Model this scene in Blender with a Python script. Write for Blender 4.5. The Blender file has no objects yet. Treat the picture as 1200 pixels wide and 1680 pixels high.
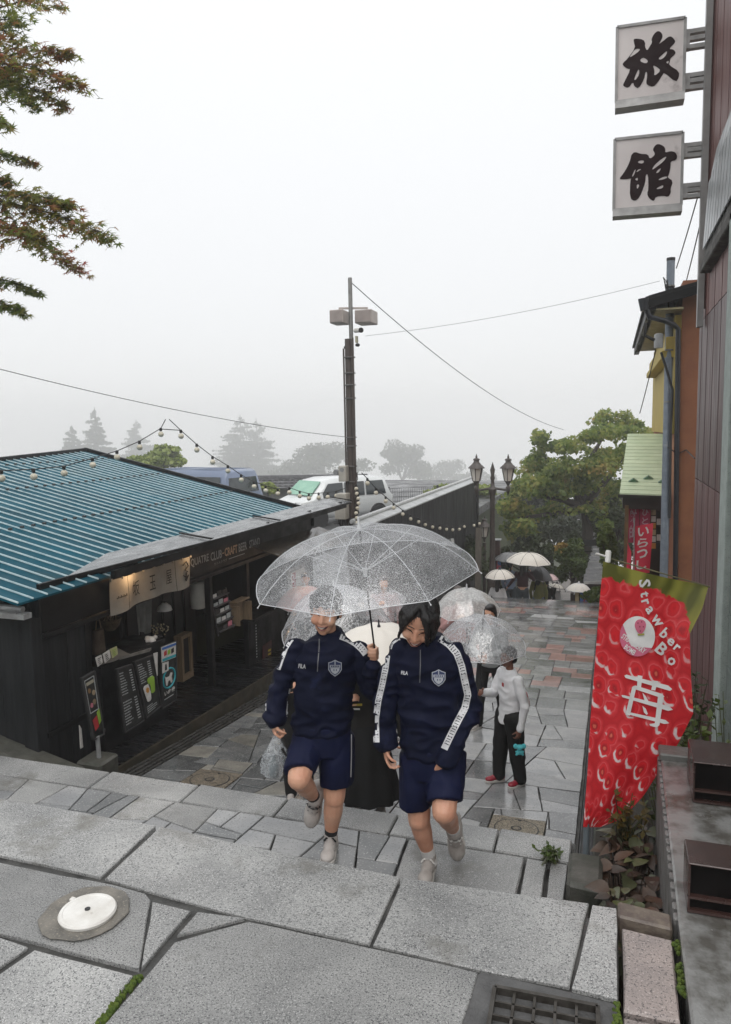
import bpy, bmesh, math, random
import numpy as np
from mathutils import Vector, Matrix, noise as mnoise
from mathutils.bvhtree import BVHTree
random.seed(7); RNG = np.random.default_rng(7)
SC = bpy.context.scene
COL = SC.collection
# ------------------------------------------------------------------ camera
F = 1240.0; CX = 600.0; CY = 840.0
EYE = np.array([0.0, 0.0, 1.9])
_y, _p, _r = math.radians(18), math.radians(6.2), math.radians(0.9)
_fh = np.array([-math.sin(_y), math.cos(_y), 0]); _r0 = np.array([math.cos(_y), math.sin(_y), 0]); _z = np.array([0, 0, 1.0])
CF = _fh*math.cos(_p) - _z*math.sin(_p); _u0 = _z*math.cos(_p) + _fh*math.sin(_p)
CU = _u0*math.cos(_r) + _r0*math.sin(_r); CR = _r0*math.cos(_r) - _u0*math.sin(_r)
cam_d = bpy.data.cameras.new('camera'); cam = bpy.data.objects.new('camera', cam_d); COL.objects.link(cam)
cam_d.sensor_fit = 'VERTICAL'; cam_d.sensor_height = 24.0; cam_d.lens = F/1680*24.0
cam_d.clip_start = 0.05; cam_d.clip_end = 2000
cam.matrix_world = Matrix(((CR[0], CU[0], -CF[0], EYE[0]), (CR[1], CU[1], -CF[1], EYE[1]), (CR[2], CU[2], -CF[2], EYE[2]), (0, 0, 0, 1)))
SC.camera = cam
# ------------------------------------------------------------------ overcast sky
world = bpy.data.worlds.new('World'); SC.world = world; world.use_nodes = True
nt = world.node_tree; nt.nodes.clear()
wo = nt.nodes.new('ShaderNodeOutputWorld'); bg = nt.nodes.new('ShaderNodeBackground')
sky = nt.nodes.new('ShaderNodeTexSky'); sky.sky_type = 'NISHITA'; sky.sun_disc = False
sky.sun_elevation = math.radians(58); sky.sun_rotation = math.radians(160); sky.dust_density = 4; sky.air_density = 1.0
mixs = nt.nodes.new('ShaderNodeMixRGB'); mixs.inputs[0].default_value = 0.9        # thick even cloud in front of the blue
grad = nt.nodes.new('ShaderNodeValToRGB'); tcw = nt.nodes.new('ShaderNodeTexCoord'); spw = nt.nodes.new('ShaderNodeSeparateXYZ')
grad.color_ramp.elements[0].position = 0.0; grad.color_ramp.elements[0].color = (8.7, 8.75, 8.8, 1)
grad.color_ramp.elements[1].position = 0.9; grad.color_ramp.elements[1].color = (10.6, 10.7, 10.8, 1)
nt.links.new(tcw.outputs['Generated'], spw.inputs[0]); nt.links.new(spw.outputs['Z'], grad.inputs[0])
nt.links.new(sky.outputs[0], mixs.inputs[1]); nt.links.new(grad.outputs[0], mixs.inputs[2])
nt.links.new(mixs.outputs[0], bg.inputs[0]); bg.inputs[1].default_value = 0.1; nt.links.new(bg.outputs[0], wo.inputs[0])
sun_d = bpy.data.lights.new('sun', 'SUN'); sun_d.energy = 1.3; sun_d.angle = math.radians(55); sun_d.color = (1, 0.98, 0.95)
sun = bpy.data.objects.new('sun', sun_d); COL.objects.link(sun); sun.rotation_euler = (math.radians(32), 0, math.radians(20))
SC.view_settings.view_transform = 'Standard'; SC.view_settings.look = 'None'; SC.view_settings.exposure = 0.2; SC.view_settings.gamma = 1.0
SC.view_settings.use_curve_mapping = False
SC.cycles.max_bounces = 10; SC.cycles.diffuse_bounces = 4; SC.cycles.transparent_max_bounces = 24; SC.cycles.volume_bounces = 4
SC.cycles.sample_clamp_indirect = 6.0
# ------------------------------------------------------------------ helpers
def A(*v): return np.array(v, float)
def nrm(v): v = np.asarray(v, float); n = np.linalg.norm(v); return v/n if n > 1e-9 else v
def ray(x, y): return CF + CR*(x-CX)/F - CU*(y-CY)/F
def at(x, y, X=None, Y=None, Z=None, D=None, n=None, c=None):
    d = ray(x, y)
    if D is not None: return EYE + d*D
    if X is not None: return EYE + d*((X-EYE[0])/d[0])
    if Y is not None: return EYE + d*((Y-EYE[1])/d[1])
    if Z is not None: return EYE + d*((Z-EYE[2])/d[2])
    n = np.asarray(n, float); return EYE + d*((c-n@EYE)/(n@d))
SLOPE = -0.095
def zs(Y): return -0.8443 + SLOPE*Y           # height of the sloping street
def on_street(x, y): return at(x, y, n=(0, -SLOPE, 1), c=-0.8443)

def node(nt, t, **k):
    n = nt.nodes.new(t)
    for a, b in k.items():
        if a.startswith('i_'): n.inputs[a[2:].replace('_', ' ')].default_value = b
        else: setattr(n, a, b)
    return n
def c4(c): return (c[0], c[1], c[2], 1)
MATS = {}
def M(name, col, col2=None, scale=6, rough=.6, rough2=None, rscale=3, bump=0, bscale=60, metal=0, spec=.5,
      speck=None, speck2=None, rnd=0, coat=0, detail=4, contrast=(.35, .65), trans=0, stretch=None, isl=0, spots=None):
    if name in MATS: return MATS[name]
    m = bpy.data.materials.new(name); m.use_nodes = True; nt = m.node_tree; L = nt.links.new
    b = nt.nodes['Principled BSDF']; g = node(nt, 'ShaderNodeNewGeometry'); pos = g.outputs['Position']
    if stretch:
        mp = node(nt, 'ShaderNodeMapping'); mp.inputs['Scale'].default_value = stretch; L(pos, mp.inputs[0]); pos = mp.outputs[0]
    def noi(sc, det=4, ro=.55):
        n = node(nt, 'ShaderNodeTexNoise'); n.inputs['Scale'].default_value = sc; n.inputs['Detail'].default_value = det
        n.inputs['Roughness'].default_value = ro; L(pos, n.inputs['Vector']); return n.outputs['Fac']
    def ramp(src, a, b_):
        r = node(nt, 'ShaderNodeMapRange'); r.inputs['From Min'].default_value = a; r.inputs['From Max'].default_value = b_; L(src, r.inputs[0]); return r.outputs[0]
    def mix(f, c1, c2, mode='MIX'):
        x = node(nt, 'ShaderNodeMixRGB', blend_type=mode)
        if isinstance(f, (int, float)): x.inputs[0].default_value = f
        else: L(f, x.inputs[0])
        for i, c in ((1, c1), (2, c2)):
            if isinstance(c, tuple): x.inputs[i].default_value = c4(c)
            else: L(c, x.inputs[i])
        return x.outputs[0]
    col2 = col2 or tuple(v*.75 for v in col)
    c = mix(ramp(noi(scale, detail), *contrast), tuple(col), tuple(col2))
    if speck: c = mix(ramp(noi(speck[1], 2, .7), speck[2], speck[2]+.09), c, tuple(speck[0]))
    if speck2: c = mix(ramp(noi(speck2[1], 2, .7), speck2[2], speck2[2]+.09), c, tuple(speck2[0]))
    if spots: c = mix(ramp(noi(spots[1], 5, .6), spots[2], spots[2]+.12), c, tuple(spots[0]))
    if rnd or isl:
        src = node(nt, 'ShaderNodeObjectInfo').outputs['Random'] if rnd else g.outputs['Random Per Island']
        r = node(nt, 'ShaderNodeMapRange'); a = rnd or isl
        r.inputs['To Min'].default_value = 1-a; r.inputs['To Max'].default_value = 1+a; L(src, r.inputs[0])
        hv = node(nt, 'ShaderNodeHueSaturation'); L(c, hv.inputs['Color']); L(r.outputs[0], hv.inputs['Value']); c = hv.outputs[0]
    L(c, b.inputs['Base Color'])
    if rough2 is None: b.inputs['Roughness'].default_value = rough
    else:
        r = node(nt, 'ShaderNodeMapRange'); r.inputs['From Min'].default_value = .38; r.inputs['From Max'].default_value = .62
        r.inputs['To Min'].default_value = rough; r.inputs['To Max'].default_value = rough2; L(noi(rscale, 5), r.inputs[0]); L(r.outputs[0], b.inputs['Roughness'])
    b.inputs['Metallic'].default_value = metal; b.inputs['Specular IOR Level'].default_value = spec
    if coat: b.inputs['Coat Weight'].default_value = coat; b.inputs['Coat Roughness'].default_value = .08
    if trans: b.inputs['Transmission Weight'].default_value = trans
    if bump:
        bp = node(nt, 'ShaderNodeBump'); bp.inputs['Strength'].default_value = min(1, bump); bp.inputs['Distance'].default_value = .01
        L(noi(bscale, 4, .6), bp.inputs['Height']); L(bp.outputs[0], b.inputs['Normal'])
    MATS[name] = m; return m
def M_emit(name, col, s):
    if name in MATS: return MATS[name]
    m = M(name, col); b = m.node_tree.nodes['Principled BSDF']; b.inputs['Emission Color'].default_value = c4(col); b.inputs['Emission Strength'].default_value = s; return m
def M_vinyl(name, base=.2, drop=.5, tint=(.9, .92, .95), scale=150, thr=.5):
    m = bpy.data.materials.new(name); m.use_nodes = True; nt = m.node_tree; L = nt.links.new; nt.nodes.clear()
    out = node(nt, 'ShaderNodeOutputMaterial'); tr = node(nt, 'ShaderNodeBsdfTransparent'); tr.inputs[0].default_value = (.95, .96, .97, 1)
    gl = node(nt, 'ShaderNodeBsdfGlossy'); gl.inputs['Roughness'].default_value = .12
    tl = node(nt, 'ShaderNodeBsdfTranslucent'); tl.inputs[0].default_value = c4(tint); df = node(nt, 'ShaderNodeBsdfDiffuse'); df.inputs[0].default_value = c4(tint)
    g = node(nt, 'ShaderNodeNewGeometry')
    n = node(nt, 'ShaderNodeTexNoise'); n.inputs['Scale'].default_value = scale; n.inputs['Detail'].default_value = 3; n.inputs['Roughness'].default_value = .75; L(g.outputs['Position'], n.inputs['Vector'])
    n2 = node(nt, 'ShaderNodeTexNoise'); n2.inputs['Scale'].default_value = scale*.6; n2.inputs['Detail'].default_value = 2; L(g.outputs['Position'], n2.inputs['Vector'])
    n3 = node(nt, 'ShaderNodeTexNoise'); n3.inputs['Scale'].default_value = 7; n3.inputs['Detail'].default_value = 4; L(g.outputs['Position'], n3.inputs['Vector'])
    r = node(nt, 'ShaderNodeMapRange'); r.inputs['From Min'].default_value = thr-.04; r.inputs['From Max'].default_value = thr+.1; r.inputs['To Max'].default_value = drop; L(n.outputs['Fac'], r.inputs[0])
    r3 = node(nt, 'ShaderNodeMapRange'); r3.inputs['From Min'].default_value = .35; r3.inputs['From Max'].default_value = .65; r3.inputs['To Min'].default_value = .55; r3.inputs['To Max'].default_value = 1.15; L(n3.outputs['Fac'], r3.inputs[0])
    mm = node(nt, 'ShaderNodeMath', operation='MULTIPLY'); L(r.outputs[0], mm.inputs[0]); L(r3.outputs[0], mm.inputs[1])
    ad = node(nt, 'ShaderNodeMath', operation='ADD', use_clamp=True); ad.inputs[1].default_value = base; L(mm.outputs[0], ad.inputs[0])
    bp = node(nt, 'ShaderNodeBump'); bp.inputs['Strength'].default_value = .9; bp.inputs['Distance'].default_value = .004; L(n2.outputs['Fac'], bp.inputs['Height'])
    L(bp.outputs[0], gl.inputs['Normal'])
    m1 = node(nt, 'ShaderNodeMixShader'); m1.inputs[0].default_value = .5; L(df.outputs[0], m1.inputs[1]); L(tl.outputs[0], m1.inputs[2])
    m2 = node(nt, 'ShaderNodeMixShader'); m2.inputs[0].default_value = .28; L(m1.outputs[0], m2.inputs[1]); L(gl.outputs[0], m2.inputs[2])
    m3 = node(nt, 'ShaderNodeMixShader'); L(ad.outputs[0], m3.inputs[0]); L(tr.outputs[0], m3.inputs[1]); L(m2.outputs[0], m3.inputs[2]); L(m3.outputs[0], out.inputs[0])
    MATS[name] = m; return m
def M_glass(name, col=(.02, .025, .03), alpha=.6):
    m = M(name, col, rough=.06, spec=.6); m.node_tree.nodes['Principled BSDF'].inputs['Alpha'].default_value = alpha; return m
def M_leaf(name, cols, isl=.35, trans=.35, rough=.5):
    m = bpy.data.materials.new(name); m.use_nodes = True; nt = m.node_tree; L = nt.links.new; b = nt.nodes['Principled BSDF']; out = nt.nodes['Material Output']
    g = node(nt, 'ShaderNodeNewGeometry'); rp = node(nt, 'ShaderNodeValToRGB'); el = rp.color_ramp.elements
    while len(el) < len(cols): el.new(.5)
    for i, c in enumerate(cols): el[i].position = i/(len(cols)-1) if len(cols) > 1 else 0; el[i].color = c4(c)
    n = node(nt, 'ShaderNodeTexNoise'); n.inputs['Scale'].default_value = 1.1; n.inputs['Detail'].default_value = 3; L(g.outputs['Position'], n.inputs['Vector'])
    a = node(nt, 'ShaderNodeMath', operation='MULTIPLY_ADD'); a.inputs[1].default_value = 1.8; a.inputs[2].default_value = -.62; L(n.outputs['Fac'], a.inputs[0])
    a2 = node(nt, 'ShaderNodeMath', operation='MULTIPLY_ADD'); a2.inputs[1].default_value = .45; L(g.outputs['Random Per Island'], a2.inputs[0]); L(a.outputs[0], a2.inputs[2]); L(a2.outputs[0], rp.inputs[0])
    L(rp.outputs[0], b.inputs['Base Color']); b.inputs['Roughness'].default_value = rough
    tl = node(nt, 'ShaderNodeBsdfTranslucent'); L(rp.outputs[0], tl.inputs[0]); mx = node(nt, 'ShaderNodeMixShader'); mx.inputs[0].default_value = trans
    L(b.outputs[0], mx.inputs[1]); L(tl.outputs[0], mx.inputs[2]); L(mx.outputs[0], out.inputs[0]); MATS[name] = m; return m

ORIG = {}
def put(name, me, mat, parent=None, label=None, cat=None, group=None, kind=None):
    o = bpy.data.objects.new(name, me); COL.objects.link(o)
    if mat is not None:
        for m_ in (mat if isinstance(mat, (list, tuple)) else [mat]): me.materials.append(m_)
    if parent is not None: o.parent = parent
    tag(o, label, cat, group, kind); return o
def tag(o, label=None, cat=None, group=None, kind=None):
    if label: o['label'] = label
    if cat: o['category'] = cat
    if group: o['group'] = group
    if kind: o['kind'] = kind
    return o
def thing(name, label, cat, loc, group=None):
    o = bpy.data.objects.new(name, None); COL.objects.link(o); o.location = [float(v) for v in loc]; o.empty_display_size = .1
    ORIG[o.name] = np.array(loc, float); return tag(o, label, cat, group)
def struct(name, loc=(0, 0, 0)):
    o = bpy.data.objects.new(name, None); COL.objects.link(o); o.location = loc; ORIG[o.name] = A(*loc); o['kind'] = 'structure'; return o
class MB:
    def __init__(s): s.v = []; s.f = []; s.n = 0
    def add(s, vs, fs):
        vs = np.asarray(vs, float).reshape(-1, 3); s.v.append(vs); k = s.n
        s.f += [[i+k for i in q] for q in fs]; s.n += len(vs); return s
    def box(s, lo, hi): 
        x0, y0, z0 = lo; x1, y1, z1 = hi
        return s.add([(x0,y0,z0),(x1,y0,z0),(x1,y1,z0),(x0,y1,z0),(x0,y0,z1),(x1,y0,z1),(x1,y1,z1),(x0,y1,z1)],
                     [(0,3,2,1),(4,5,6,7),(0,1,5,4),(1,2,6,5),(2,3,7,6),(3,0,4,7)])
    def slab(s, cs, t):          # polygon cs thickened by vector t
        cs = np.asarray(cs, float); n = len(cs); t = np.asarray(t, float)
        fs = [list(range(n)), list(range(2*n-1, n-1, -1))] + [(i, i+n, (i+1) % n+n, (i+1) % n) for i in range(n)]
        return s.add(np.vstack([cs, cs+t]), fs)
    def beam(s, p, q, w, h, up=(0, 0, 1)):
        p = A(*p); q = A(*q); d = nrm(q-p); a = nrm(np.cross(d, up)); b = np.cross(a, d)
        c = [p-a*w/2-b*h/2, p+a*w/2-b*h/2, p+a*w/2+b*h/2, p-a*w/2+b*h/2]; return s.slab(c, q-p)
    def tube(s, pts, r, k=8, cap=True):
        pts = [np.asarray(p, float) for p in pts]; n = len(pts); rr = r if hasattr(r, '__len__') else [r]*n
        vs = []; a = None
        for i in range(n):
            d = nrm(pts[min(i+1, n-1)]-pts[max(i-1, 0)])
            if a is None: a = nrm(np.cross(d, (0, 0, 1) if abs(d[2]) < .9 else (1, 0, 0)))
            a = nrm(a-d*(a@d)); b = np.cross(d, a)
            for j in range(k): t = 2*math.pi*j/k; vs.append(pts[i]+(a*math.cos(t)+b*math.sin(t))*rr[i])
        fs = [(i*k+j, i*k+(j+1) % k, (i+1)*k+(j+1) % k, (i+1)*k+j) for i in range(n-1) for j in range(k)]
        if cap: fs += [list(range(k))[::-1], [(n-1)*k+j for j in range(k)]]
        return s.add(vs, fs)
    def lathe(s, base, prof, k=16, axis=(0, 0, 1)):
        ax = nrm(axis); a = nrm(np.cross(ax, (1, 0, 0) if abs(ax[0]) < .9 else (0, 1, 0))); b = np.cross(ax, a); base = A(*base)
        vs = [base+ax*h+(a*math.cos(2*math.pi*j/k)+b*math.sin(2*math.pi*j/k))*r for r, h in prof for j in range(k)]
        n = len(prof); fs = [(i*k+j, i*k+(j+1) % k, (i+1)*k+(j+1) % k, (i+1)*k+j) for i in range(n-1) for j in range(k)]
        fs += [list(range(k))[::-1], [(n-1)*k+j for j in range(k)]]
        return s.add(vs, fs)
    def ball(s, c, r, k=12, m=7, R=None):
        r = A(*r) if hasattr(r, '__len__') else A(r, r, r); vs = [(0, 0, 1.)]
        for i in range(1, m):
            t = math.pi*i/m
            vs += [(math.sin(t)*math.cos(2*math.pi*j/k), math.sin(t)*math.sin(2*math.pi*j/k), math.cos(t)) for j in range(k)]
        vs.append((0, 0, -1.)); vs = np.array(vs)*r
        if R is not None: vs = vs@np.asarray(R)      # rows of R are the local axes
        fs = [(0, 1+j, 1+(j+1) % k) for j in range(k)]
        for i in range(m-2): fs += [(1+i*k+j, 1+(i+1)*k+j, 1+(i+1)*k+(j+1) % k, 1+i*k+(j+1) % k) for j in range(k)]
        e = len(vs)-1; fs += [(e, 1+(m-2)*k+(j+1) % k, 1+(m-2)*k+j) for j in range(k)]
        return s.add(vs+A(*c), fs)
    def cap(s, p, q, r0, r1, k=12):     # tapered capsule
        p = A(*p); q = A(*q); d = q-p; L_ = np.linalg.norm(d); d = nrm(d)
        pr = [(r0*math.sin(t), -r0*math.cos(t)) for t in np.linspace(.15, math.pi/2, 4)]+[(r1*math.cos(t), L_+r1*math.sin(t)) for t in np.linspace(0, math.pi/2-.15, 4)]
        return s.lathe(p, pr, k, d)
    def cone(s, p, q, r0, r1, k=16): p = A(*p); q = A(*q); return s.lathe(p, [(r0, 0), (r1, np.linalg.norm(q-p))], k, nrm(q-p))
    def mesh(s, name, off=None):
        v = np.vstack(s.v) if s.v else np.zeros((0, 3)); v = v-off if off is not None else v
        me = bpy.data.meshes.new(name); me.from_pydata(v.tolist(), [], s.f); me.update(); return me
    def build(s, name, mat, parent=None, smooth=False, bevel=0, **k):
        if parent is not None:
            r = parent
            while r.parent: r = r.parent
            off = ORIG[r.name]
        else:
            v = np.vstack(s.v); off = (v.min(0)+v.max(0))/2; off[2] = v[:, 2].min()
        me = s.mesh(name, off)
        if bevel:
            bm = bmesh.new(); bm.from_mesh(me); bmesh.ops.recalc_face_normals(bm, faces=bm.faces)
            bmesh.ops.bevel(bm, geom=[e for e in bm.edges if e.calc_length() > bevel*2.2 and len(e.link_faces) == 2 and e.calc_face_angle(0) > .5], offset=bevel, segments=1, affect='EDGES', clamp_overlap=True); bm.to_mesh(me); bm.free()
        if smooth:
            me.polygons.foreach_set('use_smooth', [True]*len(me.polygons))
            if smooth != 'all':
                try: me.set_sharp_from_angle(angle=math.radians(40))
                except Exception: pass
        o = put(name, me, mat, parent, **k)
        if parent is None: o.location = [float(x) for x in off]; ORIG[o.name] = off
        return o
def remesh(mb, vox, smooth=4, fac=.5, wr=0, wsc=(14, 14, 14), seed=0):
    """union of the closed shapes in mb as one continuous smooth mesh; returns verts, faces"""
    me = mb.mesh('tmp'); o = bpy.data.objects.new('tmp', me); COL.objects.link(o)
    md = o.modifiers.new('r', 'REMESH'); md.mode = 'VOXEL'; md.voxel_size = vox; md.use_smooth_shade = True
    if smooth: ms = o.modifiers.new('s', 'SMOOTH'); ms.factor = fac; ms.iterations = smooth
    dg = bpy.context.evaluated_depsgraph_get(); m2 = bpy.data.meshes.new_from_object(o.evaluated_get(dg))
    bpy.data.objects.remove(o); bpy.data.meshes.remove(me)
    if wr:
        v = np.empty(len(m2.vertices)*3); m2.vertices.foreach_get('co', v); v = v.reshape(-1, 3)
        nn = np.empty(len(m2.vertices)*3); m2.vertices.foreach_get('normal', nn); nn = nn.reshape(-1, 3)
        w = np.array([mnoise.noise((p[0]*wsc[0]+seed, p[1]*wsc[1]+seed*.7, p[2]*wsc[2])) for p in v])
        w2 = np.array([mnoise.noise((p[0]*wsc[0]*.45+seed*2, p[1]*wsc[1]*.45, p[2]*wsc[2]*.45)) for p in v])
        v = v+nn*((1-np.abs(w)*2.2)*.5*wr+w2*wr)[:, None]; m2.vertices.foreach_set('co', v.ravel()); m2.update()
    return m2
def put_mesh(name, me, mat, parent, **k):      # me in world coordinates
    r = parent
    while r.parent: r = r.parent
    me.transform(Matrix.Translation(-Vector(ORIG[r.name]))); me.polygons.foreach_set('use_smooth', [True]*len(me.polygons)); me.materials.clear()
    me.name = name; return put(name, me, mat, parent, **k)
def bvh_of(me): return BVHTree.FromPolygons([v.co[:] for v in me.vertices], [p.vertices[:] for p in me.polygons])
def copy_tree(o, loc=None, label=None, parent=None):
    c = o.copy(); COL.objects.link(c)
    if parent is not None: c.parent = parent
    if loc is not None: c.location = [float(v) for v in loc]
    if label: c['label'] = label
    for ch in list(o.children): copy_tree(ch, parent=c)
    return c
def text_poly(s, bold=0, res=2):
    cu = bpy.data.curves.new('t', 'FONT'); cu.body = s; cu.resolution_u = res; cu.offset = bold
    o = bpy.data.objects.new('t', cu); COL.objects.link(o); dg = bpy.context.evaluated_depsgraph_get(); me = bpy.data.meshes.new_from_object(o.evaluated_get(dg))
    v = np.array([p.co[:] for p in me.vertices]).reshape(-1, 3); f = [list(p.vertices) for p in me.polygons]
    bpy.data.objects.remove(o); bpy.data.meshes.remove(me)
    if len(v): lo = v.min(0); hi = v.max(0); v[:, 0] = (v[:, 0]-lo[0])/max(hi[0]-lo[0], 1e-6); v[:, 1] = (v[:, 1]-lo[1])/max(hi[1]-lo[1], 1e-6)
    return v, f
def text_on(mb, s, tl, tr, bl, br, off, bold=0):      # text stretched over a 3-D quad
    v, f = text_poly(s, bold); tl, tr, bl, br = [A(*q) for q in (tl, tr, bl, br)]; off = A(*off)
    w = [(bl*(1-x)+br*x)*(1-y)+(tl*(1-x)+tr*x)*y+off for x, y, _ in v]
    if len(w): mb.add(w, f)
    return mb
def poly_fill(outer, holes):      # 2-D outline with holes -> verts, faces
    cu = bpy.data.curves.new('c', 'CURVE'); cu.dimensions = '2D'; cu.fill_mode = 'BOTH'
    for ring in [outer]+list(holes):
        sp = cu.splines.new('POLY'); sp.points.add(len(ring)-1); sp.use_cyclic_u = True
        for p, q in zip(sp.points, ring): p.co = (q[0], q[1], 0, 1)
    o = bpy.data.objects.new('c', cu); COL.objects.link(o); dg = bpy.context.evaluated_depsgraph_get(); me = bpy.data.meshes.new_from_object(o.evaluated_get(dg))
    v = np.array([p.co[:] for p in me.vertices]); f = [list(p.vertices) for p in me.polygons]; bpy.data.objects.remove(o); bpy.data.meshes.remove(me); return v, f
def chaikin(r, n=2):
    r = [A(*p) for p in r]
    for _ in range(n):
        q = []
        for i in range(len(r)): a, b = r[i], r[(i+1) % len(r)]; q += [a*.75+b*.25, a*.25+b*.75]
        r = q
    return r
def inset(poly, d):          # shrink a convex-ish polygon (2-D, ccw)
    P = [A(*p[:2]) for p in poly]; n = len(P); out = []
    ar = sum(P[i][0]*P[(i+1) % n][1]-P[(i+1) % n][0]*P[i][1] for i in range(n))
    if ar < 0: P = P[::-1]
    for i in range(n):
        a, b, c = P[i-1], P[i], P[(i+1) % n]; e1 = nrm(b-a); e2 = nrm(c-b); n1 = A(-e1[1], e1[0]); n2 = A(-e2[1], e2[0]); m = n1+n2; k = m@n1
        out.append(b+m*min(d/max(k, .3), d*2.5))
    return out
def stone_mb(poly, zf, thick=.08, joint=.008, bev=.008, rag=0):
    P = inset(poly, joint)
    if rag:
        Q = []
        for i in range(len(P)):
            a, b = P[i], P[(i+1) % len(P)]; Q.append(a); L_ = np.linalg.norm(b-a); k = int(L_/.12); nn = nrm(A(-(b-a)[1], (b-a)[0]))
            for j in range(1, k): Q.append(a+(b-a)*j/k+nn*random.uniform(-rag, rag))
        P = Q
    T = inset(P, bev) if not rag else [p+(np.mean(P, 0)-p)*min(.5, bev/ max(.02, np.linalg.norm(np.mean(P, 0)-p))) for p in P]
    n = len(P); mb = MB()
    vs = [(p[0], p[1], zf(p[1])-thick) for p in P]+[(p[0], p[1], zf(p[1])-bev) for p in P]+[(p[0], p[1], zf(p[1])) for p in T]
    fs = [list(range(2*n, 3*n))]+[(k*n+i, k*n+(i+1) % n, (k+1)*n+(i+1) % n, (k+1)*n+i) for k in (0, 1) for i in range(n)]
    return mb.add(vs, fs)
def split(poly, p, d):      # cut a convex polygon by the line through p along d
    n = A(-d[1], d[0]); L_, R_ = [], []
    for i in range(len(poly)):
        a = A(*poly[i]); b = A(*poly[(i+1) % len(poly)]); sa = (a-p)@n; sb = (b-p)@n
        (L_ if sa >= 0 else R_).append(a)
        if sa*sb < 0: q = a+(b-a)*sa/(sa-sb); L_.append(q); R_.append(q)
    return L_, R_
def parea(P): return abs(sum(P[i][0]*P[(i+1) % len(P)][1]-P[(i+1) % len(P)][0]*P[i][1] for i in range(len(P))))/2
def crazy(poly, target, ang, rs):      # irregular flagstones by repeated cutting
    out = []; st = [poly]
    while st:
        q = st.pop(); ar = parea(q); c = np.mean(q, 0)
        t = target(c)*rs.uniform(.6, 1.5)
        if ar < t or len(q) < 3: out.append(q); continue
        mn = np.min(q, 0); mx = np.max(q, 0); w, h = mx-mn
        base = A(0, 1) if w > h*rs.uniform(.8, 1.25) else A(1, 0)
        a = rs.uniform(-1, 1)*ang(c); d = A(base[0]*math.cos(a)-base[1]*math.sin(a), base[0]*math.sin(a)+base[1]*math.cos(a))
        p = mn+(mx-mn)*A(rs.uniform(.36, .64), rs.uniform(.36, .64)); L_, R_ = split(q, p, d)
        if len(L_) < 3 or len(R_) < 3: out.append(q); continue
        st += [L_, R_]
    return out
# ------------------------------------------------------------------ materials
granite = M('granite', (.33, .33, .322), (.185, .187, .185), 2.0, .10, .42, 1.4, .35, 120, speck=((.075, .077, .08), 150, .53), speck2=((.50, .50, .49), 195, .57), rnd=.18, spots=((.13, .125, .11), 2.2, .57))
granite_pink = M('granite_pink', (.32, .27, .25), (.23, .2, .19), 6, .4, .6, 3, .3, 150, speck=((.08, .07, .07), 100, .55), speck2=((.5, .44, .42), 130, .60), rnd=.08, spots=((.10, .08, .05), 4, .58))
granite_pale = M('granite_pale', (.42, .42, .41), (.34, .345, .35), 5, .36, .6, 2.5, .25, 140, speck=((.16, .16, .165), 95, .57), rnd=.12)
wet1 = M('wet_stone_grey', (.15, .152, .152), (.085, .09, .092), 5, .03, .20, 1.2, .10, 60, speck=((.30, .30, .29), 70, .58), rnd=.3, spec=.8)
wet2 = M('wet_stone_light', (.29, .29, .285), (.19, .195, .2), 5, .03, .22, 1.2, .10, 60, speck=((.12, .12, .12), 70, .56), rnd=.24, spec=.8)
wet3 = M('wet_stone_red', (.36, .22, .195), (.27, .17, .155), 5, .04, .22, 1.2, .10, 60, rnd=.22, spec=.8)
wet4 = M('wet_stone_tan', (.25, .24, .21), (.16, .155, .14), 6, .04, .22, 1.2, .10, 60, speck=((.12, .11, .1), 80, .56), rnd=.2, spec=.8)
mortar = M('joint_mortar', (.075, .073, .068), (.04, .04, .038), 12, .35, .7, 4, .4, 120)
concrete = M('weathered_concrete', (.16, .16, .15), (.09, .09, .085), 7, .4, .75, 4, .5, 60, spots=((.05, .055, .04), 5, .58))
concrete_dk = M('mossy_concrete', (.085, .083, .072), (.045, .048, .038), 8, .45, .8, 4, .5, 60)
asphalt = M('wet_asphalt', (.06, .06, .062), (.045, .045, .047), 3, .25, .55, 1, .3, 120)
earth = M('hill_grass', (.05, .065, .03), (.07, .075, .04), .5, .9, bump=.3, bscale=4)
soil = M('planter_soil', (.035, .028, .02), (.02, .017, .012), 20, .8, bump=.8, bscale=60)
moss = M('moss', (.10, .14, .015), (.05, .09, .01), 60, .9, bump=.8, bscale=200)
iron = M('wet_iron', (.035, .036, .038), (.02, .02, .021), 30, .3, .55, 8, .2, 90, metal=.3)
white_paint = M('white_paint', (.72, .71, .68), (.58, .56, .52), 12, .35, .55, 6, spots=((.35, .32, .28), 14, .66))

# ------------------------------------------------------------------ ground sheet to the horizon
def hground(x, y):
    if y < 3: h = -.9
    elif y < 21: h = zs(y)-.45
    elif y < 45: h = max(-13, zs(21)-.45-.45*(y-21))
    else: h = max(-90, -13-.2*(y-45))
    if x < -5.2 and y > 2: 
        p = -1.55 if y < 47 else max(-90, -1.55-.24*(y-47)); t = min(1, (-5.2-x)/1.0); h = h*(1-t)+p*t
    if x > 2: t = min(1, (x-2)/3); p = max(-90, -1.2-.1*max(0, y-8)-.2*max(0, y-40)); h = h*(1-t)+p*t
    return h
gx = sorted(set([-420, -300, -200, -140, -100, -70, -50, -35, -25, -18, -13, -9, -7, -6.2, -5.2, -4.6, -3, -1, .5, 2, 3.5, 5, 8, 13, 20, 35, 60, 100, 160, 250, 420]))
gy = sorted(set([-420, -200, -100, -50, -20, -8, -3, 0, 3, 3.2, 5, 8, 12, 16, 21, 22, 25, 30, 36, 45, 47, 52, 60, 75, 95, 110, 140, 180, 250, 420]))
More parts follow.
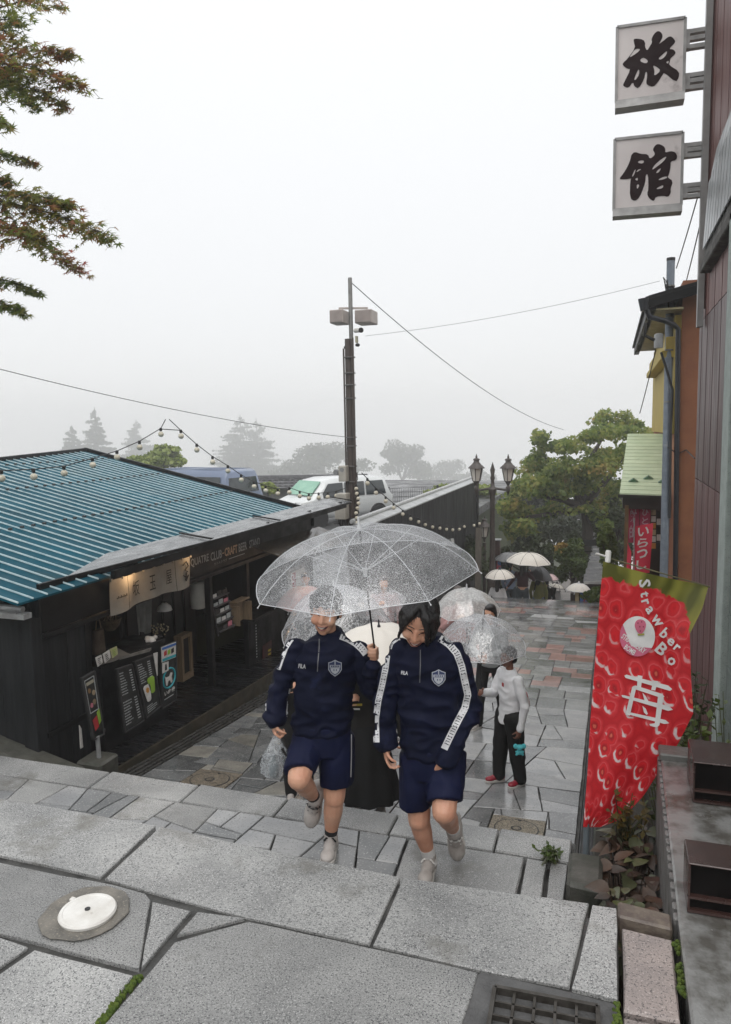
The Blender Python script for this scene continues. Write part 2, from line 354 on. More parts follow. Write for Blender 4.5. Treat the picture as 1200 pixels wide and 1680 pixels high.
mb = MB(); mb.add([(x, y, hground(x, y)) for y in gy for x in gx], [(j*len(gx)+i, j*len(gx)+i+1, (j+1)*len(gx)+i+1, (j+1)*len(gx)+i) for j in range(len(gy)-1) for i in range(len(gx)-1)])
mb.build('ground', earth, kind='structure', smooth=True)
MB().box((-60, 12.7, -1.6), (-5.0, 46, -1.28)).build('car_park', asphalt, kind='structure')

# ------------------------------------------------------------------ upper landing of big granite slabs
land = struct('stone_landing', (0, 0, 0))
MB().box((-6, -5, -.60), (.06, 2.90, -.016)).build('landing_base', M('slab_mortar', (.065, .064, .06), (.02, .02, .019), 9, .3, .6, 4, .6, 60), land)
flat = lambda y: 0.0
def pz(pts, z=0): return [tuple(at(x, y, Z=z)[:2]) for x, y in pts]
yN = 3.03
slabs = [pz([(256, 1354), (165, 1438), (0, 1402)])+[(-4.2, 2.42), (-4.2, yN), tuple(at(256, 1354, Z=0)[:2])][:-1],
         [tuple(at(262, 1355, Z=0)[:2]), tuple(at(657, 1438, Z=0)[:2])]+pz([(607, 1547), (405, 1503), (245, 1461), (172, 1440)]),
         pz([(661, 1438), (967, 1480), (935, 1618), (810, 1594), (612, 1548)]),
         pz([(972, 1484), (1012, 1490), (1014, 1640), (938, 1621)]),
         pz([(0, 1414), (107, 1437), (190, 1452), (240, 1466), (248, 1476), (229, 1590), (62, 1546), (0, 1531)])+[(-3.6, 2.22), (-3.6, 2.38)],
         pz([(250, 1478), (314, 1493), (232, 1588)]), pz([(324, 1494), (402, 1505), (290, 1533)]),
         pz([(57, 1556), (219, 1598), (162, 1680), (62, 1755), (-60, 1700), (-33, 1618)]),
         pz([(-150, 1490), (47, 1552), (-40, 1612), (-190, 1560)]),
         pz([(408, 1511), (607, 1554), (785, 1595), (758, 1680)])+[(-.72, 1.5), (-1.55, 1.6)]+pz([(170, 1680), (286, 1545)]),
         [(-1.52, 1.56), (-.74, 1.46), (-.7, .4), (-1.5, .5)], [(-2.6, 1.68), (-1.95, 1.66), (-1.62, 1.61), (-1.58, .5), (-2.6, .6)],
         [(-4.2, 2.4), (-4.2, 3.03), (-6, 3.03), (-6, 2.4)], [(-3.65, 2.36), (-3.35, 1.8), (-6, 1.8), (-6, 2.36)],
         [(-.68, 1.4), (.05, 1.4), (.05, .3), (-.66, .3)], [(-2.7, 1.75), (-2.7, .5), (-6, .5), (-6, 1.75)],
         [(-6, .42), (.05, .25), (.05, -1.6), (-6, -1.6)], [(-6, -1.65), (.05, -1.65), (.05, -4.9), (-6, -4.9)]]
rs = random.Random(8)
for s_ in slabs:
    c_ = np.mean([A(*p[:2]) for p in s_], 0); dz, tx = rs.uniform(-.004, .002), rs.uniform(-.004, .004)
    stone_mb(s_, lambda y, dz=dz, t=tx, c=c_: dz+t*(y-c[1]), .09, .0012, .004, rag=.0035).build('paving_slab', granite, land)
MB().slab([tuple(p)+(-.02,) for p in pz([(790, 1592), (935, 1624), (1013, 1645), (1014, 1680)])]+[(.03, 2.0, -.02), (-.7, 2.0, -.02)], (0, 0, .012)).build('mortar_patch', M('patch_mortar', (.11, .11, .11), (.06, .06, .06), 9, .4, .7, 4, .5, 80), land)
strip = [(.07, 2.86), (.255, 2.84), (.25, 2.42), (.07, 2.42)]
stone_mb(strip, flat, .08, .004, .01, .003).build('edge_slab', granite_pink, land)
stone_mb([(.07, 2.40), (.25, 2.40), (.25, 1.5), (.07, 1.5)], flat, .08, .004, .01, .003).build('edge_slab', granite_pink, land)
mb = MB(); mb.slab([(.06, 2.90, -.1), (.255, 2.875, -.1), (.255, 2.97, -.1), (.06, 3.0, -.1)], (0, 0, .115)); mb.build('sill', M('sill_stone', (.17, .14, .11), (.09, .07, .06), 20, .35, .6, 8, .4, 80), land, bevel=.008)
# moss in the joints
mb = MB(); rs = random.Random(3)
def moss_line(a, b, n, w):
    a = at(*a, Z=0); b = at(*b, Z=0)
    for i in range(n):
        p = a+(b-a)*rs.random(); mb.ball(p+A(rs.gauss(0, w), rs.gauss(0, w), -.012), (rs.uniform(.004, .012), rs.uniform(.004, .012), .01+rs.random()*.008), 6, 4)
moss_line((228, 1597), (160, 1680), 90, .007); moss_line((1012, 1640), (1014, 1680), 25, .006)
for q in [(1112, 1556), (1117, 1590), (1119, 1605), (1122, 1632)]:
    p = at(*q, Z=0)
    for i in range(16): mb.ball(p+A(rs.gauss(0, .008), rs.gauss(0, .014), rs.uniform(-.005, .012)), rs.uniform(.006, .011), 6, 4)
mb.build('moss', moss, kind='stuff', smooth=True)
# white round cover on a mortar collar
c = at(141, 1499, Z=0); tc = thing('inspection_cover', 'white round metal cover on a brown mortar ring in the near paving', 'cover', c)
mb = MB(); k = 22; r0 = [(c[0]+math.cos(t)*.172*(1+rs.uniform(-.04, .04)), c[1]+math.sin(t)*.172*(1+rs.uniform(-.04, .04))) for t in np.linspace(0, 2*math.pi, k, endpoint=False)]
mb.slab([(x, y, .003) for x, y in r0], (0, 0, .008)).build('mortar_ring', M('brown_mortar', (.19, .175, .15), (.10, .095, .085), 9, .35, .7, 6, .5, 90, speck=((.3, .27, .22), 120, .6)), tc, bevel=.003)
d = at(144, 1492, Z=.03)
MB().lathe(d+A(0, 0, -.02), [(.107, 0), (.111, .012), (.106, .020), (.095, .0205), (.093, .0185), (.018, .0195), (.012, .0205)], 40).build('lid', white_paint, tc, smooth=True)
MB().lathe(d+A(0, 0, .0016), [(.011, 0), (.011, .003)], 14).build('keyhole', iron, tc)
a = d+A(-.118, .035, -.012); MB().box(tuple(a), tuple(a+A(.02, .02, .012))).build('lifting_tab', white_paint, tc, bevel=.003)
# drain grate
g0 = at(812, 1625, Z=0); g1 = at(981, 1657, Z=0); ux = nrm(g1-g0); uy = A(ux[1], -ux[0], 0); W = np.linalg.norm(g1-g0); D_ = .42
tg = thing('drain_grate', 'rusty dark steel drain grate set in the landing at bottom right', 'grate', g0)
MB().slab([g0+A(0, 0, -.055), g1+A(0, 0, -.055), g1+uy*D_+A(0, 0, -.055), g0+uy*D_+A(0, 0, -.055)], (0, 0, -.02)).build('drain_pit', M('drain_dark', (.012, .012, .012), rough=.5), tg)
gm = M('grate_steel', (.085, .078, .07), (.045, .04, .034), 30, .35, .6, 10, metal=.5)
mb = MB()
for p, q in ((g0, g1), (g0+uy*D_, g1+uy*D_), (g0, g0+uy*D_), (g1, g1+uy*D_)): mb.beam(p+A(0, 0, .003), q+A(0, 0, .003), .014, .03)
mb.build('grate_frame', gm, tg)
for i in range(1, 7): MB().beam(g0+uy*D_*i/7+A(0, 0, -.002), g1+uy*D_*i/7+A(0, 0, -.002), .007, .026).build('grate_bar', gm, tg)
for i in range(1, 5): MB().beam(g0+ux*W*i/5+A(0, 0, 0), g0+ux*W*i/5+uy*D_+A(0, 0, 0), .009, .022).build('grate_bar', gm, tg)

# ------------------------------------------------------------------ flight of steps and the middle landing
ZM = -.5
steps = struct('stone_steps', (0, 0, 0))
for z, y0, y1 in ((-.17, 3.0, 3.12), (-.34, 3.1, 3.24)): stone_mb([(-6, y0), (-.18, y0), (-.18, y1), (-6, y1)], lambda y, z=z: z, .2, .003, .01).build('step', granite, steps)
MB().box((-6.5, 2.9, -1.6), (-.17, 4.33, ZM-.06)).build('landing_base', mortar, steps)
MB().box((-6, 2.98, -.6), (-.0, 3.015, -.1)).build('riser', granite, steps)
zm = lambda y: ZM
xs = [-6.4, -5.6, -4.95] + [at(x, y, Z=ZM)[0] for x, y in [(187, 1263), (328, 1287), (470, 1314), (650, 1345)]] + [at(817, 1372, Z=ZM)[0], -.17]
for a, b in zip(xs[:-1], xs[1:]): stone_mb([(a, 4.10), (b, 4.09), (b, 4.345), (a, 4.36)], zm, .1, .005, .008, .002).build('paving_slab', granite_pale if 330 < 0 else granite, steps)
rs = random.Random(11)
stone_mb([(-1.066, 3.605), (-.415, 3.6), (-.415, 4.085), (-1.095, 4.09)], zm, .1, .006, .008, .003).build('paving_slab', granite, steps)
stone_mb([(-.41, 3.6), (-.29, 3.6), (-.29, 4.08), (-.41, 4.085)], zm, .1, .006, .008, .003).build('paving_slab', granite, steps)
stone_mb([(-.28, 3.6), (-.18, 3.6), (-.18, 4.08), (-.28, 4.085)], zm, .1, .006, .008, .003).build('paving_slab', granite, steps)
for q in crazy([A(-6.4, 3.62), A(-1.07, 3.62), A(-1.1, 4.09), A(-6.4, 4.09)], lambda c: .085, lambda c: .28, rs):
    stone_mb(q, zm, .1, .004, .005, .004).build('paving_slab', rs.choice([wet1, wet1, granite, wet2, wet2]), steps)
for q in crazy([A(-6.4, 3.23), A(-.18, 3.23), A(-.18, 3.6), A(-6.4, 3.61)], lambda c: .09, lambda c: .4, rs):
    stone_mb(q, zm, .1, .004, .005, .004).build('paving_slab', rs.choice([wet1, granite, wet2]), steps)
# hidden flight down to the street
for i in range(5):
    z = ZM-(i+1)*.165; y0 = 4.3+i*.29
    stone_mb([(-4.4, y0), (-.2, y0), (-.2, y0+.33), (-4.4, y0+.33)], lambda y, z=z: z, .25, .002, .01).build('step', granite, steps)
MB().box((-4.6, 4.33, -2.2), (-.2, 5.7, -1.4)).build('step_base', mortar, steps)

# ------------------------------------------------------------------ sloping street of flagstones
street = struct('street', (0, 0, 0))
XR, XL, Y0, Y1 = -.21, -4.30, 5.72, 21.1
mb = MB(); mb.slab([(XL-.02, Y0, zs(Y0)-.035), (XR+.02, Y0, zs(Y0)-.035), (XR+.02, Y1, zs(Y1)-.035), (XL-.02, Y1, zs(Y1)-.035)], (0, 0, -.3)); mb.build('street_bed', mortar, street)
manholes = [('grey', A(-.69, 6.05), .23), ('tan', A(-3.62, 6.15), .24), ('red', A(-2.35, 18.7), .3)]
rs = random.Random(5)
strips = [(Y0, 9.9, 0), (9.9, 10.9, 1), (10.9, 16.6, 2), (16.6, 18.2, 0), (18.2, 20.2, 2), (20.2, Y1, 3)]
polys = []
for a, b, kind in strips:
    P = [A(XL, a), A(XR, a), A(XR, b), A(XL, b)]
    if kind == 0: qs = crazy(P, lambda c: .20 if c[0] > -2.5 else .11, lambda c: .27 if c[0] > -2.5 else .38, rs)
    elif kind in (1, 2): qs = crazy(P, lambda c: .16, lambda c: .03, rs)
    else: qs = crazy(P, lambda c: .45, lambda c: .02, rs)
    for q in qs: polys.append((q, kind))
def cut_frame(q):      # keep flags out of the square manhole frames
    c = np.mean(q, 0); out = [q]
    for _, m, h in manholes:
        nxt = []
        for p in out:
            mn, mx = np.min(p, 0), np.max(p, 0)
            if (mx < m-h).any() or (mn > m+h).any(): nxt.append(p); continue
            rest = p
            for pt, dr in ((m+A(h, 0), A(0, 1)), (m-A(h, 0), A(0, -1)), (m+A(0, h), A(-1, 0)), (m-A(0, h), A(1, 0))):
                if len(rest) < 3: break
                i_, o_ = split(rest, pt, dr)
                if len(o_) >= 3: nxt.append(o_)
                rest = i_
        out = nxt
    return [p for p in out if len(p) >= 3 and parea(p) > .004]
polys = [(p, k) for q, k in polys for p in cut_frame(q)]
def view(q):
    c = np.mean(q[0], 0); return parea(q[0])/((c[1]+.5)**3)
polys.sort(key=lambda q: -view(q)); restm = {}
for i, (q, kind) in enumerate(polys):
    c = np.mean(q, 0)
    if kind == 2: m = rs.choice([wet3, wet3, wet1, wet2, wet2, wet2, wet1, wet3])
    elif kind == 3: m = wet1
    elif kind == 1: m = rs.choice([wet2, wet2, wet1])
    elif c[0] < -2.6 and c[1] < 11: m = rs.choice([wet1, wet1, wet1, wet4])
    else: m = rs.choice([wet2, wet2, wet2, wet1, granite_pale] if c[0] > -1.6 else [wet2, wet1, wet1])
    dz = rs.uniform(-.004, .004); tilt = rs.uniform(-.006, .006)
    s_ = stone_mb(q, lambda y, dz=dz, t=tilt, c=c: zs(y)+dz+t*(y-c[1]), .05, .005 if kind == 0 else .0045, .004, .004 if (kind == 0 and i < 170) else 0)
    if i < 292: s_.build('flagstone', m, street)
    else:
        r = restm.setdefault(m.name, MB()); r.add(np.vstack(s_.v), s_.f)
mats = list(restm); big = MB(); idx = []
for n_ in mats: big.add(np.vstack(restm[n_].v), restm[n_].f); idx += [mats.index(n_)]*len(restm[n_].f)
if big.f:
    o = big.build('flagstone', [MATS[n_] for n_ in mats], street, kind='stuff'); o.data.polygons.foreach_set('material_index', idx)
def manhole(kind, c, h, m, label):
    z = zs(c[1]); t = thing('manhole', label, 'manhole', (c[0], c[1], z)); s3 = lambda x, y, dz=0: (x, y, zs(y)+dz)
    MB().slab([s3(c[0]-h+.008, c[1]-h+.008, -.04), s3(c[0]+h-.008, c[1]-h+.008, -.04), s3(c[0]+h-.008, c[1]+h-.008, -.04), s3(c[0]-h+.008, c[1]+h-.008, -.04)], (0, 0, .041)).build('frame', m, t)
    ring = lambda r, dz: [s3(c[0]+math.cos(a)*r, c[1]+math.sin(a)*r, dz) for a in np.linspace(0, 2*math.pi, 32, endpoint=False)]
    for r, mm, n_ in ((.80, iron, 'rim'), (.755, m, 'lid'), (.2, iron, 'hub'), (.13, m, 'badge')):
        MB().slab(ring(h*r, .001), (0, 0, .003+.002*(1-r))).build(n_, mm, t)
    for a in (.6, .6+math.pi):
        p = c+A(math.cos(a+.9), math.sin(a+.9))*h*.7; MB().slab([s3(p[0]+math.cos(b)*h*.07, p[1]+math.sin(b)*h*.07, .004) for b in np.linspace(0, 6.28, 10, endpoint=False)], (0, 0, .003)).build('keyhole', iron, t)
pebble = M('pebble_tan', (.36, .31, .23), (.24, .21, .16), 30, .3, .5, 8, .6, 160, speck=((.06, .055, .05), 75, .5))
manhole('a', *manholes[0][1:], pebble, 'round pebbled manhole in a square frame below the steps at right')
manhole('b', *manholes[1][1:], M('pebble_brown', (.22, .18, .13), (.13, .11, .08), 30, .25, .5, 8, .6, 160, speck=((.05, .045, .04), 75, .5)), 'brown round manhole beside the wet boardwalk of the stall')
manhole('c', *manholes[2][1:], M('manhole_red', (.33, .24, .19), (.2, .16, .13), 20, .3, .5, 8, .4, 160), 'reddish round manhole far along the street near the top of the stairs')
# right hand gutter and kerb
mb = MB(); mb.slab([(XR+.02, Y0-.2, zs(Y0)-.1), (-.06, Y0-.2, zs(Y0)-.1), (-.06, Y1, zs(Y1)-.1), (XR+.02, Y1, zs(Y1)-.1)], (0, 0, -.1)); mb.build('gutter', M('gutter_dark', (.02, .02, .02), rough=.25), kind='structure')
for k in range(6):
    x = XR+.035+k*.022; MB().beam((x, Y0-.15, zs(Y0)-.012), (x, Y1, zs(Y1)-.012), .009, .03).build('gutter_bar', iron, bpy.data.objects['gutter'])
for y in np.arange(5.7, 21, 1.0): MB().slab([(-.075, y, zs(y)-.2), (.03, y, zs(y)-.2), (.03, y+.985, zs(y+.985)-.2), (-.075, y+.985, zs(y+.985)-.2)], (0, 0, .24)).build('kerbstone', concrete_dk, bpy.data.objects['gutter'], bevel=.01)
# left hand gutter of four long dark slots
gl = MB(); gl.slab([(-4.62, Y0-.6, zs(Y0)-.09), (XL, Y0-.6, zs(Y0)-.09), (XL, Y1, zs(Y1)-.09), (-4.62, Y1, zs(Y1)-.09)], (0, 0, -.15)); gl = gl.build('gutter', MATS['gutter_dark'], kind='structure')
for k in range(5):
    x = -4.585+k*.062; MB().beam((x, Y0-.6, zs(Y0)-.015+.06*.0), (x, Y1, zs(Y1)-.015), .036, .04).build('gutter_bar', M('gutter_bar', (.06, .058, .055), (.035, .035, .033), 14, .2, .4, 6), gl)
# stairs going down beyond the crest
dn = struct('stairway', (0, 0, 0))
for i in range(22): MB().box((-4.6, Y1+i*.36, zs(Y1)-.162*(i+1)-.25), (0.3, Y1+i*.36+.37, zs(Y1)-.162*(i+1))).build('step', wet2, dn)
MB().box((-4.2, 29.0, zs(Y1)-.162*22-.4), (-1.2, 44, zs(Y1)-.162*22-.16)).build('lower_street', M('far_paving', (.20, .18, .17), (.14, .13, .12), 2, .4, .6), dn)
# ------------------------------------------------------------------ the stall with the teal roof
blackwood = M('black_stained_board', (.020, .021, .023), (.011, .012, .013), 3, .4, .65, 4, .3, 40, rnd=.35, stretch=(6, 6, .5), spots=((.035, .04, .028), 2.2, .66), spec=.2)
blackwood2 = M('black_board_smooth', (.011, .0115, .012), (.007, .007, .0075), 4, .4, .6, 4, .2, 50, rnd=.3, spec=.2)
wetboard = M('wet_black_deck', (.014, .015, .017), (.008, .008, .009), 5, .12, .35, 3, .3, 30, rnd=.4, stretch=(.6, 8, 1))
teal = M('teal_roof_sheet', (.003, .078, .115), (.002, .055, .082), 1.3, .5, .65, 3, .1, 20, rnd=.14, spec=.10, spots=((.02, .06, .07), 1.1, .62))
tealrib = M('teal_roof_rib', (.62, .74, .76), (.42, .56, .6), 9, .2, .35, 5)
canopy_m = M('grey_canopy_sheet', (.17, .18, .185), (.10, .105, .11), 4, .14, .35, 5, .2, 12, stretch=(3, .6, 1))
gutter_m = M('grey_gutter', (.30, .31, .31), (.2, .2, .2), 10, .25, .5, 5)
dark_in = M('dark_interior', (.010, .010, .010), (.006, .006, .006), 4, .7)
paper = M('paper_white', (.62, .61, .58), (.52, .5, .47), 20, .6)
chalk = M('chalk_white', (.45, .47, .46), (.3, .32, .32), 60, .8)
cloth = M('noren_cloth', (.36, .34, .30), (.29, .27, .235), 5, .85, bump=.3, bscale=300)
ink = M('black_ink', (.012, .011, .010), rough=.6)
board_m = M('menu_chalkboard', (.018, .020, .019), (.011, .012, .012), 6, .35, .6, 5)
frame_m = M('dark_frame', (.05, .05, .052), (.03, .03, .03), 10, .3)
cyanp = M('cyan_print', (.03, .36, .42), rough=.5); greenp = M('green_print', (.30, .50, .05), rough=.5); redp = M('red_print', (.45, .03, .035), rough=.5); orangep = M('orange_print', (.55, .25, .05), rough=.5); bluep = M('blue_print', (.04, .14, .45), rough=.5); pinkp = M('pink_print', (.60, .20, .26), rough=.5)
woodm = M('pale_box_wood', (.26, .19, .12), (.18, .13, .08), 8, .6, stretch=(5, 5, .7))
st = thing('snack_stall', 'black boarded snack stall under a low teal metal roof beside the street', 'stall', (-5.1, 5.6, -1.4))
zp = lambda y: -1.43-.045*(y-6.15)
XF, YA, YB = -5.1, 5.6, 12.55
# roof: standing seam strips from ridge to eave
RN = A(.235, 0, 1.0); RC = RN@A(-5.0, 5.48, .42)
rz = lambda x: RC-.235*x
def rp(x, y, dz=0): return A(x, y, rz(x)+dz)
ridge = lambda y: -9.93+.135*(12.6-y)
for i in range(42):
    y0 = 5.30+i*.185
    if y0 > 12.5: break
    y1 = min(y0+.185, 12.6); xe = -4.98 if y0 > 5.3 else -4.98-(5.3-y0)*0; xr = ridge(y0)
    if y0 < 5.3: xe = -6.05-(5.3-y0)*.0
    if y0 < 5.3: continue
    pan = MB().slab([rp(xe, y0), rp(xe, y1), rp(xr, y1), rp(xr, y0)], (0, 0, -.02)).build('roof_panel', teal, st)
    MB().beam(rp(xe+.01, y0, .012), rp(xr, y0, .012), .008, .015).build('standing_seam', tealrib, pan)
    for xx in (-9.2, -8.0, -6.6): MB().box(tuple(rp(xx, y0-.012, .02)), tuple(rp(xx+.045, y0+.012, .055))).build('snow_stop', frame_m, pan)
MB().beam(rp(-4.96, 12.62, .02), rp(-9.95, 12.62, .02), .06, .07).build('verge_trim', blackwood2, st)
MB().beam(rp(ridge(5.3), 5.3, .02), rp(-9.93, 12.62, .02), .12, .06).build('ridge_cap', blackwood2, st)
# left end: lower grey gutter flashing and wall of vertical boards facing the landing
MB().beam(at(0, 1002, Y=5.42)-A(3, 0, -.0), at(46, 1011, Y=5.42), .10, .05).build('gutter', gutter_m, st)
MB().tube([at(0, 988, Y=5.45)-A(3, 0, 0), at(38, 1000, Y=5.45)], .03).build('gutter', gutter_m, st)
zt = .33; xb = XF-.14
x = XF-.17; rs = random.Random(2)
while x > -10:
    w = rs.uniform(.19, .24); MB().box((x-w+.008, YA-rs.uniform(0, .006), -1.3), (x, YA+.03, zt)).build('wall_board', blackwood, st); x -= w
MB().box((XF-.16, YA-.03, -1.35), (XF+.0, YA+.12, zt+.05)).build('corner_post', blackwood, st, bevel=.006)
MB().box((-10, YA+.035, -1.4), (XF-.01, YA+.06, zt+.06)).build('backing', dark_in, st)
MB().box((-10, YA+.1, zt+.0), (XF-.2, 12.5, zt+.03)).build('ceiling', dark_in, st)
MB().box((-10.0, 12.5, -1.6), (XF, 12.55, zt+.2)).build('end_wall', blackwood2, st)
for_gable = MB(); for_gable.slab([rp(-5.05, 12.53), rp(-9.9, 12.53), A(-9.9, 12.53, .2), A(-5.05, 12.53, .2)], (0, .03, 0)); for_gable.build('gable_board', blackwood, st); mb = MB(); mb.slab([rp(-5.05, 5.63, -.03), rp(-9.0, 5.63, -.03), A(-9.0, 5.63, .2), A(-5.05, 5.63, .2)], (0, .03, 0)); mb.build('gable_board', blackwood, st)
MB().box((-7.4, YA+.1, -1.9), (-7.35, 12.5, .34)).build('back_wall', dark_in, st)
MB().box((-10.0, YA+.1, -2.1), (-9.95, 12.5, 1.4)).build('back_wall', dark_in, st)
# street facade: header boards, closed panel at the near end, posts
for a, b in ((YA+.12, 7.6), (7.6, 9.4), (9.4, 11.1), (11.1, YB)): MB().box((XF-.04, a, .02), (XF, b-.006, .50)).build('header_board', blackwood2, st)
MB().box((XF-.06, YA+.1, -.03), (XF+.03, YB, .03)).build('header_rail', blackwood2, st, bevel=.008)
y = YA+.12
for w in (.34, .32): MB().box((XF-.05, y, zp(y)-.1), (XF-.012, y+w-.01, -.03)).build('door_panel', blackwood, st); y += w
MB().box((XF-.0, YA+.1, -1.0), (XF+.02, y, -.95)).build('door_rail', blackwood2, st)
for y in (6.32, 8.86, 9.95, 11.35, YB-.08): MB().box((XF-.08, y, zp(y)-.1), (XF+.0, y+.08, -.03)).build('post', blackwood2, st)
# deck boards in front and inside
y = 5.75
while y < 12.6:
    mb = MB(); mb.slab([(-4.66, y, zp(y)), (-4.66, y+.125, zp(y+.125)), (-7.3, y+.125, zp(y+.125)), (-7.3, y, zp(y))], (0, 0, -.03)); mb.build('deck_board', wetboard, st); y += .135
MB().slab([(-4.655, 5.7, zp(5.7)+.005), (-4.625, 5.7, zp(5.7)+.005), (-4.625, 12.7, zp(12.7)+.005), (-4.655, 12.7, zp(12.7)+.005)], (0, 0, -.45)).build('deck_edge', M('deck_edge', (.06, .05, .035), (.03, .028, .02), 6, .3, .6, 5), st)
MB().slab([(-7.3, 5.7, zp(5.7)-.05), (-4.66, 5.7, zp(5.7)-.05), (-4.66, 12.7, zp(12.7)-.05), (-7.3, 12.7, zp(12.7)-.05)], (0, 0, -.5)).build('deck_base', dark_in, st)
# street canopy of overlapping grey sheets
ys = [5.5, 7.95, 9.95, 13.2]
for i in range(3):
    a, b = ys[i], ys[i+1]+.12; dz = .012*(2-i)
    MB().slab([(-4.6, a, (.62 if i == 0 else .585)+dz), (-4.6, b, .575+dz), (-5.0, b, .635+dz), (-5.0, a if i else 6.6, .635+dz)], (0, 0, -.012)).build('canopy_sheet', canopy_m, st)
    MB().beam((-4.6, a, (.62 if i == 0 else .585)+dz-.02), (-4.6, b, .575+dz-.02), .02, .03).build('canopy_edge', blackwood2, st)
    MB().beam((-4.58, ys[i+1]+.1, .595+dz), (-5.02, ys[i+1]+.1, .655+dz), .04, .016).build('canopy_batten', blackwood2, st)
MB().box((-4.66, 6.2, .48), (-4.62, 13.1, .56)).build('canopy_beam', blackwood2, st)
for y in (6.6, 8.2, 9.8, 11.4, 12.9): MB().beam((-4.64, y, .58), (XF, y, .46), .04, .06).build('canopy_bracket', blackwood2, st)
# second lower canopy of the beer counter
MB().slab([(-4.45, 10.15, -.02), (-4.45, 12.9, -.10), (-5.1, 12.9, .12), (-5.1, 10.15, .18)], (0, 0, .018)).build('lower_canopy', M('brown_glaze', (.10, .075, .05), (.05, .045, .04), 3, .08, .25, 4), st)
MB().beam((-4.45, 10.1, -.04), (-4.45, 12.95, -.12), .03, .05).build('lower_canopy_edge', blackwood2, st)
# beer counter wall with serving window
for a, b in ((9.98, 10.66), (10.66, 11.35), (11.43, 12.0), (12.0, 12.5)): MB().box((XF-.05, a, zp(a)-.1), (XF-.01, b-.008, -.92)).build('counter_panel', blackwood2, st)
MB().box((XF-.3, 9.95, -.92), (XF+.1, YB, -.885)).build('counter_top', blackwood2, st, bevel=.006)
MB().box((XF-.04, 11.5, -.86), (XF-.0, 12.2, -.42)).build('price_window', M('window_frame_grey', (.28, .28, .27), rough=.4), st)
MB().box((XF-.002, 11.56, -.80), (XF+.004, 12.14, -.48)).build('window_print', paper, st)
MB().box((XF+.004, 11.6, -.78), (XF+.006, 11.75, -.5)).build('window_print', redp, st)
MB().box((XF-.9, 8.1, -1.7), (XF-.86, 9.9, .3)).build('inner_wall', M('inner_wall_panel', (.035, .037, .04), (.02, .02, .022), 3, .4), st)
for k in range(6): MB().box((XF-.855, 8.15+k*.28, -1.6), (XF-.835, 8.15+k*.28+.03, .2)).build('inner_batten', blackwood2, st)
# signboard lettering on the header
def face(mb, s, x0y, x1y, z0, z1, X=XF+.004, bold=.0): return text_on(mb, s, (X, x0y, z1), (X, x1y, z1), (X, x0y, z0), (X, x1y, z0), (0, 0, 0), bold)
sg = at(311, 928, X=XF); sg2 = at(390, 896, X=XF)
yy = [8.42, 8.80, 9.02, 9.06, 9.36, 9.66, 9.93]
wl = M('sign_letters', (.40, .40, .38), (.3, .3, .29), 30, .6); wo_ = M('sign_letters_warm', (.62, .40, .25), (.5, .33, .2), 30, .6)
[face(MB(), s_, a, b, .17, .29, bold=.02).build('lettering', wl, st) for s_, a, b in (('QUATRE', 8.40, 8.86), ('CLUB', 8.91, 9.22), ('BEER', 9.72, 9.98), ('STAND', 10.06, 10.42))]
lt = MB(); face(lt, 'CRAFT', 9.30, 9.68, .17, .29, bold=.03); lt.build('lettering', wo_, st); MB().box((XF, 9.24, .22), (XF+.004, 9.28, .235)).build('dash', wo_, st)
lt = MB(); face(lt, 'カトルクラブ', 9.0, 9.36, .10, .14); lt.build('lettering', wl, st); MB().box((XF, 9.42, .115), (XF+.004, 9.9, .125)).build('dash', wl, st)
# noren curtain on its rod
no = thing('noren_curtain', 'short pale noren curtain with black characters hanging under the stall canopy', 'curtain', (XF+.06, 7.5, .35))
XN = XF+.06; ya, yb = 6.68, 8.30
MB().tube([(XN, ya-.05, .385), (XN, yb+.05, .385)], .012).build('rod', blackwood2, no)
def noren(y0, y1, name, m):
    mb = MB(); n = 14; top = [(XN+.012*math.sin(9*y+.5), y, .345) for y in np.linspace(y0, y1, n)]
    rows = [[(XN+.018*math.sin(11*y+v*1.2)*(.4+v), y, .345-v*.365-.02*math.sin(4*y)*v) for y in np.linspace(y0, y1, n)] for v in np.linspace(0, 1, 6)]
    vs = [p for r in rows for p in r]; mb.add(vs, [(i*n+j, i*n+j+1, (i+1)*n+j+1, (i+1)*n+j) for i in range(5) for j in range(n-1)]); return mb.build(name, m, no, smooth='all')
bd = [6.68, 6.98, 7.95, 8.30]
for a, b in zip(bd[:-1], bd[1:]): noren(a+.004, b-.004, 'curtain_panel', cloth)
for y in np.arange(6.7, 8.31, .2): MB().box((XN-.008, y-.012, .33), (XN+.014, y+.012, .40)).build('loop', cloth, no)
for ch, y in (('坂', 7.10), ('玉', 7.42), ('屋', 7.76)): face(MB(), ch, y-.06, y+.06, .10, .27, XN+.028, .0).build('character', ink, no)
[MB().box((XN+.03, 6.745+k*.024, .135), (XN+.031, 6.760+k*.024, .150+.012*(k % 2))).build('small_print', ink, no) for k in range(8)]
mb = MB(); mb.tube([(XN+.03, 8.08, .27), (XN+.03, 8.16, .30), (XN+.03, 8.2, .24), (XN+.03, 8.12, .2), (XN+.03, 8.18, .17)], .009, 5); mb.tube([(XN+.03, 8.08, .14), (XN+.03, 8.15, .1), (XN+.03, 8.2, .13), (XN+.03, 8.14, .06)], .008, 5); mb.tube([(XN+.03, 8.15, .17), (XN+.03, 8.13, .07)], .008, 5); mb.build('brush_figure', ink, no)
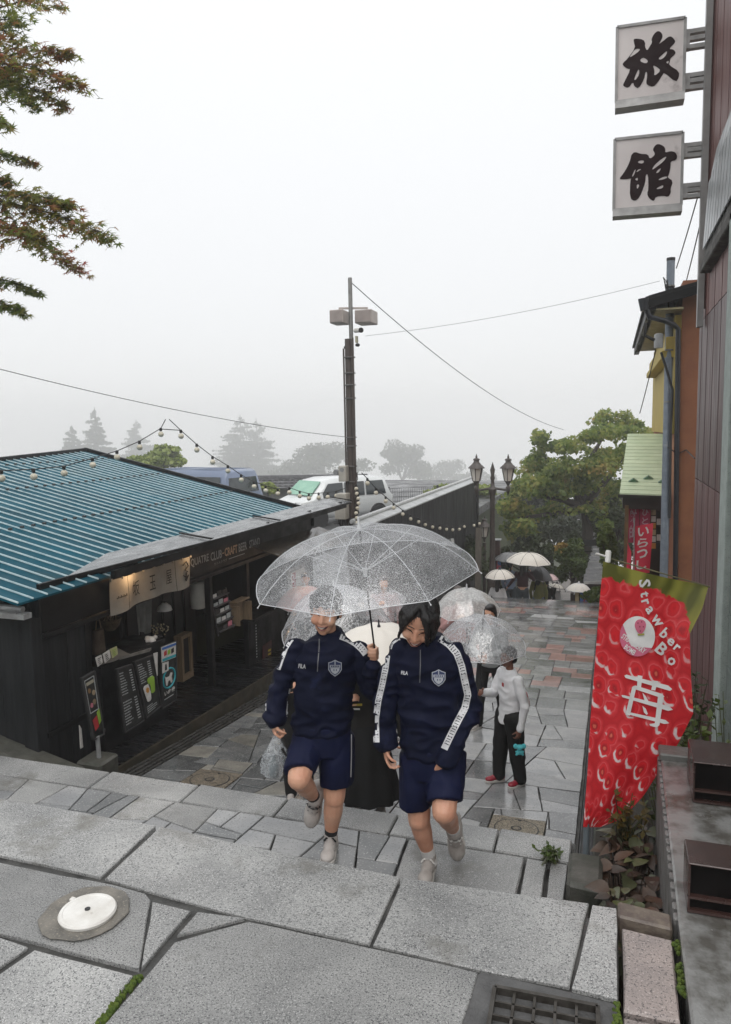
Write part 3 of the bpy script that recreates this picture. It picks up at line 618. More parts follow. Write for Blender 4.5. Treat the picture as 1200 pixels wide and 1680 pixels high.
# lit spot lamps under the canopies
def lamp(p, label, pw):
    t = thing('spot_lamp', label, 'lamp', p, 'warm lamps under the stall canopies'); p = A(*p)
    MB().lathe(p+A(0, 0, .0), [(.02, .05), (.03, .03), (.045, .0)], 14).build('shade', frame_m, t, smooth=True)
    MB().ball(p+A(0, 0, -.005), (.03, .045, .02), 12, 6).build('bulb', M_emit('lamp_bulb', (1, .72, .42), 9), t, smooth='all')
    l = bpy.data.lights.new('lamp_glow', 'POINT'); l.energy = pw; l.color = (1, .62, .32); l.shadow_soft_size = .05; o = bpy.data.objects.new('lamp_glow', l); COL.objects.link(o); o.parent = t; o.location = (0.02, 0, -.06)
lamp((-4.93, 7.0, .43), 'lit warm lamp above the pale noren curtain', 2.2)
lamp((-4.93, 8.25, .43), 'lit warm lamp near the lettering beside the noren', 1.0)
lamp((-4.62, 11.0, -.12), 'lit warm lamp under the lower canopy of the beer counter', 2.5)
# ordering counter
co = thing('order_counter', 'black ordering counter with papers on top inside the stall opening', 'counter', (XF+.05, 6.4, -1.45))
XC = -4.98
MB().box((XC-.5, 6.42, -1.55), (XC-.03, 7.62, -.52)).build('counter_body', blackwood2, co)
MB().slab([at(160, 1088, X=XC-.05), at(245, 1065, X=XC), at(262, 1052, X=XC-.15), at(205, 1050, X=XC-.5)], (0, 0, -.03)).build('counter_top', M('counter_top', (.22, .21, .19), (.14, .13, .12), 9, .3), co)
def board(c4_, name, label, cat, m=board_m, th=.03, fr=True, group=None, X=XC):
    cs = [at(px, py, X=X) for px, py in c4_]; t = thing(name, label, cat, (np.mean(cs, 0)[0], np.mean(cs, 0)[1], min(c[2] for c in cs)), group)
    MB().slab(cs, (-th, 0, 0)).build('panel', m, t)
    if fr:
        mb = MB(); c = [p+A(.004, 0, 0) for p in cs]
        for i in range(4): mb.beam(c[i], c[(i+1) % 4], .012, .018, up=(1, 0, 0))
        mb.build('frame', frame_m, t)
    return t, [p+A(.003, 0, 0) for p in cs]
def lines(t, cs, rows, u0, u1, v0, v1, m, seed, two=False):
    tl, tr, br, bl = cs; q = lambda u, v: (tl*(1-u)+tr*u)*(1-v)+(bl*(1-u)+br*u)*v+A(.002, 0, 0); rs = random.Random(seed); mb = MB()
    for r in range(rows):
        v = v0+(v1-v0)*(r+.3)/rows; h = (v1-v0)/rows*.42; u = u0; e = u0+(u1-u0)*rs.uniform(.45, 1)*(.6 if two else 1)
        while u < e:
            w = rs.uniform(.02, .09); mb.slab([q(u, v), q(min(u+w, e), v), q(min(u+w, e), v+h*rs.uniform(.7, 1)), q(u, v+h)], (.001, 0, 0)); u += w+.018
        if two:
            u = u1-.16; mb.slab([q(u, v), q(u1, v), q(u1, v+h), q(u, v+h)], (.001, 0, 0))
    mb.build('lettering', m, t); return q
t, cs = board([(192, 1098), (216, 1090), (236, 1182), (205, 1202)], 'menu_board', 'tall chalk menu board leaning on the counter, nearer of the two', 'menu board', X=XC+.12)
lines(t, cs, 9, .1, .9, .06, .44, chalk, 1, True); lines(t, cs, 9, .1, .9, .52, .92, chalk, 2, True)
t, cs = board([(221, 1086), (250, 1075), (264, 1158), (240, 1178)], 'menu_board', 'chalk menu board with a white and a green cup leaning on the counter', 'menu board', X=XC+.12)
q = lines(t, cs, 9, .1, .8, .06, .42, chalk, 3, True); lines(t, cs, 4, .15, .8, .82, .96, chalk, 4)
for u, v, m_ in ((.36, .62, paper), (.66, .52, greenp)):
    MB().slab([q(u+a*.17*(1-.25*b), v+b*.12) for a, b in ((-1, -1), (-.6, -1.3), (.6, -1.3), (1, -1), (1, 1), (.5, 1.2), (-.5, 1.2), (-1, 1))], (.004, 0, 0)).build('printed_cup', m_, t)
MB().slab([q(.36+.1*math.cos(a), .56+.05*math.sin(a)) for a in np.linspace(0, 6, 9)], (.006, 0, 0)).build('printed_cup', orangep, t)
t, cs = board([(265, 1062), (289, 1052), (289, 1148), (266, 1163)], 'shop_sign', 'tall black board sign with a white dog in a turquoise ring', 'sign', X=XC+.02)
q = lambda u, v, cs=cs: (cs[0]*(1-u)+cs[1]*u)*(1-v)+(cs[3]*(1-u)+cs[2]*u)*v
ring = [q(.5+.42*math.cos(a), .56+.16*math.sin(a)) for a in np.linspace(0, 2*math.pi, 25)]; MB().tube(ring, .012, 5, cap=False).build('ring_print', cyanp, t)
MB().slab([q(u, v) for u, v in ((.25, .58), (.2, .5), (.3, .53), (.5, .53), (.6, .48), (.72, .5), (.65, .56), (.72, .64), (.62, .66), (.55, .6), (.42, .6), (.36, .67), (.28, .66))], (.005, 0, 0)).build('dog_print', paper, t)
text_on(MB(), 'いぬ衆', q(.15, .74), q(.9, .74), q(.15, .82), q(.9, .82), (.004, 0, 0), .03).build('lettering', paper, t)
MB().slab([q(.15, .87), q(.8, .87), q(.8, .88), q(.15, .88)], (.004, 0, 0)).build('underline', chalk, t)
t, cs = board([(265, 1062), (289, 1053), (289, 1078), (266, 1087)], 'poster', 'pale blue poster of pay logos taped on the black dog sign', 'poster', paper, .004, False, X=XC+.04)
q = lambda u, v, cs=cs: (cs[0]*(1-u)+cs[1]*u)*(1-v)+(cs[3]*(1-u)+cs[2]*u)*v
for u, m_ in ((.15, redp), (.4, greenp), (.65, ink)): MB().slab([q(u, .35), q(u+.18, .3), q(u+.18, .6), q(u, .65)], (.003, 0, 0)).build('logo', m_, t)
MB().slab([q(0.03, .05), q(.97, .05), q(.97, .2), q(.03, .2)], (.003, 0, 0)).build('header', bluep, t); MB().slab([q(0.03, .78), q(.97, .78), q(.97, .95), q(.03, .95)], (.003, 0, 0)).build('footer', cyanp, t)
t, cs = board([(267, 1088), (277, 1085), (277, 1100), (267, 1105)], 'notice', 'small white notice with a black figure below the blue poster', 'notice', paper, .004, False, X=XC+.04)
q = lambda u, v, cs=cs: (cs[0]*(1-u)+cs[1]*u)*(1-v)+(cs[3]*(1-u)+cs[2]*u)*v
MB().slab([q(.4, .2), q(.6, .2), q(.7, .8), q(.35, .8)], (.003, 0, 0)).build('figure', ink, t)
t, cs = board([(252, 1072), (259, 1070), (259, 1108), (257, 1110)], 'notice', 'narrow white paper strip hanging between menu board and dog sign', 'notice', paper, .003, False, X=XC+.1)
for i, (a, b, lb, m_) in enumerate((((157, 1079), (167, 1074), 'white price card at the near end of the counter', paper), ((169, 1073), (180, 1066), 'white price card standing between the other two cards', paper), ((181, 1065), (192, 1060), 'yellowish price card with green print on the counter', M('card_yellow', (.5, .5, .25), rough=.6)))):
    t, cs = board([a, b, (b[0]+2, b[1]+13), (a[0]+4, a[1]+15)], 'price_card', lb, 'card', m_, .006, False, 'price cards on the counter', X=XC)
    lines(t, cs, 4, .2, .85, .15, .9, ink if i < 2 else greenp, 20+i)
# clutter on and behind the counter
p = at(250, 1056, X=XC-.12); t = thing('napkin', 'crumpled white tissue on the counter top', 'tissue', p)
mb = MB(); 
for i in range(7): mb.ball(p+A(rs.gauss(0, .03), rs.gauss(0, .06), .03+rs.random()*.04), (.03, .045, .03), 8, 5)
put_mesh('tissue', remesh(mb, .012, 1, wr=.012, wsc=(30, 30, 30)), paper, t)
p = at(262, 1042, X=XC-.35); t = thing('flower_vase', 'small bunch of dried pale flowers at the back of the counter', 'flowers', p)
MB().lathe(p+A(0, 0, -.12), [(.03, 0), (.045, .06), (.03, .12)], 12).build('vase', frame_m, t, smooth=True)
mb = MB()
for i in range(46):
    a = rs.uniform(0, 6.28); r = rs.uniform(.02, .13); q_ = p+A(math.cos(a)*r, math.sin(a)*r, rs.uniform(.02, .13)); mb.ball(q_, rs.uniform(.008, .014), 6, 4)
mb.build('blossoms', M('dried_blossom', (.30, .26, .17), (.2, .16, .1), 40, .8, isl=.4), t, kind='stuff')
p = at(181, 1020, X=XC-.45); t = thing('bamboo_basket', 'woven basket of skewers hanging in the dark stall opening', 'basket', p)
MB().lathe(p+A(0, 0, -.1), [(.05, 0), (.10, .05), (.13, .14), (.125, .14), (.09, .05)], 14).build('basket', M('basket_weave', (.12, .085, .05), (.05, .035, .02), 40, .7), t, smooth=True)
mb = MB()
for i in range(9): mb.beam(p+A(rs.gauss(0, .03), rs.gauss(0, .03), 0), p+A(rs.gauss(0, .06), rs.gauss(0, .06), .16), .012, .006)
mb.build('skewers', woodm, t)
p = at(166, 1050, X=XC-.35); t = thing('paper_bag', 'brown paper bag hung beside the basket in the stall', 'bag', p)
mb = MB(); mb.slab([p+A(0, -.09, -.16), p+A(0, .09, -.16), p+A(0, .07, .12), p+A(0, -.06, .12)], (-.07, 0, 0)); mb.build('bag_body', M('brown_paper', (.11, .08, .055), (.07, .05, .035), 12, .8), t, bevel=.015); MB().tube([p+A(-.03, -.04, .12), p+A(-.03, -.02, .22), p+A(-.03, .03, .22), p+A(-.03, .05, .12)], .006).build('handle', woodm, t)
# hanging apron cloth, round lantern sign, white lamp globe
p = at(235, 1010, X=XC-.5); t = thing('hanging_cloth', 'grey cloth with a stain hanging in the stall opening', 'cloth', p+A(0, 0, .2))
n = 12; mb = MB(); mb.add([(p[0]+.03*math.sin(u*14+v), p[1]-.14+u*.30*(1-.1*v), p[2]+.2-v*.42+.03*math.sin(u*6)) for v in np.linspace(0, 1, 8) for u in np.linspace(0, 1, n)], [(i*n+j, i*n+j+1, (i+1)*n+j+1, (i+1)*n+j) for i in range(7) for j in range(n-1)]); mb.build('cloth', M('apron_grey', (.20, .20, .19), (.14, .14, .13), 7, .8), t, smooth='all')
p = at(326, 975, X=XF-.2); t = thing('round_sign', 'pale cylindrical paper sign with black characters hanging behind the noren', 'sign', p+A(0, 0, -.2))
MB().lathe(p+A(0, 0, -.2), [(.05, 0), (.11, .02), (.12, .1), (.12, .36), (.10, .38)], 20).build('drum', M('sign_drum', (.42, .41, .37), rough=.7), t, smooth=True)
MB().box((p[0]-.02, p[1]+.11, p[2]-.2), (p[0]+.02, p[1]+.19, p[2]+.2)).build('side_board', ink, t)
for i in range(9): MB().beam((p[0]+.023, p[1]+.12+.01*(i % 3), p[2]+.17-i*.04), (p[0]+.023, p[1]+.17-.012*(i % 2), p[2]+.155-i*.04+.02*(i % 2)), .004, .013).build('brush_mark', paper, t)
p = at(270, 995, X=XC-.5); t = thing('pendant_lamp', 'small white half globe lamp shade inside the stall', 'lamp', p); MB().lathe(p+A(0, 0, -.05), [(.10, 0), (.085, .05), (.03, .1)], 18).build('shade', paper, t, smooth=True); MB().tube([p+A(0, 0, .05), (p[0], p[1], .33)], .006).build('cord', ink, t)
# wooden display box behind, shelf rack on the beer counter, bottles
p = at(308, 1075, X=XF-.45); t = thing('wooden_box', 'upright pale wooden box with a dark glass front behind the counters', 'box', p+A(0, 0, -.32))
MB().box((p[0]-.12, p[1]-.14, p[2]-.34), (p[0], p[1]-.09, p[2]+.3)).box((p[0]-.12, p[1]+.09, p[2]-.34), (p[0], p[1]+.14, p[2]+.3)).box((p[0]-.12, p[1]-.09, p[2]+.25), (p[0], p[1]+.09, p[2]+.3)).box((p[0]-.12, p[1]-.09, p[2]-.34), (p[0], p[1]+.09, p[2]-.26)).build('case', woodm, t); MB().box((p[0]-.1, p[1]-.085, p[2]-.255), (p[0]-.03, p[1]+.085, p[2]+.245)).build('glass', ink, t)
p = at(370, 1005, X=XF+.02); t = thing('card_rack', 'black tiered card rack with papers on the beer counter', 'rack', (p[0], p[1], -.885))
mb = MB()
for y in (p[1]-.22, p[1]+.22): mb.beam((p[0], y, -.885), (p[0]-.1, y, -.3), .02, .02)
for k in range(5): mb.box((p[0]-.03-k*.018, p[1]-.22, -.84+k*.115), (p[0]+.03-k*.018, p[1]+.22, -.825+k*.115))
mb.build('rack_frame', frame_m, t)
for k in range(5): 
    for j in range(3): MB().box((p[0]-.01-k*.018, p[1]-.2+j*.14, -.825+k*.115), (p[0]-.004-k*.018, p[1]-.09+j*.14, -.825+k*.115+rs.uniform(.03, .08))).build('card', rs.choice([paper, board_m, frame_m, chalk, pinkp]), t)
p = at(398, 1018, X=XF+.0); t = thing('wooden_crate', 'small wooden display crate on the beer counter', 'crate', (p[0], p[1], -.885)); MB().box((p[0]-.1, p[1]-.2, -.885), (p[0]-.08, p[1]+.2, -.55)).box((p[0]-.1, p[1]-.2, -.885), (p[0]+.06, p[1]-.18, -.6)).box((p[0]-.1, p[1]+.18, -.885), (p[0]+.06, p[1]+.2, -.6)).box((p[0]-.1, p[1]-.2, -.56), (p[0]+.03, p[1]+.2, -.54)).build('crate', woodm, t)
MB().slab([at(432, 1060, X=XF+.01), at(446, 1050, X=XF+.01), at(446, 1105, X=XF+.01), at(432, 1120, X=XF+.01)], (-.01, 0, 0)).build('poster', M('poster_dark_red', (.10, .012, .015), (.03, .008, .008), 5, .4), st)
for k in range(7): MB().slab([at(441, 1066+k*6, X=XF+.02), at(445, 1064+k*6, X=XF+.02), at(444, 1068+k*6, X=XF+.02), at(440, 1069+k*6, X=XF+.02)], (.002, 0, 0)).build('print_mark', M('yellow_print', (.6, .45, .05), rough=.5), st)
for k in range(12): MB().box((XF-.008, 10.2, -1.05-k*.045), (XF-.004, 10.225, -1.03-k*.045)).build('lettering', chalk, st)
# free standing leaning sign at the near corner on its post and block
t, cs = board([(135, 1113), (155, 1101), (170, 1204), (154, 1214)], 'food_sign', 'leaning black food sign with red and green pictures on a grey post', 'sign', X=-4.72)
q = lambda u, v, cs=cs: (cs[0]*(1-u)+cs[1]*u)*(1-v)+(cs[3]*(1-u)+cs[2]*u)*v
mb = MB(); r_ = [q(.12, .06), q(.88, .06), q(.88, .58), q(.12, .58)]
for i in range(4): mb.beam(r_[i], r_[(i+1) % 4], .006, .006, up=(1, 0, 0))
mb.build('border', chalk, t)
MB().slab([q(.2, .1), q(.8, .1), q(.8, .15), q(.2, .15)], (.003, 0, 0)).build('heading', M('cream_print', (.4, .37, .28)), t)
for u, v, r2, m_ in ((.35, .24, .13, M('food_brown', (.25, .15, .07))), (.68, .3, .14, M('food_tan', (.35, .27, .17))), (.62, .44, .15, woodm), (.35, .47, .13, pinkp)): MB().slab([q(u+r2*math.cos(a)*rs.uniform(.8, 1.1), v+r2*.3*math.sin(a)) for a in np.linspace(0, 5.7, 9)], (.003, 0, 0)).build('food_picture', m_, t)
MB().slab([q(.2, .70), q(.62, .66), q(.66, .84), q(.28, .88)], (.003, 0, 0)).build('red_picture', redp, t); MB().slab([q(.66, .62), q(.92, .58), q(.95, .78), q(.72, .82)], (.003, 0, 0)).build('green_picture', greenp, t)
a, b = at(160, 1208, X=-4.72), at(163, 1243, X=-4.72); MB().tube([a, b], .022).build('post', gutter_m, t); MB().beam(at(150, 1205, X=-4.73), at(172, 1198, X=-4.73), .02, .03).build('bracket', frame_m, t)
# base kerb of the stall and the concrete block under the post
zb = b[2]; MB().slab([(-8.0, 5.36, -.42), (-4.62, 5.36, -1.20), (-4.62, 5.64, -1.20), (-8.0, 5.64, -.42)], (0, 0, -.7)).build('stall_kerb', concrete_dk, kind='structure', bevel=.02)
bk = thing('concrete_block', 'mossy concrete block carrying the grey post of the food sign', 'block', (b[0], b[1], zb-.35)); MB().box((b[0]-.17, b[1]-.14, zb-.35), (b[0]+.12, b[1]+.15, zb)).build('block', concrete_dk, bk, bevel=.02)
t = thing('white_bottle', 'narrow white paper flyer standing against the near door panel', 'flyer', at(133, 1228, X=-5.0)); MB().slab([at(131, 1190, X=-5.0), at(134, 1195, X=-5.0), at(137, 1226, X=-5.0), at(133, 1228, X=-5.0)], (-.01, 0, 0)).build('sheet', paper, t); t.name = 'paper_flyer'
# ------------------------------------------------------------------ utility pole with its gear, string lights, cables
steel = M('dull_steel', (.22, .22, .21), (.14, .135, .13), 12, .4, .6, 6, metal=.3)
brownpole = M('brown_pole', (.075, .055, .045), (.045, .035, .03), 8, .5, .7, 6, .2, 60, stretch=(4, 4, .4))
boxgrey = M('service_box', (.42, .40, .35), (.34, .32, .28), 6, .5, .6, 5, spots=((.25, .2, .15), 8, .66))
cable_m = M('black_cable', (.02, .02, .02), rough=.6)
PD = 15.2
PP = at(579, 865, D=PD); px_ = lambda x, y, dd=0: at(x, y, D=PD+dd)
up = thing('utility_pole', 'brown utility pole carrying two speakers and a camera behind the teal roof', 'pole', (PP[0], PP[1], -1.3))
top = px_(577, 560); MB().tube([A(PP[0], PP[1], -1.3), A(PP[0]-.02, PP[1], top[2])], [.085, .075], 12).build('shaft', brownpole, up, smooth=True)
t0, t1 = px_(577, 575, -.05), px_(574.5, 456, -.05); MB().tube([t0, t1], .042, 10).build('top_pipe', steel, up, smooth=True)
for dx in (-.085, .08, .11): MB().tube([A(PP[0]+dx, PP[1]-.06, -.9), A(PP[0]+dx-.02, PP[1]-.06, top[2]-.1+dx)], .018, 6).build('conduit', brownpole, up)
for py in (590, 615, 634, 655, 718, 732, 765, 790): z = px_(578, py)[2]; MB().lathe((PP[0]-.005, PP[1], z), [(.115, 0), (.118, .02)], 14).build('band', steel, up)
spk = M('speaker_beige', (.42, .37, .34), (.36, .32, .3), 6, .5)
for (x0, x1, y0, y1, s_) in ((544, 568, 510, 531, 0), (585, 615, 510, 531, 1)):
    a, b = px_(x0, y0, -.12), px_(x1, y1, -.12); lo, hi = np.minimum(a, b), np.maximum(a, b); lo[1] -= .12; hi[1] += .22
    w = MB().box(tuple(lo), tuple(hi)).build('speaker', spk, up, bevel=.012); MB().box((lo[0]+.02, lo[1]-.012, lo[2]+.02), (hi[0]-.02, lo[1]+.002, hi[2]-.02)).build('grille', M('speaker_grille', (.34, .29, .27), rough=.7), w)
MB().beam(px_(556, 506), px_(604, 505.5), .05, .035).build('crossbar', spk, up)
for x in (558, 602): MB().beam(px_(x, 505), px_(x, 511), .03, .02, up=(0, 1, 0)).build('hanger', spk, up)
cp = px_(590, 542, -.1); MB().tube([cp+A(-.09, 0, .0), cp+A(.06, -.1, -.01)], .045, 12).build('camera_body', white_paint, up, smooth=True); MB().tube([cp+A(.055, -.1, -.01), cp+A(.085, -.12, -.015)], .05, 12).build('camera_lens', ink, up, smooth=True)
for x, y in ((568, 570), (587, 566)): q = px_(x, y, -.05); MB().ball(q, (.05, .06, .035), 8, 5).build('clamp', ink, up)
MB().box(tuple(px_(583, 562, -.1)), tuple(px_(588, 552, -.02))).build('junction_box', M('box_cream', (.45, .43, .3)), up)
def gear(x0, y0, x1, y1, name, m, dd=-.25, dep_=.2):
    a, b = px_(x0, y1, dd), px_(x1, y0, dd); return MB().box((a[0], a[1]-.05, a[2]), (b[0], a[1]+dep_, b[2])).build(name, m, up, bevel=.012)
g_ = gear(557, 764, 571, 790, 'meter_box', boxgrey); q = px_(562, 771, -.32); MB().tube([q, q+A(0, -.03, 0)], .045, 12).build('meter_dial', gutter_m, g_)
gear(551, 819, 571, 852, 'switch_box', boxgrey); gear(553, 809, 572, 824, 'meter_box', boxgrey)
q = px_(554, 775, -.2); MB().tube([q, q+A(-.02, -.06, 0)], .06, 12).build('reflector', gutter_m, up)
for i in range(5):
    a = px_(556+i*3, 852, -.2); b = px_(576+i, 850, -.15); m_ = (a+b)/2+A(0, 0, -.22-.05*i); MB().tube([a, a*.4+m_*.6+A(-.06, 0, .02), m_, b*.4+m_*.6+A(.05, 0, .02), b], .013, 6).build('cable_loop', cable_m, up)
rs = random.Random(9)
for i in range(3):
    pts = [px_(585+rs.uniform(-3, 5), 775+j*11, -.15) for j in range(8)]; MB().tube(pts, .010, 5).build('hanging_cable', cable_m, up)
def catenary(a, b, sag, n=24): a = A(*a); b = A(*b); return [a+(b-a)*t-A(0, 0, 4*sag*t*(1-t)) for t in np.linspace(0, 1, n)]
def cable(a, b, sag, r, label, m=cable_m): o = MB().tube(catenary(a, b, sag), r, 5).build('overhead_cable', m); tag(o, label, 'cable'); return o
tp = px_(576, 463)
cable(tp, at(925, 705, D=31), .45, .009, 'thick overhead cable running from the pole top down right to the big maple')
cable(px_(579, 718), at(-60, 590, D=9), .12, .005, 'overhead cable crossing left above the teal roof from the brown pole')
cable(at(600, 551, D=15.5), at(1083, 461, D=13), .1, .0035, 'thin overhead cable between the brown pole and the grey pipe pole')
def bulb(p, parent, m, s=1.0, dark=True):
    p = A(*p); r = parent
    c = MB().lathe(p+A(0, 0, -.035*s), [(.018*s, 0), (.02*s, .03*s), (.012*s, .045*s)], 8).build('socket', ink, parent)
    MB().ball(p+A(0, 0, -.075*s), .037*s, 10, 7).build('bulb', m, c, smooth='all')
bulb_m = M('bulb_glass', (.60, .56, .45), (.5, .46, .36), 12, .15, spec=.6)
apex1 = at(268, 685, D=11.5)
sl = thing('string_light', 'string of bulbs hanging from the cable down across the teal roof to the left', 'string light', apex1)
pts = [at(x, y, D=d) for x, y, d in ((272, 688, 11.5), (264, 703, 11.4), (229, 724, 10.8), (192, 740, 10.3), (152, 752, 9.8), (105, 765, 9.3), (55, 770, 8.8), (2, 772, 8.3), (-60, 772, 7.9))]
MB().tube(pts, .007, 5).build('wire', cable_m, sl)
for p in pts[1:]: bulb(p, sl, bulb_m, 1.15)
sl = thing('string_light', 'string of bulbs hanging from the cable over the blue van to the brown pole', 'string light', at(282, 690, D=11.6))
pp = [(278, 688, 11.5), (297, 706, 11.8), (323, 729, 12.2), (349, 749, 12.5), (374, 764, 12.9), (396, 779, 13.2), (417, 790, 13.5), (436, 797, 13.8), (456, 802, 14), (475, 800, 14.2), (492, 806, 14.4), (507, 810, 14.6), (523, 809, 14.8), (538, 808, 14.9), (552, 806, 15), (570, 800, 15)]
pts = [at(*q[:2], D=q[2]) for q in pp]; MB().tube(pts, .007, 5).build('wire', cable_m, sl)
for p in pts[1:-1]: bulb(p, sl, bulb_m, 1.2)
MB().tube([pts[1], at(266, 704, D=11.4)], .007, 5).build('wire', cable_m, sl)
sl = thing('string_light', 'string of bulbs from the brown pole along the dark wall to the lamp post', 'string light', px_(590, 775))
pp = [(594, 778, 15), (603, 787, 15.5), (617, 803, 16), (633, 817, 16.6), (646, 828, 17.2), (661, 839, 18), (674, 847, 18.6), (687, 852, 19.2), (698, 857, 19.8), (710, 861, 20.4), (722, 863, 21), (733, 865, 21.5), (743, 866, 22), (754, 865, 22.5), (762, 861, 23), (778, 859, 23.3), (787, 856, 23.5)]
pts = [at(q[0], q[1]-2, D=q[2]-.8) for q in pp]; MB().tube(pts, .009, 5).build('wire', cable_m, sl)
for p in pts[1:]: bulb(p, sl, bulb_m, 1.25)
sl = thing('string_light', 'bunch of bulbs hanging down the brown utility pole', 'string light', px_(588, 780))
pts = [px_(586+rs.uniform(-2, 4), 795+i*8, -.3) for i in range(8)]; MB().tube(pts, .008, 5).build('wire', cable_m, sl)
for p in pts: bulb(p, sl, bulb_m, 1.1)

# ------------------------------------------------------------------ vehicles on the car park
def wheel(parent, c, ax, r=.31, w=.2):
    ax = nrm(ax); c = A(*c); ty = MB().lathe(c-ax*w/2, [(r*.62, 0), (r*.93, 0), (r, .03), (r, w-.03), (r*.93, w), (r*.62, w)], 24, ax).build('tyre', M('tyre_rubber', (.018, .018, .018), rough=.7), parent, smooth=True)
    rim = MB().lathe(c-ax*w*.42, [(.05, 0), (r*.6, .02), (r*.64, w*.84), (.05, w*.82)], 20, ax).build('rim', M('alloy', (.38, .39, .4), rough=.3, metal=.8), ty, smooth=True)
def van(name, label, o, fwd, L_, W, H, paintm, glassm, prof, group=None):
    """prof: list of (x along length 0..1, roof height 0..1) ; box van / minivan shell"""
    f = nrm(A(*fwd, 0)); s = A(-f[1], f[0], 0); o = A(*o); u = A(0, 0, 1)
    t = thing(name, label, 'van', o, group); q = lambda x, y, z: o+f*(x-.5)*L_+s*y*W/2+u*z*H
    sec = []; mb = MB(); k = 0
    for x, zt in prof:
        sill = .16; belt = min(.56, zt); tw = .86 if zt > .7 else .95
        ring = [(-.9, sill), (-1, sill+.1), (-1.0, belt), (-(tw+.03), max(belt+.01, zt-.12)), (-(tw-.12), zt), (tw-.12, zt), (tw+.03, max(belt+.01, zt-.12)), (1.0, belt), (1, sill+.1), (.9, sill)]
        sec.append([q(x, a, b) for a, b in ring])
    n = len(sec[0]); mb.add([p for r in sec for p in r], [(i*n+j, i*n+(j+1) % n, (i+1)*n+(j+1) % n, (i+1)*n+j) for i in range(len(sec)-1) for j in range(n)]+[list(range(n))[::-1], [(len(sec)-1)*n+j for j in range(n)]])
    mb.build('body', paintm, t, smooth=True, bevel=.02)
    return t, q, f, s
glass_m = M('car_glass', (.03, .04, .042), (.02, .025, .03), 2, .06, spec=.8); pw = M('white_car_paint', (.66, .68, .68), (.6, .62, .62), 1, .25, coat=.5); pb = M('blue_grey_car_paint', (.16, .20, .30), (.13, .17, .25), 1, .3, coat=.4)
black_trim = M('black_trim', (.02, .02, .02), rough=.5)
VD = 22.5; vp = at(548, 862, D=VD)
vo = A(*at(549, 862, D=26.5)[:2], -1.28)
t, q, f, s = van('minivan', 'white minivan with a green sun shade parked behind the brown pole', vo, (-.55, -.83), 4.0, 1.66, 1.58, pw, glass_m, [(0, .55), (.015, .62), (.06, .95), (.15, .99), (.6, 1.0), (.72, .95), (.85, .64), (.985, .52), (1, .4)])
for sg_ in (-1, 1):
    MB().slab([q(.08, sg_*1.0, .60), q(.30, sg_*1.0, .60), q(.30, sg_*.93, .90), q(.11, sg_*.93, .90)], s*sg_*.012).build('window', glass_m, t)
    MB().slab([q(.32, sg_*1.0, .60), q(.53, sg_*1.0, .60), q(.53, sg_*.93, .90), q(.32, sg_*.93, .90)], s*sg_*.012).build('window', glass_m, t)
    MB().slab([q(.55, sg_*1.0, .60), q(.79, sg_*1.0, .60), q(.70, sg_*.93, .89), q(.55, sg_*.93, .90)], s*sg_*.012).build('window', glass_m, t)
    for x in (.17, .81):
        MB().lathe(q(x, sg_*.95, .17)-s*sg_*.0, [(.36, 0), (.36, .1)], 24, s*sg_).build('wheel_arch', black_trim, t); wheel(t, q(x, sg_*.97, .165), s*sg_)
    MB().slab([q(.965, sg_*.6, .44), q(.955, sg_*.97, .44), q(.955, sg_*.97, .54), q(.965, sg_*.6, .53)], f*.09).build('headlight', M('lamp_lens', (.5, .52, .53), rough=.1), t)
    MB().beam(q(.80, sg_*1.02, .62), q(.80, sg_*1.17, .64), .12, .14).build('mirror', pw, t)
MB().slab([q(.865, -.85, .655), q(.865, .85, .655), q(.745, .74, .93), q(.745, -.74, .93)], f*.03+A(0, 0, .02)).build('windscreen', M('sunshade_green', (.26, .48, .36), (.2, .4, .3), 2, .2), t)
bo = at(300, 800, D=26); 
t, q, f, s = van('parked_van', 'blue grey high roofed van parked behind the teal stall roof', A(bo[0]-.0, bo[1]+.9, -1.28), (-.97, .25), 4.6, 1.85, 1.92, pb, glass_m, [(0, .5), (.012, .6), (.03, .96), (.06, .995), (.5, 1.0), (.8, .98), (.9, .7), (1, .5)])
for sg_ in (-1, 1):
    for a, b in ((.07, .3), (.33, .56), (.6, .8)): MB().slab([q(a, sg_*1.0, .60), q(b, sg_*1.0, .60), q(b, sg_*.93, .88), q(a, sg_*.93, .88)], s*sg_*.012).build('window', glass_m, t)
    for x in (.2, .8): wheel(t, q(x, sg_*.97, .155), s*sg_)
    MB().slab([q(.0, sg_*.8, .3), q(.0, sg_*.98, .3), q(.0, sg_*.98, .5), q(.0, sg_*.8, .5)], -f*.03).build('tail_light', M('tail_red', (.35, .02, .02), rough=.2), t)
MB().slab([q(.012, -.8, .60), q(.012, .8, .60), q(.032, .74, .9), q(.032, -.74, .9)], -f*.02).build('rear_window', glass_m, t)
for k in range(9): MB().beam(q(.08+k*0, -.75+k*.185, 1.003), q(.78, -.75+k*.185, .995), .03, .012).build('roof_rib', pb, t)

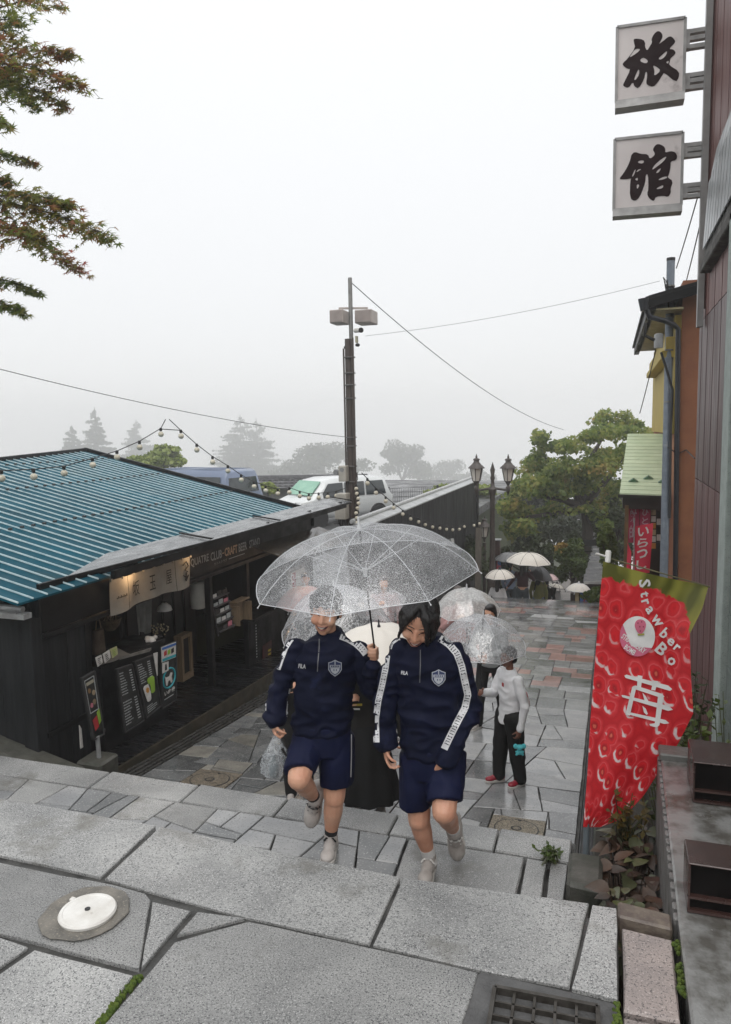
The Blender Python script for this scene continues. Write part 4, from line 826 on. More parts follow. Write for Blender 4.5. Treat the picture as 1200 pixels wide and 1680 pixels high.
# ------------------------------------------------------------------ tiled wall and mesh fence beyond the car park
tilem = M('grey_roof_tile', (.13, .13, .135), (.08, .08, .085), 8, .35, .6, 3, rnd=.25)
a, b = at(400, 800, D=33), at(585, 803, D=33); a[2] = b[2] = 0
tw = thing('tiled_wall', 'long low wall with a grey tiled roof behind the two vans', 'wall', (a[0], a[1], -1.28)); d = nrm(b-a); n_ = A(d[1], -d[0], 0); Lw = np.linalg.norm(b-a)
a = a-d*1.5; Lw += 2; zr = at(500, 783, D=33.6)[2]; ze = at(500, 802, D=32.6)[2]
MB().slab([a+A(0, 0, -1.3), a+d*Lw+A(0, 0, -1.3), a+d*Lw+A(0, 0, ze), a+A(0, 0, ze)], -n_*.2).build('wall_body', M('plaster_grey', (.3, .3, .28), (.2, .2, .19), 2, .8), tw)
i = 0
while i*.25 < Lw:
    c0 = a+d*i*.25
    for j in range(4):
        l0, l1 = .55-j*.27, .55-(j+1)*.27-.04; z0, z1 = ze+(zr-ze)*j/4, ze+(zr-ze)*(j+1)/4
        MB().slab([c0+n_*l0+A(0, 0, z0+.03), c0+d*.12+n_*l0+A(0, 0, z0+.06), c0+d*.24+n_*l0+A(0, 0, z0+.03), c0+d*.24+n_*l1+A(0, 0, z1), c0+d*.12+n_*l1+A(0, 0, z1+.03), c0+n_*l1+A(0, 0, z1)], (0, 0, -.03)).build('roof_tile', tilem, tw)
    i += 1
MB().beam(a-n_*.5+A(0, 0, zr+.05), a+d*Lw-n_*.5+A(0, 0, zr+.05), .25, .14).build('ridge', tilem, tw)
fa, fb = at(618, 832, D=29), at(770, 820, D=30); fa[2] = fb[2] = 0; fz0, fz1 = -1.3, at(690, 799, D=29.5)[2]
fn = thing('mesh_fence', 'dark metal mesh fence on the car park edge beside the white minivan', 'fence', (fa[0], fa[1], -1.28)); d = nrm(fb-fa); Lf = np.linalg.norm(fb-fa)+2; fa = fa-d*1.5
fm = M('fence_metal', (.06, .065, .065), (.04, .04, .04), 10, .5)
for k in range(int(Lf/2)+1): MB().beam(fa+d*k*2+A(0, 0, fz0), fa+d*k*2+A(0, 0, fz1+.06), .06, .06, up=d).build('post', fm, fn)
for k in range(int(Lf/.09)): MB().beam(fa+d*k*.09+A(0, 0, fz0+.1), fa+d*k*.09+A(0, 0, fz1), .010, .010, up=d).build('wire', fm, fn)
for z in np.linspace(fz0+.1, fz1, 6): MB().beam(fa+A(0, 0, z), fa+d*Lf+A(0, 0, z), .012, .012).build('rail', fm, fn)

# ------------------------------------------------------------------ dark boarded wall along the street beyond the stall
dw = thing('boarded_wall', 'long black boarded wall with a pale tiled cap left of the stairs', 'wall', (-4.6, 13.9, -2.4))
y = 13.9; zt0, zt1 = .02, -.02; rs = random.Random(4)
while y < 27.2:
    MB().box((-4.72, y, zs(y)-.9 if y < 21 else -5), (-4.62+rs.uniform(0, .008), y+.285, .0)).build('wall_board', M('dark_wall_board', (.022, .022, .024), (.014, .014, .015), 3, .45, .65, 3, .2, 40, rnd=.35, spec=.2, stretch=(5, 5, .4)), dw); y += .30
MB().box((-4.85, 13.9, -3.5), (-4.73, 27.2, -.02)).build('backing', dark_in, dw)
cap_m = M('cap_tile', (.40, .41, .41), (.30, .31, .31), 6, .3, .5, 4, rnd=.12)
for k in range(17):
    y = 13.9+k*.783; MB().slab([(-4.54, y, .0), (-4.54, y+.80, .0), (-4.80, y+.80, .07), (-4.80, y, .07)], (0, 0, .03)).build('cap_tile', cap_m, dw)
MB().tube([(-4.80, 13.9, .115), (-4.80, 27.2, .115)], .05, 10).build('cap_roll', cap_m, dw)
MB().box((-4.78, 27.2, -5), (-4.55, 27.42, .12)).build('end_post', blackwood2, dw)
wp = thing('wooden_post', 'weathered timber post at the end of the boarded wall', 'post', at(783, 970, D=23.5)); pA, pB = at(784, 985, D=23.3), at(786, 866, D=23.5); MB().beam(pA-A(0, 0, .5), pB, .17, .17, up=(0, 1, 0)).build('shaft', M('weathered_post', (.13, .11, .09), (.08, .07, .055), 6, .7, stretch=(5, 5, .6)), wp)
ob = thing('fallen_board', 'pale bracket end sticking out from the boarded wall above the umbrella', 'bracket', at(738, 893, D=20)); MB().beam(at(728, 893, D=20.2), at(743, 887, D=19.8), .09, .12).build('bracket', cap_m, ob); ob.name = 'wall_bracket'

# ------------------------------------------------------------------ street lamps
lampiron = M('lamp_iron', (.055, .042, .035), (.035, .028, .024), 10, .4, .6, 5)
milk = M('lamp_glass', (.58, .55, .50), (.5, .47, .42), 4, .2)
def lantern(t, c, s):       # c: base centre of the lantern
    c = A(*c); head = MB().lathe(c, [(.03*s, -.22*s), (.05*s, -.12*s), (.09*s, -.05*s), (.13*s, 0)], 6).build('lantern_base', lampiron, t)
    MB().lathe(c, [(.12*s, 0), (.20*s, .40*s)], 6).build('lantern_glass', milk, head)
    for k in range(6):
        a = 2*math.pi*k/6; e = A(math.cos(a), math.sin(a), 0); ax = A(0, 0, 1); 
        aa = nrm(np.cross(ax, (1, 0, 0))); bb = np.cross(ax, aa); e = aa*math.cos(a)+bb*math.sin(a); MB().beam(c+e*.125*s, c+e*.207*s+A(0, 0, .40*s), .022*s, .022*s, up=e).build('lantern_bar', lampiron, head)
    MB().lathe(c+A(0, 0, .40*s), [(.27*s, 0), (.26*s, .03*s), (.16*s, .12*s), (.09*s, .2*s), (.085*s, .25*s), (.11*s, .26*s), (.10*s, .3*s), (.03*s, .33*s), (.035*s, .36*s), (.005, .46*s)], 12).build('lantern_roof', lampiron, head, smooth=True)
LD = 23.0; lb = at(808, 955, D=LD); lb = A(lb[0], lb[1], -3.2); LZ = lambda y: at(807, y, D=LD)[2]
lt_ = thing('street_lamp', 'double headed iron street lamp with two lanterns before the big maple', 'street lamp', lb)
MB().lathe(lb, [(.16, 0), (.16, .6), (.10, .7), (.085, 1.2), (.075, LZ(812)-lb[2]), (.10, LZ(808)-lb[2]), (.13, LZ(801)-lb[2]), (.07, LZ(797)-lb[2]), (.05, LZ(788)-lb[2]), (.07, LZ(783)-lb[2]), (.05, LZ(778)-lb[2]), (.075, LZ(770)-lb[2]), (.004, LZ(757)-lb[2])], 12).build('post', lampiron, lt_, smooth=True)
for sx, px in ((-1, 782), (1, 834)):
    c = at(px, 790, D=LD+(.1 if sx > 0 else -.1)); c0 = A(lb[0], lb[1], LZ(799))
    MB().tube([c0, c0*.65+c*.35+A(0, 0, -.10), c*.8+c0*.2+A(0, 0, -.22), c+A(0, 0, -.22)], .035, 8).build('arm', lampiron, lt_, smooth=True)
    MB().lathe(c+A(0, 0, -.42), [(.01, 0), (.05, .1), (.08, .22), (.05, .28)], 10).build('finial', lampiron, lt_, smooth=True); lantern(lt_, c+A(0, 0, .02), .95)
# loop of bulbs round the post
sb = at(795, 905, D=25.5); l2 = thing('street_lamp', 'smaller single iron lamp lower down beside the timber post', 'street lamp', (sb[0], sb[1], -4.2)); zt = at(795, 880, D=25.5)[2]
MB().tube([(sb[0], sb[1], -4.2), (sb[0], sb[1], zt-.2)], .06, 10).build('post', lampiron, l2, smooth=True); lantern(l2, (sb[0], sb[1], zt), .85)
bx = at(815, 910, D=23.6); t = thing('letter_box', 'dark red brown wooden box on a post beside the street lamp', 'box', (bx[0], bx[1], bx[2]-1.2)); MB().box((bx[0]-.11, bx[1]-.11, bx[2]), (bx[0]+.11, bx[1]+.11, at(815, 886, D=23.6)[2])).build('case', M('dark_red_wood', (.06, .03, .022), (.04, .02, .016), 8, .5), t); MB().box((bx[0]-.14, bx[1]-.14, at(815, 886, D=23.6)[2]), (bx[0]+.14, bx[1]+.14, at(815, 884, D=23.6)[2])).build('lid', gutter_m, t); MB().box((bx[0]-.05, bx[1]-.05, bx[2]-1.4), (bx[0]+.05, bx[1]+.05, bx[2])).build('post', lampiron, t)

# ------------------------------------------------------------------ right hand side: near house, brown house, orange house, shop
stucco = M('green_stucco', (.17, .20, .185), (.12, .145, .135), 14, .8, bump=.9, bscale=45, speck=((.24, .27, .25), 70, .58))
pil = M('pale_green_pillar', (.36, .41, .385), (.28, .32, .30), 9, .75, bump=.5, bscale=90, speck=((.2, .23, .21), 120, .58))
browncorr = M('brown_sheet', (.088, .036, .033), (.045, .020, .019), 4, .4, .6, 3, stretch=(6, 6, .35), spots=((.19, .11, .10), 5, .64), rnd=.06)
redbrown = M('faded_red_sheet', (.17, .07, .06), (.12, .05, .045), 3, .5, .6, 3, stretch=(5, 5, .5))
rockm = M('rough_eave', (.065, .06, .05), (.025, .023, .02), 9, .6, .8, 4, .7, 30, spots=((.17, .16, .14), 7, .6))
nh = thing('near_house', 'grey green stuccoed house at the right edge with a tiled overhanging band', 'house', (.9, 6, -1.2))
MB().box((.885, 6.62, -1.3), (1.05, 6.98, 3.6)).build('pillar', pil, nh, bevel=.006)
MB().box((.885, 5.75, -1.3), (1.0, 5.83, 3.6)).build('pillar', pil, nh, bevel=.006)
for k in range(12): MB().box((.935, 5.84, -1.3+k*.42), (.99, 6.61, -1.3+k*.42+.405)).build('stucco_block', stucco, nh, bevel=.004)
for k in range(10): MB().box((.935, 3.4+.0, -1.3+k*.5), (.99, 5.74, -1.3+k*.5+.485)).build('stucco_block', stucco, nh, bevel=.004)
MB().box((.99, 3.4, -1.3), (4, 6.97, 3.6)).build('wall', stucco, nh)
prof = [(.9, 3.60), (.92, 3.70), (.955, 4.5), (1.24, 6.1), (3.5, 6.1), (3.5, 3.66), (1.1, 3.60)]
mb = MB(); mb.slab([(x, 9.15, z) for x, z in prof], (0, -7.2, 0)); mb.build('overhang', rockm, nh, bevel=.01)
tm = M('pale_band_tile', (.36, .38, .39), (.28, .29, .30), 6, .35, rnd=.1)
for k in range(19):
    y0 = 8.9-k*.33
    for j in range(5):
        t0_, t1_ = .06+j*.185, .06+(j+1)*.185-.02; P0_, P1_ = A(.95, 0, 4.35), A(1.235, 0, 6.02); u0 = P0_+(P1_-P0_)*t0_; u1 = P0_+(P1_-P0_)*t1_
        if j < 4 or k > 1: MB().slab([(u0[0]-.012, y0, u0[2]), (u0[0]-.012, y0-.30, u0[2]), (u1[0]-.012, y0-.30, u1[2]), (u1[0]-.012, y0, u1[2])], (-.02, 0, .006)).build('band_tile', tm, nh)
for k in range(30):
    y0 = 9.05-k*.23; MB().slab([(.908, y0, 3.76), (.908, y0-.19, 3.76), (.943, y0-.19, 4.44), (.943, y0, 4.44)], (-.012, 0, 0)).build('band_tile', tm, nh)
MB().box((.885, 2.0, 3.53), (1.6, 9.16, 3.62)).build('soffit_edge', rockm, nh, bevel=.01)
bh = thing('brown_house', 'tall house clad in dark brown metal sheets behind the hotel signs', 'house', (1.0, 8.5, -1.8))
MB().box((1.06, 7.05, -2), (4.5, 10.0, 9.5)).build('wall', M('dark_gap', (.018, .012, .011), rough=.6), bh)
for k in range(9):
    y0 = 7.6+k*.27
    for z0, z1, m_ in ((-2, 1.25, M('brown_sheet_light', (.14, .062, .06), (.095, .045, .045), 4, .4, .6, 3, stretch=(6, 6, .35), rnd=.08)), (1.26, 3.1, browncorr), (3.11, 9.5, redbrown if k < 6 else redbrown)): MB().box((.985+.004*(k % 2), y0, z0), (1.06, y0+.267, z1)).build('cladding_sheet', m_, bh)
MB().box((.96, 7.46, -2), (1.08, 7.58, 9.5)).build('gap_shade', M('dark_gap', (.01, .01, .01)), bh)  # near-black strip, colour stands in for shade in the gap between the houses
sp_ = thing('sign_mast', 'grey steel mast on the house corner that holds the two hotel signs', 'mast', (.93, 9.5, 3.6)); MB().box((.90, 9.44, 3.0), (.965, 9.56, 9.2)).build('mast', M('mast_grey', (.26, .255, .25), (.2, .195, .19), 6, .5), sp_)
MB().tube([(.985, 9.5, 3.2), (.985, 9.5, 9.2)], .022, 8).build('pipe', M('mast_brown', (.16, .08, .07), rough=.5), sp_)
signface = M('sign_face', (.74, .69, .675), (.66, .61, .60), 2.5, .45, .55, 2, spots=((.40, .36, .35), 3, .62))
alu = M('sign_frame', (.34, .335, .33), (.24, .24, .235), 8, .35, .5, 5, metal=.4)
kan = M('sign_kanji', (.022, .009, .010), rough=.6, spec=.1)
def hotel_sign(label, cs, off, outer, holes, arms):
    P = lambda x, y: at(x, y, Y=9.5); c = [P(*q) for q in cs]; t = thing('hotel_sign', label, 'sign', c[3])
    MB().slab([p+A(0, 0, 0) for p in c], (0, .16, 0)).build('cabinet', signface, t)
    for i in range(4): MB().beam(c[i]+A(0, -.0, 0), c[(i+1) % 4]+A(0, -.0, 0), .03, .03, up=(0, 1, 0)).build('frame_bar', alu, t)
    MB().slab([c[3]+A(-.01, -.03, -.075), c[2]+A(.01, -.03, -.075), c[2]+A(.01, -.015, .012), c[3]+A(-.01, -.015, .012)], (0, .19, 0)).build('bottom_tray', alu, t)
    f2 = lambda r: chaikin([(off[0]+x/6.667, -(off[1]+y/6.667)) for x, y in r], 1)
    v, fc = poly_fill(f2(outer), [f2(h) for h in holes]); fr = [P(x, -y)+A(0, -.004, 0) for x, y, _ in v]
    MB().add(fr, fc).build('character', kan, t)
    for y0, y1 in arms:
        a0, a1 = P(cs[1][0], y0), P(cs[1][0], y1); x2 = .905
        for z in (a0[2], (a0[2]*.55+a1[2]*.45), a1[2]): MB().box((a0[0], 9.53, z-.022), (x2, 9.60, z+.022)).build('bracket_bar', alu, t)
        MB().box((a0[0], 9.52, a1[2]-.02), (a0[0]+.05, 9.61, a0[2]+.02)).build('bracket_plate', alu, t)
hotel_sign('upper square hotel sign with a bold brush written 旅 character', [(1013, 45), (1125, 29), (1122, 152), (1011, 168)], (1000, 20),
 [(265,295),(300,290),(370,300),(395,340),(388,375),(412,425),(440,380),(470,330),(458,300),(490,235),(535,203),(575,230),(585,270),(560,320),(540,355),(620,290),(650,268),(685,268),(722,315),(715,340),(650,405),(700,408),(727,440),(715,465),(664,508),(662,545),(650,578),(765,650),(760,720),(725,768),(600,660),(580,690),(530,770),(480,820),(415,800),(402,770),(414,700),(412,655),(395,655),(380,740),(320,838),(275,815),(258,762),(210,833),(150,810),(155,780),(235,625),(195,620),(145,580),(150,555),(200,510),(285,392),(268,330)],
 [[(212,505),(262,430),(292,400),(345,405),(300,450)],[(328,535),(365,495),(405,515),(425,540),(400,565)],[(530,515),(580,465),(635,420),(625,465),(575,520)],[(475,580),(520,600),(565,640),(488,705),(495,640)],[(268,742),(300,660),(325,620),(328,680),(290,742)],[(617,550),(652,528),(645,568)]], [(50, 75), (122, 142)])
hotel_sign('lower square hotel sign with a bold brush written 館 character', [(1009, 229), (1121, 217), (1118, 336), (1007, 345)], (990, 205),
 [(305,330),(345,293),(410,318),(490,320),(508,375),(565,330),(560,300),(540,270),(570,220),(605,207),(660,230),(682,265),(675,305),(740,285),(790,300),(810,340),(800,385),(735,400),(738,450),(720,545),(700,572),(765,615),(735,700),(742,740),(710,790),(660,775),(575,785),(560,825),(540,832),(500,800),(478,755),(495,700),(490,540),(465,545),(462,620),(440,690),(400,790),(345,838),(290,800),(295,605),(312,585),(240,597),(170,594),(215,540),(270,450),(300,370)],
 [[(375,415),(395,390),(450,390),(435,425)],[(312,570),(330,520),(355,478),(350,515),(330,560)],[(360,520),(380,488),(420,482),(390,505)],[(535,485),(560,440),(640,370),(700,340),(660,400),(590,455),(545,488)],[(575,530),(595,495),(635,470),(610,520)],[(595,605),(640,575),(690,562),(705,576),(650,600)],[(575,705),(605,680),(660,655),(650,695)],[(365,650),(400,655),(370,710)],[(345,595),(375,575),(380,600),(370,612)]], [(237, 254), (303, 321)])
oh = thing('orange_house', 'orange plastered house with a yellow street side and a dark sloping eave', 'house', (1.05, 14, -2.2))
MB().box((1.10, 14.0, -2.4), (5, 22, 4.3)).build('wall', M('orange_plaster', (.33, .135, .065), (.26, .10, .05), 3, .8, bump=.3, bscale=30, spots=((.20, .08, .04), 1.5, .6)), oh)
MB().box((1.0, 14.06, 1.75), (1.10, 21, 3.75)).build('yellow_bay', M('yellow_plaster', (.52, .40, .09), (.45, .34, .08), 3, .7), oh)
MB().box((.80, 14.1, 3.05), (1.10, 20, 3.17)).build('yellow_ledge', MATS['yellow_plaster'], oh, bevel=.01); MB().box((.86, 14.1, 3.17), (1.10, 20, 3.4)).build('yellow_ledge', MATS['yellow_plaster'], oh, bevel=.01)
MB().slab([(.55, 13.7, 3.80), (.55, 22, 3.80), (.55, 22, 4.02), (.55, 13.7, 4.02)], (.12, 0, 0)).build('fascia', blackwood2, oh)
MB().slab([(.50, 13.65, 4.02), (.50, 22, 4.02), (5, 22, 5.1), (5, 13.65, 5.1)], (0, 0, -.05)).build('roof', blackwood2, oh)
MB().slab([(.55, 13.66, 3.84), (1.9, 13.66, 4.16), (1.9, 13.66, 4.36), (.55, 13.66, 4.04)], (0, .05, 0)).build('barge_board', blackwood2, oh)
MB().slab([(.6, 13.72, 3.80), (1.1, 13.72, 3.80), (1.1, 21, 3.80), (.6, 21, 3.80)], (0, 0, .03)).build('soffit', M('soffit_cream', (.40, .35, .2), rough=.7), oh)
pipe_m = M('dark_downpipe', (.030, .033, .042), (.02, .022, .028), 8, .35)
MB().tube([at(1056, 498, Y=13.65), at(1066, 520, Y=13.65), at(1090, 526, Y=13.7), at(1106, 533, Y=13.85), at(1113, 540, Y=13.9), at(1112, 640, Y=13.9), at(1108, 960, Y=13.9)], .045, 10).build('downpipe', pipe_m, oh, smooth=True)
MB().tube([at(1056, 490, Y=13.6), at(1057, 510, Y=13.6)], [.09, .06], 10).build('rain_head', pipe_m, oh, smooth=True)
MB().tube([at(1060, 530, Y=13.62), at(1058, 550, Y=13.62), at(1074, 558, Y=13.66)], .028, 8).build('insulator_arm', ink, oh, smooth=True)
gp = thing('pipe_pole', 'slim galvanised pipe pole in front of the orange house', 'pole', (.91, 13.55, -1.9)); a, b = at(1088, 1010, D=12.9), at(1101, 428, D=13.0)
MB().tube([a, b], .068, 14).build('pipe', M('galvanised_blue', (.20, .235, .275), (.15, .175, .21), 8, .4, .6, 4, metal=.3, spots=((.3, .33, .36), 5, .62)), gp, smooth=True); MB().tube([b, b+A(0, 0, .05)], .072, 14).build('cap', ink, gp, smooth=True)
for py in (470, 520, 575, 660, 735, 800, 850): c = at(1101-11*(py-428)/580, py, D=12.95); MB().lathe(c, [(.074, -.012), (.074, .012)], 14, b-a).build('band', steel, gp)
tb = at(1081, 560, D=12.8); w = MB().lathe(tb, [(.07, -.11), (.075, -.09), (.075, .11), (.05, .13)], 14).build('transformer_can', M('can_grey', (.45, .46, .47), rough=.4), gp, smooth=True); MB().tube([at(1085, 578, D=12.85), at(1092, 600, D=12.85), at(1104, 640, D=12.85), at(1101, 700, D=12.85), at(1099, 850, D=12.85)], .022, 6).build('lead_cable', cable_m, gp)
for k in range(6): 
    o_ = at(1096+rs.uniform(-8, 4), 458+rs.uniform(-4, 14), D=12.85); MB().tube([at(1096, 465, D=12.88), o_, at(1098, 480+6*k, D=12.88)], .008, 5).build('loose_wire', cable_m, gp)
for k, (a_, b_, lb_) in enumerate((((1110, 440, 13), (1157, 280, 9.6), 'black cable climbing from the pipe pole to the lower hotel sign'), ((1124, 470, 13.5), (1160, 320, 9.3), 'second black cable climbing beside the lower hotel sign'), ((1050, 678, 16), (1076, 575, 13), 'thin cable dropping from the yellow ledge to the maple'))): cable(at(*a_[:2], D=a_[2]), at(*b_[:2], D=b_[2]), .03, .009, lb_)
MB_w = MB().tube([at(1098, 735, D=12.85), at(1112, 745, D=12.9), at(1126, 738, D=12.9), at(1140, 752, D=10.5)], .010, 5).build('loose_cable', cable_m, gp)
# shop with the light green roof
sh = thing('game_shop', 'small shop with a light green ribbed metal roof and hanging banners', 'shop', (.2, 15, -2.3))
E0, E1, T0, T1 = at(1017, 811, Y=15.0), at(1100, 814, Y=15.0), at(1030, 713, Y=17.2), at(1102, 713, Y=17.2)
lg = M('light_green_sheet', (.64, .74, .52), (.55, .66, .45), 4, .35, .5, 3, rnd=.06, spots=((.25, .33, .2), 8, .66))
for k in range(17):
    u0, u1 = k/17, (k+1)/17-.008; l = lambda u: (E0+(T0-E0)*u, E1+(T1-E1)*u); (p, q_), (p2, q2) = l(u0), l(u1); MB().slab([p, q_, q2+A(0, 0, .0), p2+A(0, 0, .0)], (0, -.0, .028)).build('roof_sheet', lg, sh)
for k, u in enumerate((.25, .55, .85)): c = (E0*(1-u)+E1*u)+(T0-E0)*(.16+.05*(k == 1))+A(0, 0, .04); MB().slab([c+A(-.09, 0, 0), c+A(0, -.01, .06), c+A(.09, 0, 0)], (0, .04, .02)).build('snow_guard', M('guard_green', (.10, .20, .12), rough=.5), sh)
MB().slab([E0+A(-.03, -.02, -.06), E1+A(0, -.02, -.06), E1+A(0, -.02, .0), E0+A(-.03, -.02, .0)], (0, .05, 0)).build('eave_trim', ink, sh)
MB().slab([E0+A(.06, .12, -.28), E1+A(0, .12, -.28), E1+A(0, .12, -.06), E0+A(.06, .12, -.06)], (0, 2.0, 0)).build('eave_box', M('dark_brown_wood', (.022, .014, .010), (.014, .01, .008), 6, .5), sh)
MB().box((E0[0]+.10, 15.1, -2.6), (E0[0]+.17, 15.17, .4)).build('post', M('shop_post', (.16, .09, .035), (.1, .06, .025), 8, .6), sh); MB().box((E0[0]+.4, 16.4, -2.6), (1.1, 17.2, .4)).build('dark_interior', M('dark_brown_wood', (.02, .01, .01)), sh)
def flat_banner(label, cs, Y, m, txt, tcol, name='banner', tcs=None, rot=False):
    c = [at(x, y, Y=Y) for x, y in cs]; t = thing(name, label, 'banner', c[3]); n = 10
    mb = MB(); vs = []
    for i in range(n+1):
        for j in range(5):
            u, v = j/4, i/n; p = (c[0]*(1-u)+c[1]*u)*(1-v)+(c[3]*(1-u)+c[2]*u)*v; vs.append(p+A(0, .02*math.sin(u*4+v*3), 0))
    mb.add(vs, [(i*5+j, i*5+j+1, (i+1)*5+j+1, (i+1)*5+j) for i in range(n) for j in range(4)]); mb.build('cloth', m, t, smooth='all')
    k = len(txt)
    for i, ch in enumerate(txt):
        v0, v1 = .04+i*.92/k, .04+(i+.82)*.92/k; q = lambda u, v: (c[0]*(1-u)+c[1]*u)*(1-v)+(c[3]*(1-u)+c[2]*u)*v
        text_on(MB(), ch, q(.2, v0), q(.8, v0), q(.2, v1), q(.8, v1), (0, -.03, 0), .02).build('character', tcol, t)
    return t
crim = M('crimson_cloth', (.60, .025, .06), (.50, .02, .05), 4, .7); maro = M('maroon_cloth', (.36, .025, .075), (.30, .02, .06), 4, .7); tw_ = M('print_white', (.70, .68, .66), rough=.6); tpink = M('print_pink', (.55, .36, .42), rough=.6)
flat_banner('maroon shop banner with pale 射的 characters under the green roof', [(1029, 833), (1049, 833), (1049, 890), (1029, 890)], 15.35, maro, '射的', tpink)
flat_banner('maroon banner strip hanging just right of the 射的 banner', [(1050, 833), (1068, 833), (1067, 864), (1050, 864)], 15.33, maro, 'ひと', tpink)
t = flat_banner('bright red vertical banner with white kana before the shop', [(1041, 864), (1072, 858), (1066, 940), (1038, 940)], 14.9, crim, 'いらっし', tw_)
a, b = at(1041, 850, Y=14.88), at(1040, 985, Y=14.88); MB().tube([a, b], .012, 6).build('pole', gutter_m, t)
t = flat_banner('narrow red and white pennant beside the shop post', [(1030, 890), (1036, 905), (1036, 940), (1028, 940)], 15.0, crim, '', tw_)
t = thing('goods_rack', 'hanging strip of cream and black goods at the right of the banners', 'rack', at(1076, 940, Y=15.4)); 
for k in range(6): p, q_ = at(1069, 836+k*11, Y=15.4), at(1076, 845+k*11, Y=15.4); MB().box((p[0], 15.38, q_[2]), (q_[0], 15.42, p[2])).build('card', [M('cream_card', (.5, .42, .26)), paper, orangep][k % 3], t)
for k in range(5): p, q_ = at(1078, 838+k*13, Y=15.45), at(1084, 848+k*13, Y=15.45); MB().box((p[0], 15.43, q_[2]), (q_[0], 15.47, p[2])).build('card', [ink, paper][k % 2], t)
# ------------------------------------------------------------------ planter, wall and brown troughs on the right
wetcon = M('wet_wall_top', (.21, .21, .205), (.085, .08, .072), 7, .05, .35, 3, .4, 25, spots=((.05, .045, .032), 5, .55), spec=.7, contrast=(.4, .6))
fluted = M('fluted_concrete', (.19, .185, .18), (.11, .105, .10), 6, .4, .6, 5, .4, 60)
pw_ = thing('planter_wall', 'low wet concrete wall with a fluted side at the right edge', 'wall', (.4, 3.3, -.6))
MB().slab([(.265, 1.2, .05), (.9, 1.2, .05), (.9, 4.46, .05), (.30, 4.46, .05), (.275, 2.9, .05)], (0, 0, -.7)).build('wall_body', wetcon, pw_, bevel=.008)
for k in range(22): y = 2.92+k*.07; x = .275+(y-2.9)*.016; MB().slab([(x-.014, y, -.75), (x-.014, y+.045, -.75), (x-.014, y+.045, .03), (x-.014, y, .03)], (.02, 0, 0)).build('flute', fluted, pw_, bevel=.006)
MB().box((.29, 4.33, .04), (.50, 4.47, .085)).build('end_cap', concrete, pw_, bevel=.008)
trough = M('brown_trough', (.050, .026, .022), (.034, .019, .017), 6, .12, .3, 5, spec=.6); tdark = M('trough_inner_shade', (.007, .006, .006), (.004, .0035, .0035), 10, .6, spec=.08)
def trough_box(label, x0, x1, y0, y1, z0, z1):
    t = thing('planter_trough', label, 'planter', ((x0+x1)/2, y0, z0), 'brown metal troughs on the low wall'); w = .008
    MB().box((x0, y0, z1-w), (x1, y1, z1)).build('top_plate', trough, t, bevel=.003); MB().box((x0, y0, z0), (x0+w, y1, z1-w)).build('side_plate', trough, t); MB().box((x1-w, y0, z0), (x1, y1, z1-w)).build('side_plate', trough, t)
    MB().box((x0+w, y1-w, z0), (x1-w, y1, z1-w)).build('back_plate', trough, t); MB().box((x0+w, y0+.02, z0), (x1-w, y0+.03, z1-w)).build('shade_panel', tdark, t); MB().box((x0, y0-.004, z0+.055), (x1, y0+.02, z0+.065)).build('front_ledge', trough, t); MB().box((x0, y0-.004, z0), (x1, y0+.02, z0+.01)).build('front_ledge', trough, t)  # near-black panel paints the shade inside the open front
trough_box('nearer brown metal trough with an open dark front on the low wall', .31, .75, 2.94, 3.12, .055, .25)
trough_box('farther brown metal trough with an open dark front beside the green shrub', .415, .85, 3.86, 4.15, .055, .26)
MB().slab([(-.05, 3.0, -.58), (.28, 3.0, -.58), (.31, 9, -1.3), (-.05, 9, -1.3)], (0, 0, -.3)).build('planter_bed', soil, kind='structure')
MB().slab([(.27, 4.46, -.9), (.9, 4.46, -.9), (.9, 9, -1.25), (.27, 9, -1.25)], (0, 0, -.3)).build('planter_bed', soil, kind='structure')
fb = thing('flag_block', 'dark mossy concrete block holding the strawberry flag pole', 'block', (-.09, 3.9, -.8))
MB().slab([(-.175, 3.74, -.78), (.0, 3.72, -.78), (.0, 4.05, -.78), (-.175, 4.05, -.78)], (.0, 0, .38)).build('block', concrete_dk, fb, bevel=.02)
# broad leaved brown plant (each big leaf its own part)
leafA = M('leaf_brown', (.075, .045, .028), (.04, .026, .018), 9, .4, .6, 8, .3, 40, rnd=.5); leafB = M('leaf_olive', (.085, .095, .04), (.05, .055, .028), 9, .35, .55, 8, .3, 40, rnd=.4); leafC = M('leaf_green', (.085, .13, .03), (.06, .09, .022), 9, .35, .5, 8, .2, 40, rnd=.35)
def leaf_mesh(L_, W, fold, droop):
    n = 7; vs = []; 
    for i in range(n+1):
        t = i/n; w = W*math.sin(math.pi*min(1, t**.8*1.0))*(1-.25*t); z = -droop*t*t
        vs += [(-w, L_*t, z+fold*w*.8), (0, L_*t, z), (w, L_*t, z+fold*w*.8)]
    fs = [(i*3+j, i*3+j+1, (i+1)*3+j+1, (i+1)*3+j) for i in range(n) for j in (0, 1)]
    me = bpy.data.meshes.new('leaf'); me.from_pydata(vs, [], fs); me.polygons.foreach_set('use_smooth', [True]*len(fs)); return me
LM = {}
for nm, m_ in (('a', leafA), ('b', leafB), ('c', leafC)):
    for k in range(3):
        me = leaf_mesh(1, .30+.04*k, .35, .15+.12*k); me.materials.append(m_); LM[nm, k] = me
